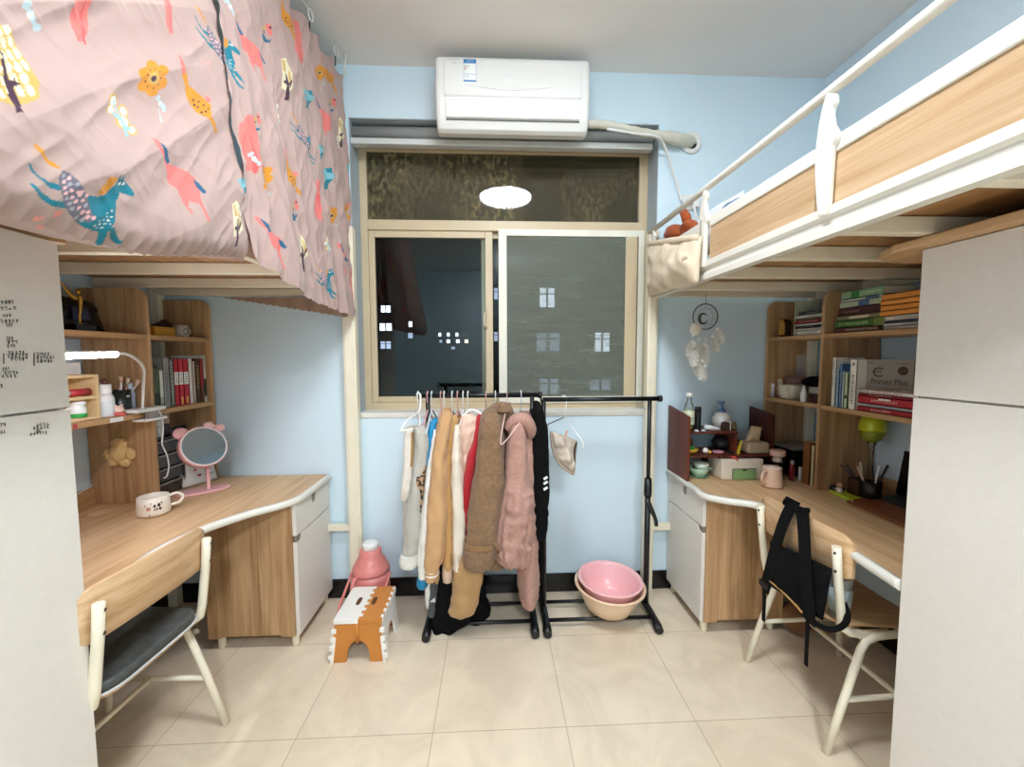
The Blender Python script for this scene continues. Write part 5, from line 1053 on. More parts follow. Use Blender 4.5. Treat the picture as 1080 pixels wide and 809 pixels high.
b = MB(); text_mb(b, 'Primer Plus', Mc @ Vector((.036, .118, .0002)), rt_, up_, .034, width=.13); obj('title', b, C('#2b2622', .6), cv)
b = MB()
scribble(b, Mc @ Vector((.012, .206, .0002)), rt_, up_, .03, .009, seed=2); scribble(b, Mc @ Vector((.125, .206, .0002)), rt_, up_, .045, .006, seed=3); scribble(b, Mc @ Vector((.085, .095, .0002)), rt_, up_, .06, .006, seed=4); scribble(b, Mc @ Vector((.045, .168, .0002)), rt_, up_, .03, .012, seed=5, n=4)
obj('small_print', b, C('#2b2622', .6), cv)
b = MB(); b.lathe([(.001,.0012),(.018,.0012),(.018,.0)], Mc @ Vector((.150, .178, 0)), 18, (Mc.to_3x3())); obj('emblem', b, C('#4f3a2c', .6, var=.4, vs=120), cv)
# red stack lying in front
yR = ypx(962, 440, 1.635)
stack([(.255,.022,.10,'#a01c22',0,0,'dark red book at the bottom of the red stack',[('s',.3,.7,.4,.75,'#e8c9c0')]), (.255,.012,.10,'#bfc0c2',.0,.0,'grey-white book in the red stack',[('s',.3,.7,.1,.8,'#7a7a7c')]), (.255,.032,.10,'#b3262b',0,.001,'thick red exam book in the red stack',[('s',.4,.7,.3,.75,'#f0d6cc'),('b',.62,.85,.42,.62,'#efe4dc')]), (.255,.011,.10,'#a8202a',.0,.003,'thin red book below the white-spined one',[('s',.3,.7,.4,.8,'#e8c9c0')]), (.26,.017,.10,'#ece3da',-.004,0,'white-spined book with red title topping the red stack',[('s',.2,.8,.25,.75,'#c23a40'),('s',.2,.8,.78,.98,'#333333')])], max(1.27, yR-.02), 1.629, 1.1825, GM)
# ------------------------------------------------------------------ small containers on the right bookcase
q = at('X', 1.66, 826, 352)
t = thing('bottle', 'amber bottle with gold label on the top shelf by the window', 'bottle', (1.68, q.y, 1.534))
obj('body', MB().box(1.655, 1.69, q.y-.022, q.y+.03, 1.5345, 1.60), C('#3a2413', .2), t, bevel=.008)
obj('label', MB().prism([(q.y-.015+.019+.022*math.cos(a)-.0, 1.602+.028*math.sin(a)) for a in np.linspace(0, PI, 10)]+[(q.y-.018, 1.545), (q.y+.026, 1.545)], 'YZ', 1.652, 1.6545), C('#b98a34', .4, var=.5, vs=160), t)
obj('shoulder', MB().prism([(q.y+.004+.026*math.cos(a), 1.600+.034*math.sin(a)) for a in np.linspace(0, PI, 10)], 'YZ', 1.656, 1.69), C('#3a2413', .2), t)
# middle shelf left compartment
t = thing('basket', 'cream plastic basket with handle hole on the middle shelf', 'basket', tuple(at('X', 1.66, 834, 420)))
b = MB(); cc = at('X', 1.69, 834, 421); R = []
for z, w, dd in ((1.1835, .042, .035), (1.19, .046, .038), (1.25, .055, .046), (1.262, .058, .049)):
    R.append([Vector((1.69+dd*math.copysign(abs(math.cos(a))**.6, math.cos(a))*1.1, cc.y+w*math.copysign(abs(math.sin(a))**.6, math.sin(a)), z)) for a in np.arange(36)*PI/18])
obj('tub', b.rings(R), C('#ddd5bf', .5, bump=.6, bs_=160), t)
for i in range(9):
    a_ = -.9+i*.225; y_ = cc.y+.046*a_; obj('rib', MB().tube([(1.6525, y_, 1.192), (1.641, y_*1.0+.006*a_, 1.25)], .0022, 6), C('#cfc6ae', .5), t)
obj('handle', MB().tube(bez([(1.668, cc.y+.062, 1.255), (1.66, cc.y+.064, 1.275), (1.655, cc.y+.048, 1.29), (1.648, cc.y+.025, 1.28), (1.643, cc.y+.015, 1.258)], 5), .0055, 8), C('#ddd5bf', .5), t)
q = at('X', 1.635, 847, 421)
t = thing('spray_bottle', 'small white spray bottle at the shelf edge beside the cream basket', 'bottle', (1.637, q.y, 1.1825))
obj('body', MB().lathe([(.001,.001),(.013,.001),(.0135,.006),(.0135,.048),(.010,.058),(.007,.062)], (1.637, q.y, 1.1825), 20), M['plastic_w'], t)
obj('nozzle', MB().lathe([(.008,.060),(.0085,.066),(.006,.076),(.0035,.084),(.001,.086)], (1.637, q.y, 1.1825), 16), M['plastic_w'], t)
q = at('X', 1.66, 815, 415)
t = thing('tube_bottle', 'slim white tube standing left of the cream basket', 'bottle', (1.66, q.y, 1.1825))
obj('body', MB().lathe([(.001,.001),(.009,.001),(.009,.055),(.007,.06)], (1.66, q.y, 1.1825), 14), C('#d6d2e0', .3), t); obj('lid', MB().lathe([(.0075,.058),(.0085,.064),(.0085,.080),(.001,.081)], (1.66, q.y, 1.1825), 14), C('#e8e6ee', .3), t)
bxq = [at('X', 1.84, x, y) for x, y in ((817,398),(846,398),(846,374),(817,374))]
tag(obj('cardboard_box', MB().box(1.80, 1.86, bxq[1].y-.0, bxq[0].y+.02, 1.1825, bxq[2].z), C('#b5aaa0', .7), bevel=.002), 'pale cardboard box at the back of the middle shelf', 'box')
def lump(name, label, cat, c, r, col, seed, am=.35, fr=14, group=None, parts=()):
    b = MB(); b.ball(c, r, 16); out = []
    for v in b.v:
        p = Vector(v)-Vector(c); k = 1+am*noise.noise(Vector(v)*fr+Vector((seed,0,0)))+am*.4*noise.noise(Vector(v)*fr*2.7)
        q = Vector(c)+p*k
        out.append(tuple(q))
    b.v = out; o = obj(name, b, col); tag(o, label, cat, group); return o
q = at('X', 1.76, 840, 388); lump('folded_cloth', 'dull pink folded cloth heaped behind the basket', 'cloth', (1.76, q.y, 1.285), (.05,.085,.035), cloth('#8e6a66', .3), 2)
q = at('X', 1.74, 858, 393); lump('bundled_cloth', 'black bundled cloth on the middle shelf by the upright', 'cloth', (1.74, max(q.y, 2.005), 1.285), (.05,.06,.03), M['blackcloth'], 4)
q = at('X', 1.70, 861, 420); tag(obj('box', MB().box(1.66, 1.80, 1.962, 2.05, 1.1825, 1.225), C('#4a1a1e', .5), bevel=.003), 'dark maroon box low on the middle shelf, right of the spray bottle', 'box')
tag(obj('box', MB().box(1.68, 1.81, 1.96, 2.09, 1.2255, 1.262), C('#a29c92', .6), bevel=.004), 'grey-beige storage box on top of the dark maroon box', 'box')
# ------------------------------------------------------------------ right desk
Z = .7505
# red-brown organiser shelf
og_ = thing('desk_organiser', 'dark red wooden desktop shelf at the window end of the right desk', 'desk shelf', (1.3, 2.28, Z))
RW = M['red_wood']; RWX = wood('dark_red_wood_flat', '#6d3423', '#4f2418', 'X', .4)
obj('end_board', MB().prism([(2.11, Z), (2.358, Z), (2.358, 1.135), (2.13, 1.105), (2.11, 1.10)], 'YZ', 1.038, 1.052) , RW, og_, bevel=.0015)
obj('shelf', MB().box(1.052, 1.335, 2.145, 2.355, 1.003, 1.013), RWX, og_)
obj('shelf', MB().box(1.052, 1.53, 2.145, 2.355, .872, .882), RWX, og_)
obj('divider', MB().box(1.245, 1.255, 2.15, 2.355, Z, .872), RW, og_)
obj('divider', MB().box(1.324, 1.335, 2.15, 2.355, .882, 1.003), RW, og_)
obj('divider', MB().box(1.135, 1.16, 2.335, 2.350, .882, 1.003), RW, og_)
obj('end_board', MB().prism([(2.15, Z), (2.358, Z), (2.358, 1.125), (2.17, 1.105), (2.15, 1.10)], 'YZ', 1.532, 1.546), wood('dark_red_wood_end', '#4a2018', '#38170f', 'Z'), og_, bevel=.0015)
# bottle etc. on its top
ZO = 1.0135
q = at('Z', ZO, 726, 443); q.y = 2.22; q = at('Y', 2.22, 726.5, 443)
t = thing('soda_bottle', 'clear plastic bottle with white cap and pale green label on the red organiser', 'bottle', (q.x, 2.22, ZO))
obj('body', MB().lathe([(.001,.001),(.026,.001),(.029,.008),(.029,.11),(.026,.125),(.016,.155),(.0125,.165),(.0125,.195)], (q.x, 2.22, ZO), 26), M['clear'], t)
obj('drink', MB().lathe([(.001,.003),(.026,.004),(.027,.012),(.027,.03),(.001,.031)], (q.x, 2.22, ZO), 24), C('#a5a553', .3), t)
lb_ = obj('label', MB().lathe([(.0295,.032),(.0298,.034),(.0298,.108),(.0295,.110)], (q.x, 2.22, ZO), 26), C('#dfe3c2', .5), t)
b = MB(); scribble(b, (q.x-.014, 2.19, ZO+.06), (1,0,0), (0,0,1), .028, .014, n=3, seed=7); scribble(b, (q.x-.012, 2.19, ZO+.048), (1,0,0), (0,0,1), .022, .007, seed=8); obj('lettering', b, C('#3f6a35', .6), lb_)
obj('screw_cap', MB().lathe([(.0165,.183),(.0165,.205),(.014,.208),(.001,.208)], (q.x, 2.22, ZO), 22), M['plastic_w'], t)
q = at('Y', 2.21, 736, 443)
t = thing('spray_can', 'black cylindrical can beside the clear bottle', 'can', (q.x, 2.21, ZO))
obj('body', MB().lathe([(.001,.001),(.0165,.001),(.017,.004),(.017,.10),(.0165,.102)], (q.x, 2.21, ZO), 22), C('#16161a', .3), t); obj('lid', MB().lathe([(.0168,.103),(.0168,.128),(.015,.131),(.001,.131)], (q.x, 2.21, ZO), 22), C('#0c0c0e', .3), t)
q = at('Y', 2.26, 761, 443)
t = thing('soap_dispenser', 'round white soap dispenser with blue pump on the red organiser', 'soap dispenser', (q.x, 2.26, ZO))
obj('body', MB().lathe([(.001,.001),(.035,.001),(.044,.012),(.05,.035),(.048,.06),(.038,.08),(.022,.09),(.018,.094)], (q.x, 2.26, ZO), 30), C('#e3ddd8', .3), t)
BLP = C('#51739b', .35)
pm_ = obj('pump', MB().lathe([(.019,.09),(.020,.094),(.020,.108),(.008,.112),(.0065,.114),(.0065,.138),(.012,.14),(.013,.15),(.001,.152)], (q.x, 2.26, ZO), 22), BLP, t)
obj('spout', MB().tube([(q.x-.03, 2.25, ZO+.150), (q.x, 2.26, ZO+.147), (q.x+.012, 2.26, ZO+.147)], .007, 8), BLP, pm_)
q = at('Z', ZO+.008, 752, 442); q = Vector((at('Y', 2.19, 752, 443).x, 2.19, ZO))
tag(obj('cream_tube', MB().tube([q+Vector((-.045,.01,.016)), q+Vector((-.01,0,.014)), q+Vector((.03,-.01,.008)), q+Vector((.038,-.012,.006))], [.015,.014,.008,.003], 12), C('#dfe2df', .35)), 'white squeeze tube lying on the red organiser', 'tube')
q = at('Y', 2.18, 765, 443)
t = thing('trinket_box', 'small dark trinket box with arched top in front of the soap dispenser', 'trinket', (q.x, 2.175, ZO))
obj('box', MB().prism([(q.x-.022, ZO), (q.x+.018, ZO), (q.x+.018, ZO+.035)]+[(q.x-.002+.02*math.cos(a), ZO+.034+.016*math.sin(a)) for a in np.linspace(.2, PI-.1, 8)], 'XZ', 2.165, 2.185), C('#3d2a20', .5, var=.4, vs=80), t)
obj('white_edge', MB().box(q.x+.0185, q.x+.0225, 2.163, 2.187, ZO, ZO+.05), C('#d9d0c2', .5), t)
q = at('Y', 2.2, 774, 442)
tag(obj('small_jar', MB().lathe([(.001,.0),(.014,.0),(.015,.004),(.015,.03),(.012,.036),(.012,.044),(.001,.045)], (q.x, 2.2, ZO), 18), C('#6b5a38', .35, var=.3, vs=90)), 'small brown-gold jar at the right end of the organiser top', 'jar')
for px, c in ((735, '#e8e8e4'), (742, '#dfe3e6')):
    q = at('Y', 2.165, px, 443); tag(obj('crumpled_tissue', MB().pillow([(q.x-.011,2.155,ZO+.001),(q.x+.011,2.155,ZO+.001),(q.x+.011,2.175,ZO+.001),(q.x-.011,2.175,ZO+.001)], (0,0,1), .008, .0005, 8, .003, px, 60), C(c, .8)), 'scrap of white tissue beside the black can' if px == 735 else 'scrap of white paper before the squeeze tube', 'tissue')
# middle tier
ZM = .8825
q = at('Y', 2.2, 729, 470)
t = thing('bowl', 'yellow bowl with green leaves on the middle tier of the organiser', 'bowl', (q.x, 2.2, ZM))
obj('dish', MB().lathe([(.001,.001),(.018,.001),(.03,.012),(.038,.026),(.036,.027),(.028,.015),(.001,.005)], (q.x, 2.2, ZM), 26), C('#dba82c', .4), t)
obj('leaves', MB().pillow([(q.x-.02,2.18,ZM+.018),(q.x+.015,2.18,ZM+.018),(q.x+.02,2.21,ZM+.03),(q.x-.02,2.21,ZM+.03)], (0,-.4,1), .014, .004, 10, .012, 3, 50), C('#3d8a3a', .5), t)
q = at('Y', 2.19, 745, 470)
t = thing('trinket', 'small white and yellow trinket between the yellow bowl and the pink dish', 'trinket', (q.x, 2.19, ZM))
obj('white_lump', MB().ball((q.x-.004,2.19,ZM+.017), (.016,.014,.017), 10), C('#e9e0d6', .6), t); obj('yellow_bead', MB().ball((q.x+.016,2.18,ZM+.010), (.009,.009,.010), 10), C('#e0a63a', .4), t)
q = at('Y', 2.19, 757, 470); tag(obj('soap_dish', MB().lathe([(.001,.001),(.02,.001),(.026,.008),(.027,.014),(.02,.013),(.001,.006)], (q.x+.004, 2.19, ZM), 24, sx=1.15), C('#cf8f9e', .4)), 'flat pink dish on the middle tier of the organiser', 'dish')
q = at('Y', 2.25, 768, 466); lump('black_pouch', 'black pouch lying on the middle tier of the organiser', 'pouch', (q.x-.015, 2.26, ZM+.046), (.072,.05,.045), C('#15151a', .5), 7, .25, 18)
q0, q1 = at('Y', 2.165, 776, 473), at('Y', 2.165, 785, 460)
b = MB().prism([(q0.x-.004, ZM), (q0.x+.016, ZM), (q0.x+.030, ZM+.075), (q0.x+.024, ZM+.078)], 'XZ', 2.155, 2.30)
tag(obj('folder', b, C('#cdb52a', .5), bevel=.001), 'yellow-edged folder leaning at the right of the black pouch', 'folder')
tag(obj('folder', MB().prism([(q0.x-.020, ZM), (q0.x-.008, ZM), (q0.x+.019, ZM+.082), (q0.x+.011, ZM+.084)], 'XZ', 2.158, 2.30), C('#26241f', .5), bevel=.001), 'black folder leaning beside the yellow-edged one', 'folder')
q = at('Y', 2.2, 722, 455); tag(obj('spice_jar', MB().lathe([(.001,.001),(.02,.001),(.02,.05),(.016,.055),(.018,.056),(.018,.07),(.001,.071)], (1.115, 2.25, ZM), 18), C('#5f3a20', .3)), 'dark brown jar tucked behind the organiser end board', 'jar')
# tissue pack on the middle tier's right end
q = at('Y', 2.17, 799, 470)
t = thing('tissue_pack', 'brown paper tissue pack with a tissue pulled out, on the organiser', 'tissue pack', (q.x, 2.21, ZM)); KR = C('#b39a7c', .7, bump=.2, bs_=60)
obj('pack', MB().box(q.x-.06, q.x+.066, 2.16, 2.25, ZM+.001, ZM+.063), KR, t, bevel=.012, seg=3)
obj('tissue', MB().pillow([(q.x-.06,2.20,ZM+.058),(q.x+.03,2.20,ZM+.058),(q.x+.042,2.20,ZM+.145),(q.x-.012,2.215,ZM+.148)], (0,-1,.1), .02, .02, 14, .014, 5, 22), C('#c4ab8a', .8), t)
# green bowls under the first tier
q = at('Y', 2.2, 737, 497)
for i, (dz, c, lb_, r_) in enumerate(((0, '#a9c4a6', 'pale green bowl with twin handles, lowest in the nested pair', .052), (.026, '#c9d0bd', 'cream-green bowl nested in the pale green one', .040))):
    t = thing('soup_bowl', lb_, 'bowl', (q.x+.01*i, 2.2, Z+dz), 0, 'bowls under the organiser'); cz = (q.x+.012*i, 2.2, Z+dz)
    obj('bowl_body', MB().lathe([(.001,.001),(r_*.5,.001),(r_*.55,.006),(r_*.85,.024),(r_,.05),(r_*.96,.051),(r_*.8,.026),(r_*.5,.010),(.001,.008)], cz, 28), C(c, .35), t)
    if i == 0:
        for s in (-1, 1): obj('handle', MB().box(q.x+s*r_*.9-.012, q.x+s*r_*.9+.012+s*.01, 2.185, 2.215, Z+.044, Z+.051), C(c, .35), t, bevel=.003)
obj_ = tag(obj('saucer', MB().lathe([(.001,.0),(.04,.0),(.055,.006),(.056,.008),(.04,.003),(.001,.002)], (q.x, 2.2, Z-.0003), 26), C('#93ad8f', .4)), 'green saucer beneath the pale green bowls', 'saucer')
# white box with green drawer
q = at('Y', 2.145, 784, 500)
t = thing('drawer_box', 'cream desktop box with a small green drawer', 'storage box', (q.x, 2.2, Z))
x0, x1 = at('Y', 2.12, 762, 500).x, at('Y', 2.12, 806, 500).x; z1 = .862
obj('case', MB().box(x0, x1, 2.125, 2.28, Z, z1), C('#ddd0bd', .45), t, bevel=.008, seg=3)
dx0, dx1 = at('Y', 2.12, 773.5, 500).x, at('Y', 2.12, 797.5, 500).x
dr = obj('drawer', MB().prism([(dx0, Z+.004), (dx1, Z+.004), (dx1, Z+.058), ((dx0+dx1)/2+.016, Z+.058), ((dx0+dx1)/2+.010, Z+.048), ((dx0+dx1)/2-.010, Z+.048), ((dx0+dx1)/2-.016, Z+.058), (dx0, Z+.058)], 'XZ', 2.117, 2.124), C('#7fa06b', .45), t); dr['label'] = 'green drawer'
obj('drawer_gap', MB().box(dx0-.003, dx1+.003, 2.1235, 2.125, Z+.003, Z+.062), C('#4b3f33', .6), t)
q = at('Y', 2.14, 775, 478); tag(obj('hair_clip', MB().tube([(q.x-.018,2.15,z1+.006),(q.x-.004,2.145,z1+.010),(q.x+.010,2.14,z1+.004),(q.x+.004,2.12,z1-.006)], [.006,.009,.008,.003], 10), C('#b5352c', .4)), 'red hair clip lying on the cream drawer box', 'hair clip')
# jars with pink lid, red bottle
q = at('Y', 2.12, 819, 505)
t = thing('storage_jar', 'clear jar with a pink domed lid right of the organiser', 'jar', (q.x, 2.12, Z))
obj('glass', MB().lathe([(.001,.001),(.03,.001),(.033,.006),(.033,.085),(.024,.10)], (q.x, 2.12, Z), 24), M['clear_dark'], t); obj('filling', MB().lathe([(.001,.004),(.029,.004),(.03,.06),(.001,.062)], (q.x, 2.12, Z), 20), C('#4d443d', .6, var=.4, vs=70), t)
obj('neck_ring', MB().lathe([(.012,.098),(.022,.10),(.024,.11),(.018,.128),(.012,.13)], (q.x, 2.12, Z), 22), C('#cbbda8', .4), t)
obj('lid', MB().lathe([(.012,.128),(.034,.130),(.038,.138),(.038,.158),(.034,.164),(.001,.165)], (q.x, 2.12, Z), 26), C('#d8ab98', .4), t)
q = at('Y', 2.13, 811, 503); tag(obj('glass_tumbler', MB().lathe([(.001,.001),(.02,.001),(.026,.09),(.024,.09),(.018,.005),(.001,.004)], (q.x-.012, 2.13, Z), 20), M['clear_dark']), 'plain glass tumbler between the drawer box and the pink-lidded jar', 'glass')
q = at('Y', 2.1, 835, 500)
t = thing('sauce_bottle', 'slim red bottle with pale cap beside the pink-lidded jar', 'bottle', (q.x, 2.1, Z))
obj('body', MB().lathe([(.001,.001),(.014,.001),(.015,.07),(.008,.09)], (q.x, 2.1, Z), 18), C('#7f1f24', .3), t); obj('cap', MB().lathe([(.009,.088),(.010,.108),(.001,.109)], (q.x, 2.1, Z), 14), C('#b9a9a0', .4), t)
q = at('Y', 2.09, 845, 498); tag(obj('white_packet', MB().box(q.x-.010, q.x+.014, 2.085, 2.10, Z, Z+.075), C('#d6d0c6', .5), bevel=.002), 'small white packet right of the red bottle', 'packet')
tag(obj('dark_case', MB().box(1.66, 1.84, 2.16, 2.33, Z, Z+.15), C('#101014', .4), bevel=.006), 'black case standing behind the jars in the right bookcase', 'case')
tag(obj('white_sheet', MB().box(1.655, 1.83, 2.15, 2.32, Z+.1505, Z+.165), C('#8f8a86', .6), bevel=.002), 'grey-white flat box on top of the black case', 'box')
# leaning books under the right bookcase
GB = 'notebooks under the right bookcase'
def lean(px0, px1, py, h, c, lb_, d=.14):
    ya, yb_ = ypx(px1, py, 1.64), ypx(px0, py, 1.64); book(lb_, upright(1.64, ya, Z, 1), d, abs(yb_-ya), h, c, GB, name='notebook')
lean(845.5, 853, 508, .225, '#8a5a30', 'brown hardback notebook standing under the bookcase')
lean(854, 857.5, 511, .215, '#c8b48c', 'cream spiral notebook between brown and ochre ones')
lean(858, 861.3, 513, .21, '#a07a48', 'ochre thin notebook against the bookcase upright')
# pink mug
q = at('Z', Z, 817.5, 515); mx, my = q.x+.002, q.y+.03
t = thing('mug', 'plain pink-beige lidded mug on the right desk', 'mug', (mx, my, Z)); MG = C('#e0bba2', .35, var=.02)
obj('cup', MB().lathe([(.001,.001),(.044,.001),(.05,.004),(.0505,.012),(.046,.06),(.0425,.092),(.041,.096)], (mx, my, Z), 32), MG, t)
obj('lid', MB().lathe([(.043,.0945),(.0445,.098),(.043,.103),(.03,.106),(.010,.107),(.009,.110),(.001,.1105)], (mx, my, Z), 32), C('#ead0bd', .4, var=.02), t)
obj('handle', MB().tube(bez([(mx-.038,my-.018,Z+.082),(mx-.062,my-.026,Z+.082),(mx-.075,my-.03,Z+.058),(mx-.066,my-.027,Z+.032),(mx-.042,my-.018,Z+.026)], 6), .0062, 10), MG, t)
# right compartment desk: mouse, figurine, green pad, pen holders, lamp, laptop, monitor
tag(obj('mouse', MB().ball((1.70, 1.905, Z+.018), (.034,.026,.019), 14), C('#0d0d10', .3)), 'black computer mouse beside the bookcase upright', 'mouse')
q = at('Z', Z+.012, 884, 519)
b = MB().box(1.655, 1.745, 1.755, 1.90, Z, Z+.012, Matrix.Translation((1.70,1.83,0)) @ Matrix.Rotation(-.12, 4, 'Z') @ Matrix.Translation((-1.70,-1.83,0)))
tag(obj('sticky_notes', b, C('#b9d22f', .6), bevel=.001), 'lime green sticky note pad under the dark pen box', 'notepad')
fx, fy = 1.675, 1.862
t = thing('figurine', 'tiny brown and white figurine on the lime green pad', 'figurine', (fx, fy, Z+.0125))
obj('body', MB().lathe([(.001,.0),(.012,.0),(.014,.01),(.010,.022),(.006,.026)], (fx, fy, Z+.0125), 16), C('#d9d0c4', .5), t); obj('head', MB().ball((fx, fy, Z+.0125+.037), (.015,.014,.014), 10), C('#b98d6c', .5), t)
for s in (-1, 1): obj('arm', MB().tube([(fx, fy+s*.010, Z+.034), (fx-.006, fy+s*.018, Z+.024)], .0035, 6), C('#d9d0c4', .5), t)
b0 = (1.735, 1.80)
t = thing('pen_box', 'dark brown pen box filled with scissors and pens', 'pen holder', (*b0, Z+.012))
obj('box', MB().box(1.712, 1.772, 1.80, 1.862, Z+.0125, Z+.09), C('#3a2415', .5), t, bevel=.002)
for i, (dx, dy, tx_, ty_, c, L) in enumerate(((.01,.02,-.02,.04,'#2a2a2c',.065),(.03,.01,.0,.02,'#cdbf9a',.085),(.04,.03,.01,-.01,'#8c7f6a',.06),(.02,.045,-.03,.05,'#4a3240',.055))):
    a = Vector((1.712+dx, 1.80+dy, Z+.085)); obj('pen', MB().tube([a, a+Vector((tx_, ty_, L))], .0045, 8), C(c, .4), t)
t = thing('pen_pot', 'black pen pot with pens right of the brown pen box', 'pen holder', (1.725, 1.755, Z))
obj('pot', MB().lathe([(.001,.013),(.034,.013),(.037,.10),(.034,.10),(.03,.02),(.001,.018)], (1.735, 1.757, Z), 24), C('#101012', .4), t)
for dx, dy, tx_, ty_, c, L in ((-.015,.01,-.02,.03,'#c9a9a0',.07),(.0,-.01,.0,-.02,'#d8dde0',.09),(.015,.01,.01,.02,'#2b3138',.07),(-.005,-.015,.02,-.04,'#151518',.10)):
    a = Vector((1.735+dx, 1.757+dy, Z+.06)); obj('pen', MB().tube([a, a+Vector((tx_, ty_, .03+L))], .0045, 8), C(c, .4), t)
ly, lx = 1.745, 1.82
lp = at('X', lx, 920, 455)
t = thing('table_lamp', 'lime yellow domed lamp on a clear stem under the right bookcase', 'lamp', (lx, lp.y, Z))
obj('base', MB().lathe([(.001,.0),(.05,.0),(.05,.012),(.012,.018),(.001,.018)], (lx, lp.y, Z), 24), M['clear'], t)
obj('stem', MB().lathe([(.008,.018),(.008,.20),(.012,.24),(.022,.27)], (lx, lp.y, Z), 16), M['clear'], t)
LY = C('#c3cc22', .35)
obj('shade', MB().lathe([(.052,.315),(.053,.325),(.050,.36),(.038,.388),(.018,.402),(.001,.404)], (lx, lp.y, Z), 28), LY, t)
obj('lamp_globe', MB().lathe([(.022,.262),(.038,.275),(.046,.30),(.046,.32)], (lx, lp.y, Z), 24), C('#8f9a2e', .25, var=.2), t)
# laptop with brown leather sleeve on a slope, black screen
A_, B_, C_ = at('Z', Z, 896, 532), at('Z', Z, 949, 555), None
t = thing('laptop', 'laptop in brown leather cover, open beside the right wardrobe', 'laptop', (1.72, 1.55, Z))
Ml = Matrix.Translation((1.615, 1.47, Z+.002)) @ Matrix.Rotation(-.02, 4, 'Z')
obj('base', MB().prism([(0, 0), (.235, .028), (.235, .042), (0, .010)], 'XZ', 0, .29), C('#7a4524', .5), t)
t.children[0].matrix_parent_inverse = W[t.name].inverted(); 
for ch_ in t.children: ch_.matrix_parent_inverse = W[t.name].inverted() @ Ml
kb = obj('keyboard', MB().prism([(.12, .0255), (.228, .0405), (.228, .0425), (.12, .0275)], 'XZ', .02, .27), C('#141416', .5, bump=.5, bs_=70), t); kb.matrix_parent_inverse = W[t.name].inverted() @ Ml
for yy in (.02, .27):
    sd = obj('stud', MB().ball((.008, yy, .014), .004, 8), C('#d8d2c8', .3, metal=.5), t); sd.matrix_parent_inverse = W[t.name].inverted() @ Ml
sc_ = obj('screen', MB().box(.228, .238, .0, .29, .04, .24, Matrix.Translation((.233,0,.04)) @ Matrix.Rotation(.15, 4, 'Y') @ Matrix.Translation((-.233,0,-.04))), C('#0b0b0d', .25), t); sc_.matrix_parent_inverse = W[t.name].inverted() @ Ml
# ------------------------------------------------------------------ bag and cup on the right chair
BK = M['blackcloth']
t = thing('shoulder_bag', 'black shoulder bag hung by its straps over the right chair back', 'bag', (1.2, 1.52, .30))
q = [(1.178, 1.725, .665), (1.166, 1.385, .60), (1.176, 1.395, .45), (1.172, 1.72, .485)]
obj('pouch', MB().pillow([at('X', 1.168, 812, 618), at('X', 1.166, 868, 655), at('X', 1.170, 878, 600), at('X', 1.176, 812, 570)], (-1,0,.1), .028, .02, 18, .012, 3, 16), BK, t)
def strap(pts, w, nm='strap'):
    P = bez(pts, 7); R = []
    for i, q_ in enumerate(P):
        a = Vector(q_); d = (Vector(P[min(i+1,len(P)-1)])-Vector(P[max(i-1,0)])).normalized(); sd = Vector((0,1,0)); sd = (sd-d*sd.dot(d)).normalized(); n_ = d.cross(sd)
        R.append([a+sd*w/2+n_*.0025, a-sd*w/2+n_*.0025, a-sd*w/2-n_*.0025, a+sd*w/2-n_*.0025])
    return obj(nm, MB().rings(R, smooth=False), BK, t, bevel=.001)
sp = lambda X, x, y: tuple(at('X', X, x, y))
strap([(1.225,1.592,.66),(1.228,1.59,.77),(1.213,1.59,.806),sp(1.19,836,530),sp(1.172,826,552),sp(1.160,816,584),sp(1.150,809,612),sp(1.150,806,622)], .052)
strap([(1.225,1.50,.66),(1.228,1.51,.77),(1.213,1.515,.802),sp(1.186,846,538),sp(1.160,848,565),sp(1.140,850,610),sp(1.138,853,645),sp(1.142,853,656)], .054)
strap([sp(1.152,806,618),sp(1.152,806,636),sp(1.155,805,655)], .018, 'strap_tail')
strap([sp(1.145,852,650),sp(1.150,851,675),sp(1.155,850,702)], .015, 'strap_tail')
q = at('X', 1.145, 806, 616); obj('buckle', MB().box(1.138, 1.150, q.y-.026, q.y+.026, q.z-.014, q.z+.012), C('#0a0a0b', .3), t, bevel=.003)
obj('carry_loop', MB().tube(bez([sp(1.150,846,640),sp(1.150,858,656),sp(1.165,876,664),sp(1.21,890,659),sp(1.25,894,648),sp(1.262,890,636)], 6), .010, 8), BK, t)
obj('lining_edge', MB().tube(bez([sp(1.150,812,613),sp(1.140,826,625),sp(1.135,838,637),sp(1.135,846,646)], 6), .0035, 6), C('#b98f52', .6), t)
cq = at('X', 1.27, 886, 640)
t = thing('tumbler', 'clear plastic tumbler standing on the right chair behind the bag', 'cup', (1.285, 1.405, .455))
obj('cup', MB().lathe([(.001,.001),(.028,.001),(.031,.004),(.040,.155),(.042,.160),(.040,.162),(.037,.15),(.028,.008),(.001,.006)], (1.285, 1.405, .4545), 28), mat('frosted_plastic', '#c9cdc8', .2, alpha=.55), t)
obj('wrapper', MB().lathe([(.0335,.03),(.0415,.12),(.0410,.12),(.033,.03)], (1.285, 1.405, .4545), 28), C('#aebdbd', .4, var=.35, vs=40, bump=.4, bs_=40), t)
q = at('Z', .03, 840, 668)
lump('cloth_sack', 'brown cloth sack on the floor under the right desk', 'sack', (q.x+.04, q.y+.06, .075), (.075,.075,.08), cloth('#7a5230', .3), 3, .2, 12)
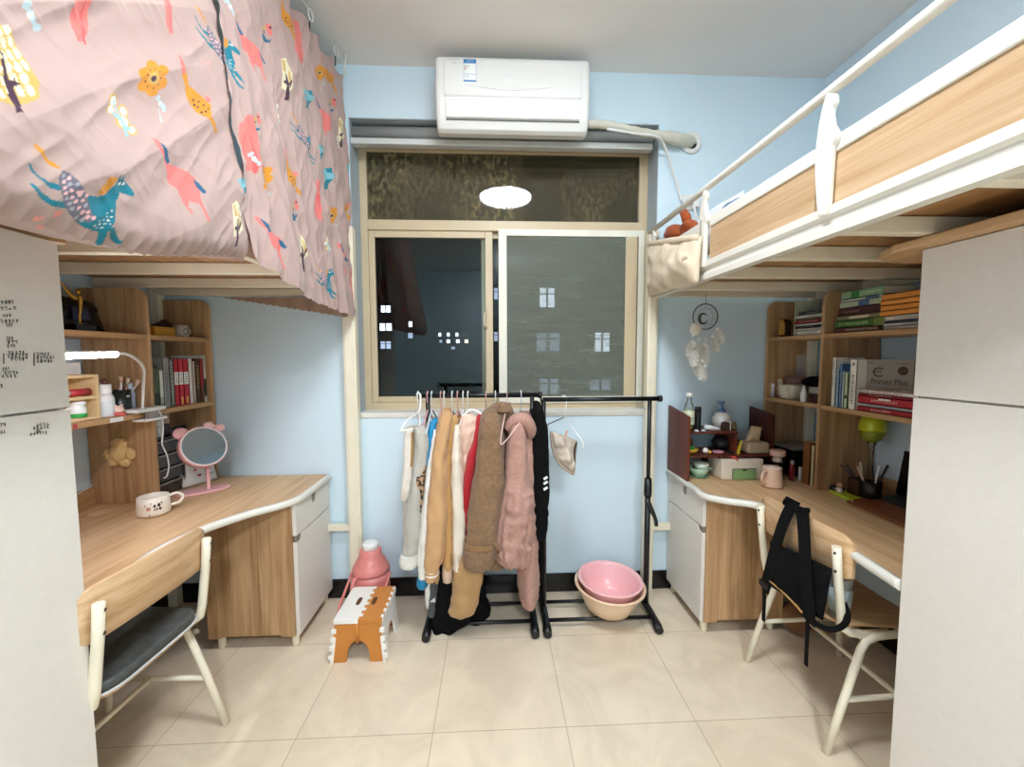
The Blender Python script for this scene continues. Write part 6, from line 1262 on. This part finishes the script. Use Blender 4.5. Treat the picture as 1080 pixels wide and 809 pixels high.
# ------------------------------------------------------------------ left bookcase: top row
q = at('X', -1.66, 86, 336); SX, SYY = -1.665, q.y+.0
t = thing('trophy', 'gold winged statuette on a black plinth, top shelf of the left bookcase', 'trophy', (SX, SYY, 1.5335)); GO = C('#c89a45', .3, metal=.75)
obj('plinth', MB().box(SX-.035, SX+.03, SYY-.05, SYY+.035, 1.5335, 1.562), C('#0c0c0d', .25), t, bevel=.002)
zz = 1.562
obj('figure', MB().tube(bez([(SX,SYY,zz),(SX,SYY-.002,zz+.03),(SX,SYY+.004,zz+.07),(SX,SYY+.006,zz+.10),(SX,SYY+.002,zz+.118)], 5), [.010,.006,.003,.004,.0045,.0045,.0045,.005,.005,.0055,.006,.006,.0065,.007,.0075,.008,.008,.0075,.006,.005,.004], 12), GO, t)
obj('head', MB().ball((SX, SYY-.001, zz+.131), (.008,.008,.010), 10), GO, t)
R = []
for i in range(13):
    u = i/12; c = Vector((SX-.002, SYY-.004-.075*u, zz+.105+.010*u+.075*u**2)); w = .016*math.sin(PI*(.18+.8*u))+.002
    R.append([c+Vector((0,-.3*w,w)), c+Vector((.004,0,0)), c+Vector((0,.3*w,-w)), c+Vector((-.004,0,0))])
obj('wing', MB().rings(R), GO, t)
t = thing('storage_bag', 'black crinkled storage bag filling the left top shelf behind the statuette', 'bag', (-1.75, 1.75, 1.5335))
obj('bag', MB().pillow([(-1.72,1.50,1.54),(-1.72,1.90,1.54),(-1.74,1.88,1.67),(-1.74,1.50,1.70)], (1,0,.1), .035, .06, 18, .02, 3, 14), C('#15161b', .25, bump=.3), t)
obj('blue_print', MB().pillow([(-1.685,1.73,1.58),(-1.685,1.81,1.58),(-1.69,1.80,1.64),(-1.69,1.73,1.64)], (1,0,.1), .006, .004, 8, .004, 2, 20), C('#26304a', .35), t)
q0, q1 = at('X', -1.63, 161, 349), at('X', -1.63, 183, 350)
t = thing('yellow_box', 'small yellow box in the top cubby of the left bookcase', 'box', (-1.66, (q0.y+q1.y)/2, 1.5335))
obj('box', MB().box(-1.70, -1.62, max(1.962, q0.y), q1.y, 1.534, 1.578), C('#d79a22', .45), t, bevel=.003); obj('lid_line', MB().box(-1.701, -1.619, max(1.961, q0.y), q1.y+.001, 1.570, 1.572), C('#a87512', .5), t)
q = at('X', -1.64, 192, 349)
t = thing('mug', 'white mug with dark letters in the top cubby beside the yellow box', 'mug', (-1.645, q.y, 1.5335))
obj('cup', MB().lathe([(.001,.001),(.030,.001),(.033,.006),(.034,.062),(.032,.062),(.03,.008),(.001,.006)], (-1.645, q.y, 1.5335), 26), C('#c9bfae', .35), t)
b = MB(); text_mb(b, 'OU', (-1.645+.0345, q.y-.024, 1.5335+.015), (0,1,0), (0,0,1), .045, width=.044); 
for i, v in enumerate(b.v):
    a = (v[1]-q.y)/.034; b.v[i] = (-1.645+.0347*math.cos(a), q.y+.0347*math.sin(a), v[2])
obj('lettering', b, C('#3a2c24', .5), t)
obj('handle', MB().tube(bez([(-1.645, q.y+.033, 1.58), (-1.64, q.y+.052, 1.578), (-1.64, q.y+.052, 1.552), (-1.645, q.y+.033, 1.548)], 5), .004, 8), C('#c9bfae', .35), t)
q = at('X', -1.74, 184, 330); t = tag(obj('pot_lid', MB().lathe([(.001,.0),(.06,.0),(.06,.05),(.055,.062),(.03,.078),(.012,.084),(.012,.092),(.001,.093)], (-1.745, min(2.26, q.y), 1.534), 26), C('#4a3528', .4)), 'brown lidded pot at the back of the left top cubby', 'pot')
# middle left compartment: wooden mini shelf, bottles, brush pot, LED clip lamp
ZS = 1.1825
ms_ = thing('mini_shelf', 'pale wooden mini shelf with two tiers under the clip lamp', 'mini shelf', (-1.64, 1.62, ZS)); PW = wood('pine', '#ecd3a4', '#dcbb85', 'Y')
ya, yb_ = 1.505, 1.725
obj('side', MB().box(-1.71, -1.60, ya, ya+.012, ZS, 1.362), PW, ms_); obj('side', MB().box(-1.71, -1.60, yb_-.012, yb_, ZS, 1.362), PW, ms_)
for z in (ZS+.0005, 1.265, 1.350): obj('tier', MB().box(-1.71, -1.60, ya+.012, yb_-.012, z, z+.012), PW, ms_)
obj('back', MB().box(-1.714, -1.71, ya, yb_, ZS, 1.362), PW, ms_)
def bottle(name, label, cat, x, y, z, r, h, c, capc, capr=.5, caph=.25, extra=None, cl=None):
    t = thing(name, label, cat, (x, y, z)); hb_ = h*(1-caph)
    obj('body', MB().lathe([(.001,.0005),(r*.92,.0005),(r,.004),(r,hb_*.78),(r*.85,hb_*.92),(r*capr*.9,hb_)], (x, y, z), 22), C(c, .3), t)
    obj('cap', MB().lathe([(r*capr,hb_),(r*capr*1.05,hb_+.003),(r*capr,h),(.001,h+.0005)], (x, y, z), 20), C(capc, .35), t)
    if extra: obj('label', MB().lathe([(r*1.01,hb_*.15),(r*1.015,hb_*.17),(r*1.015,hb_*.65),(r*1.01,hb_*.67)], (x, y, z), 22), C(extra, .5), t)
    return t
xx = -1.585
y_ = lambda px, py: at('X', xx, px, py).y
bottle('jar', 'white jar with green base in the lower tier of the mini shelf', 'jar', -1.63, 1.66, ZS+.013, .028, .062, '#eef0ec', '#e8eae6', .95, .2)
obj('green_band', MB().lathe([(.0285,.001),(.029,.003),(.029,.014),(.0285,.016)], (-1.63, 1.66, ZS+.013), 22), C('#2fae4f', .4), bpy.data.objects['jar'] if 'jar' in bpy.data.objects else None)
t = thing('cream_tube', 'red and white cosmetic tube lying in the upper tier of the mini shelf', 'tube', (-1.63, 1.65, 1.278)); obj('tube', MB().tube([(-1.62,1.62,1.293),(-1.62,1.70,1.293)], [.013,.015], 14), C('#b8333a', .35), t); obj('cap', MB().tube([(-1.62,1.595,1.293),(-1.62,1.62,1.293)], .013, 14), M['plastic_w'], t)
t = thing('small_pouch', 'small orange-brown pouch on top of the mini shelf', 'pouch', (-1.65, 1.56, 1.362)); obj('pouch', MB().ball((-1.65,1.57,1.382), (.04,.045,.02), 12), C('#c98f6a', .7), t); obj('knot', MB().ball((-1.65,1.60,1.398), (.012,.012,.01), 8), C('#b37a58', .7), t)
tag(obj('white_box', MB().box(-1.70, -1.64, 1.63, 1.70, 1.3625, 1.41), C('#d9d6cf', .5), bevel=.003), 'small grey-white box on top of the mini shelf', 'box')
bottle('lotion_bottle', 'white lotion bottle with wide cap right of the mini shelf', 'bottle', -1.615, 1.765, ZS, .028, .135, '#eef0f0', '#f2f2f0', .72, .28, '#dfe8ea')
t = thing('plush_ornament', 'tiny pink and white ornament in front of the lotion bottle', 'ornament', (-1.585, 1.785, ZS)); obj('base', MB().lathe([(.001,.0),(.022,.0),(.024,.008),(.018,.016)], (-1.588, 1.79, ZS), 18), C('#d8675f', .5), t); obj('bear', MB().ball((-1.588,1.79,ZS+.026), (.018,.02,.018), 10), C('#efd2c4', .6), t); obj('ear', MB().ball((-1.588,1.775,ZS+.043), .006, 8).ball((-1.588,1.805,ZS+.043), .006, 8), C('#efd2c4', .6), t)
t = thing('brush_pot', 'dark green-black pot holding makeup brushes', 'brush pot', (-1.625, 1.845, ZS))
pt_ = obj('pot', MB().lathe([(.001,.001),(.033,.001),(.035,.004),(.036,.105),(.033,.105),(.03,.01),(.001,.008)], (-1.628, 1.848, ZS), 26), C('#1d2624', .3), t); obj('emblem', MB().box(-1.5915,-1.5905,1.835,1.85,ZS+.075,ZS+.081), C('#cfd8d4', .4), pt_)
for dx, dy, tx_, ty_, c, L, c2 in ((-.01,-.012,-.01,-.03,'#c9a9b0',.06,'#7b4a4a'),(.01,-.005,.01,-.01,'#d9d2c8',.07,'#caa68a'),(.005,.012,.0,.02,'#b98d6c',.06,'#d7b79a'),(-.015,.005,-.01,.03,'#e3d6d0',.065,'#8f6a60'),(.016,.015,.01,.035,'#c7c9c9',.05,'#d9b7a0')):
    a = Vector((-1.628+dx, 1.848+dy, ZS+.07)); e_ = a+Vector((tx_, ty_, L)); br_ = obj('brush', MB().tube([a, e_], .0035, 8), C(c, .4), t); obj('bristles', MB().tube([e_, e_+Vector((tx_*.3, ty_*.3, .025))], [.006,.009], 8), C(c2, .9), br_)
tag(obj('cosmetic_box', MB().box(-1.76, -1.70, 1.78, 1.86, ZS, ZS+.14), C('#b9b4b2', .5), bevel=.004), 'grey cosmetic box standing behind the brush pot', 'box')
bottle('spray_bottle', 'pale blue slim bottle right of the brush pot', 'bottle', -1.64, 1.905, ZS, .021, .135, '#a9b9d6', '#c9d3e2', .7, .2)
tag(obj('label_strip', MB().box(-1.5695, -1.5685, y_(112,445), y_(126,441), 1.162, 1.180).box(-1.5696, -1.569, y_(112,445)+.004, y_(126,441)-.004, 1.17, 1.172), C('#ecebe6', .5)), 'white paper label stuck on the shelf edge below the brush pot', 'label')
tag(obj('red_sticker', MB().box(-1.5695, -1.5685, y_(73,454), y_(77,453), 1.161, 1.181), C('#a8383a', .5)), 'red sticker on the shelf edge beside the left wardrobe', 'sticker')
# LED clip lamp
lt = thing('clip_lamp', 'white LED clip lamp with gooseneck, switched on, on the left bookcase shelf', 'desk lamp', (-1.57, 1.89, 1.18)); PWH = M['plastic_w']
obj('clip', MB().box(-1.60, -1.535, 1.815, 1.975, 1.186, 1.204), PWH, lt, bevel=.007, seg=3)
obj('clip_jaw', MB().box(-1.60, -1.535, 1.86, 1.98, 1.142, 1.155), PWH, lt, bevel=.005)
obj('clip_spring', MB().box(-1.562, -1.542, 1.885, 1.94, 1.154, 1.187), C('#8d8480', .4), lt, bevel=.003)
A_ = at('X', -1.555, 150, 428); N_ = [(-1.555, A_.y, 1.20)]+[tuple(at('X', X_, x, y)) for X_, x, y in ((-1.535,151,415),(-1.50,151.5,402),(-1.45,152,392),(-1.40,149,384),(-1.35,141,377),(-1.32,132,373),(-1.305,124,372.5))]
obj('gooseneck', MB().tube(bez(N_, 6), .0052, 10), PWH, lt)
e0, e1 = at('X', -1.30, 125, 372.5), at('X', -1.30, 64, 374)
obj('light_bar', MB().tube([e0, e0+(e1-e0)*.06, e0+(e1-e0)*.5, e0+(e1-e0)*1.05], [.006,.0105,.0105,.0105], 14), PWH, lt)
b = MB().tube([e0+(e1-e0)*.07+Vector((.002,0,-.003)), e0+(e1-e0)*1.04+Vector((.002,0,-.003))], .0105, 14); obj('led_strip', b, emitm('led_glow', '#f4f2ff', 50), lt)
cb = [(-1.545, 1.972, 1.195)]+[tuple(at('X', -1.55, x, y)) for x, y in ((166,430),(171,440),(172,455),(171,468),(176,480),(178,492),(176,502),(173,504))]
tag(obj('cable', MB().tube(bez(cb, 6), .0032, 8), PWH), 'white lamp cable hanging down the left bookcase upright', 'cable')
# plush keychain
q = at('X', -1.60, 127, 470); PLC = cloth('#e3bf80', .8, 140)
py_ = q.y; px_ = -1.585
q = at('Y', 1.928, 127, 478)
t = thing('plush_keychain', 'fluffy tan plush keychain hanging on the bookcase panel', 'plush keychain', tuple(q))
def fluff(c, r, seed):
    b = MB().ball(c, r, 14); b.v = [tuple(Vector(c)+(Vector(v)-Vector(c))*(1+.22*noise.noise(Vector(v)*90+Vector((seed,0,0))))) for v in b.v]; return b
for nm, dx, dz, r in (('body', 0, .0, (.044,.026,.044)), ('head', .0, .046, (.030,.024,.026)), ('arm', -.048, -.006, (.020,.017,.028)), ('arm', .048, -.002, (.020,.017,.030)), ('leg', -.026, -.038, (.025,.02,.022)), ('leg', .024, -.040, (.025,.02,.022))):
    obj(nm, fluff((q.x+dx, q.y-.005, q.z+dz), r, dx*100+dz*50), PLC, t)
obj('ring', MB().tube([(q.x+.016*math.cos(a), q.y, q.z+.082+.022*math.sin(a)) for a in np.arange(18)*PI/9], .003, 8, True), C('#b98a4a', .3, metal=.6), t)
obj('ring', MB().tube([(q.x+.008*math.cos(a), q.y, q.z+.115+.012*math.sin(a)) for a in np.arange(14)*PI/7], .002, 6, True), C('#b98a4a', .3, metal=.6), t)
obj('hook', MB().tube([(q.x, 1.935, q.z+.125), (q.x, 1.922, q.z+.123), (q.x, 1.92, q.z+.132)], .003, 6), C('#c9a070', .4), t)
# cow mug
q = at('Z', Z, 159, 545); mx, my = q.x-.01, q.y+.03
t = thing('mug', 'cream mug with cow face print and spots on the left desk', 'mug', (mx, my, Z)); MC = C('#ece2d2', .3, var=.02)
obj('cup', MB().lathe([(.001,.001),(.046,.001),(.056,.006),(.058,.016),(.0565,.05),(.054,.082),(.0515,.082),(.0535,.05),(.05,.012),(.001,.008)], (mx, my, Z), 36), MC, t)
obj('handle', MB().tube(bez([(mx+.035,my+.040,Z+.068),(mx+.058,my+.056,Z+.074),(mx+.074,my+.066,Z+.058),(mx+.066,my+.060,Z+.034),(mx+.040,my+.042,Z+.026)], 6), .0062, 10), MC, t)
b = MB()
def patch(a0, z0, wa, h, mi=0, n=14):
    vs = [(mx+.0588*math.cos(a0+wa*math.cos(u)), my+.0588*math.sin(a0+wa*math.cos(u)), Z+z0+h*math.sin(u)) for u in np.arange(n)*2*PI/n]; b.add(vs, [tuple(range(n))], False, mi)
a0 = math.atan2(-my, -mx)
for da, z0, wa, h, mi in ((-.30,.040,.13,.008,0),(-.36,.043,.03,.004,1),(-.24,.043,.03,.004,1),(.05,.050,.07,.007,2),(.30,.052,.09,.008,2),(.18,.036,.05,.005,2),(.36,.036,.08,.006,2),(.05,.034,.04,.005,2),(-.5,.055,.03,.004,2),(-.15,.062,.03,.003,2),(-.25,.014,.035,.004,2),(.45,.060,.04,.005,2)): patch(a0+da, z0, wa, h, mi)
obj('cow_print', b, [C('#d79a8c', .4), C('#7b4a40', .4), C('#2c2522', .4)], t)
# pink vanity mirror with cat ears and bow
q0 = at('Z', Z, 205, 522)
bl_, br2 = at('Z', Z, 184, 524), at('Z', Z, 243, 513); cB = (bl_+br2)/2
t = thing('vanity_mirror', 'pink round vanity mirror with bow and ear, on the left desk', 'mirror', (cB.x, cB.y, Z)); PKP = C('#e6adad', .35, var=.02)
dv = (br2-bl_).normalized(); pv = Vector((-dv.y, dv.x, 0)); L_ = (br2-bl_).length/2
ol = []
for k in range(40):
    a = 2*PI*k/40; u = math.copysign(abs(math.cos(a))**.75, math.cos(a))*L_; v = math.copysign(abs(math.sin(a))**.85, math.sin(a))*.055; ol.append((cB+dv*u+pv*v))
obj('base', MB().rings([[Vector((p.x, p.y, Z)) for p in ol], [Vector((p.x, p.y, Z+.008)) for p in ol], [cB.to_2d().to_3d()*0+Vector((cB.x+(p.x-cB.x)*.93, cB.y+(p.y-cB.y)*.9, Z+.012)) for p in ol]]), PKP, t)
mc = at('Y', cB.y-.01, 215, 471); sb_ = at('Z', Z, 213, 517)
obj('stem', MB().lathe([(.012,.010),(.0085,.02),(.008,.10),(.010,.125)], (mc.x+.006, cB.y, Z), 16), PKP, t)
fwd_ = (EYE-mc); fwd_ = Vector((.78, -.52, .40)).normalized()
rr_ = fwd_.cross(Vector((0,0,1))).normalized()*-1; uu_ = rr_.cross(fwd_)*-1
if uu_.z < 0: uu_ = -uu_
Mm = Matrix(((rr_.x,uu_.x,fwd_.x),(rr_.y,uu_.y,fwd_.y),(rr_.z,uu_.z,fwd_.z)))
R_m = .104
head = obj('mirror_head', MB().lathe([(.001,-.066),(R_m*.72,-.063),(R_m*.93,-.045),(R_m*.99,-.025),(R_m,-.006),(R_m,.004),(R_m*.97,.008),(R_m*.93,.008)], mc, 44, Mm), PKP, t)
obj('white_rim', MB().lathe([(R_m*.965,.0075),(R_m*.96,.0105),(R_m*.90,.0105),(R_m*.89,.007)], mc, 44, Mm), C('#f2e6e4', .4), head)
gm, nt, b_ = base('mirror_glass'); b_.inputs['Base Color'].default_value = (.36,.39,.40,1); b_.inputs['Metallic'].default_value = 1; b_.inputs['Roughness'].default_value = .06
obj('mirror_glass', MB().add([mc+Mm @ Vector((R_m*.905*math.cos(2*PI*k/44), R_m*.905*math.sin(2*PI*k/44), .0088)) for k in range(44)], [tuple(range(44))]), gm, head)
for sgn, nm in ((-1, 'ear'),):
    e_ = mc+rr_*(-.075)+uu_*.085-fwd_*.014; obj('ear', MB().ball(e_, (.034,.03,.014), 12, Mm), PKP, head)
bw = mc+rr_*(.062)+uu_*.098+fwd_*.004
obj('bow', MB().ball(bw-rr_*.022+uu_*.007, (.024,.019,.012), 10, Mm).ball(bw+rr_*.026-uu_*.012, (.024,.019,.012), 10, Mm).ball(bw, (.009,.009,.011), 8, Mm), C('#eebdbb', .4), head)
# drawers cabinet and packet behind the mirror
cab = thing('drawer_cabinet', 'smoky clear drawer cabinet behind the pink mirror', 'drawer cabinet', (-1.70, 2.06, Z)); SM = C('#4a423c', .25)
obj('frame', MB().box(-1.80, -1.60, 1.975, 1.985, Z, 1.03).box(-1.80, -1.60, 2.145, 2.155, Z, 1.03).box(-1.80, -1.79, 1.985, 2.145, Z, 1.03).box(-1.80, -1.60, 1.975, 2.155, 1.03, 1.036), SM, cab)
for i in range(4):
    z = Z+.004+i*.069; d_ = obj('drawer', MB().box(-1.785, -1.605, 1.987, 2.143, z, z+.062), C('#3b332e', .2, var=.3, vs=30), cab, bevel=.002); obj('rim', MB().box(-1.606, -1.596, 1.987, 2.143, z+.056, z+.063), C('#8d857c', .3), d_)
for i, (dy, c, cc_, lb_, h) in enumerate(((2.00, '#c9beb2', '#d8d0c4', 'beige jar at the left on the smoky drawer cabinet', .07), (2.05, '#d8d6d2', '#efeeea', 'white bottle in the middle on the smoky drawer cabinet', .085), (2.10, '#3a2a28', '#c9a08c', 'dark bottle with pinkish cap on the smoky drawer cabinet', .09))):
    bottle('cosmetic_bottle', lb_, 'bottle', -1.64, dy, 1.0365, .018, h, c, cc_, .75, .3)
pq = [at('X', -1.55, x, y) for x, y in ((200,519),(240,508),(238,472),(199,480))]
t = thing('snack_packet', 'white printed packet leaning behind the pink mirror', 'packet', (-1.6, 2.2, Z))
q = [(-1.60,2.13,Z+.002),(-1.535,2.30,Z+.002),(-1.575,2.31,Z+.14),(-1.64,2.14,Z+.14)]
obj('packet', MB().pillow(q, (1,-.35,.3), .014, .012, 14, .003, 2, 20), C('#dcd8d4', .4), t)
pn = (Vector(q[1])-Vector(q[0])).normalized(); pu = (Vector(q[3])-Vector(q[0])).normalized(); pnm = pn.cross(pu); 
if pnm.x < 0: pnm = -pnm
b = MB()
for (u, v, w, h, mi) in ((.62,.58,.24,.2,0),(.36,.5,.07,.08,0),(.42,.28,.10,.08,1),(.62,.42,.2,.05,2),(.62,.28,.26,.04,2)):
    o_ = Vector(q[0])+pn*u*.182+pu*v*.145+pnm*.0155; b.add([o_, o_+pn*w*.182, o_+pn*w*.182+pu*h*.145, o_+pu*h*.145], [(0,1,2,3)], False, mi)
obj('print', b, [C('#c94a3e', .5), C('#b0303a', .5), C('#9a938c', .5)], t)
tag(obj('navy_book', MB().prism([(2.19, 1.03), (2.335, 1.03), (2.335, 1.10), (2.325, 1.105)], 'YZ', -1.70, -1.66) if False else MB().box(-1.74, -1.72, 2.17, 2.34, Z, 1.05), C('#2a2a44', .5), bevel=.002), 'navy folder upright behind the printed packet', 'folder')
tag(obj('thin_cable', MB().tube(bez([(-1.80,1.70,Z+.082),(-1.79,1.76,Z+.088),(-1.80,1.83,Z+.094),(-1.82,1.90,Z+.10)], 5), .0025, 6), PWH), 'thin white cable lying on the back rail of the left desk', 'cable')
# ------------------------------------------------------------------ world and render look
w = bpy.data.worlds.new('night'); scene.world = w; w.use_nodes = True
w.node_tree.nodes['Background'].inputs[0].default_value = (.010,.014,.020,1); w.node_tree.nodes['Background'].inputs[1].default_value = .35
vs_ = scene.view_settings; vs_.view_transform = 'Standard'; vs_.look = 'None'; vs_.gamma = 1; vs_.use_curve_mapping = False; vs_.exposure = 2.15
cy = scene.cycles; cy.use_denoising = True; cy.max_bounces = 10; cy.diffuse_bounces = 6; cy.transparent_max_bounces = 16; cy.sample_clamp_indirect = 6; cy.caustics_reflective = False; cy.caustics_refractive = False
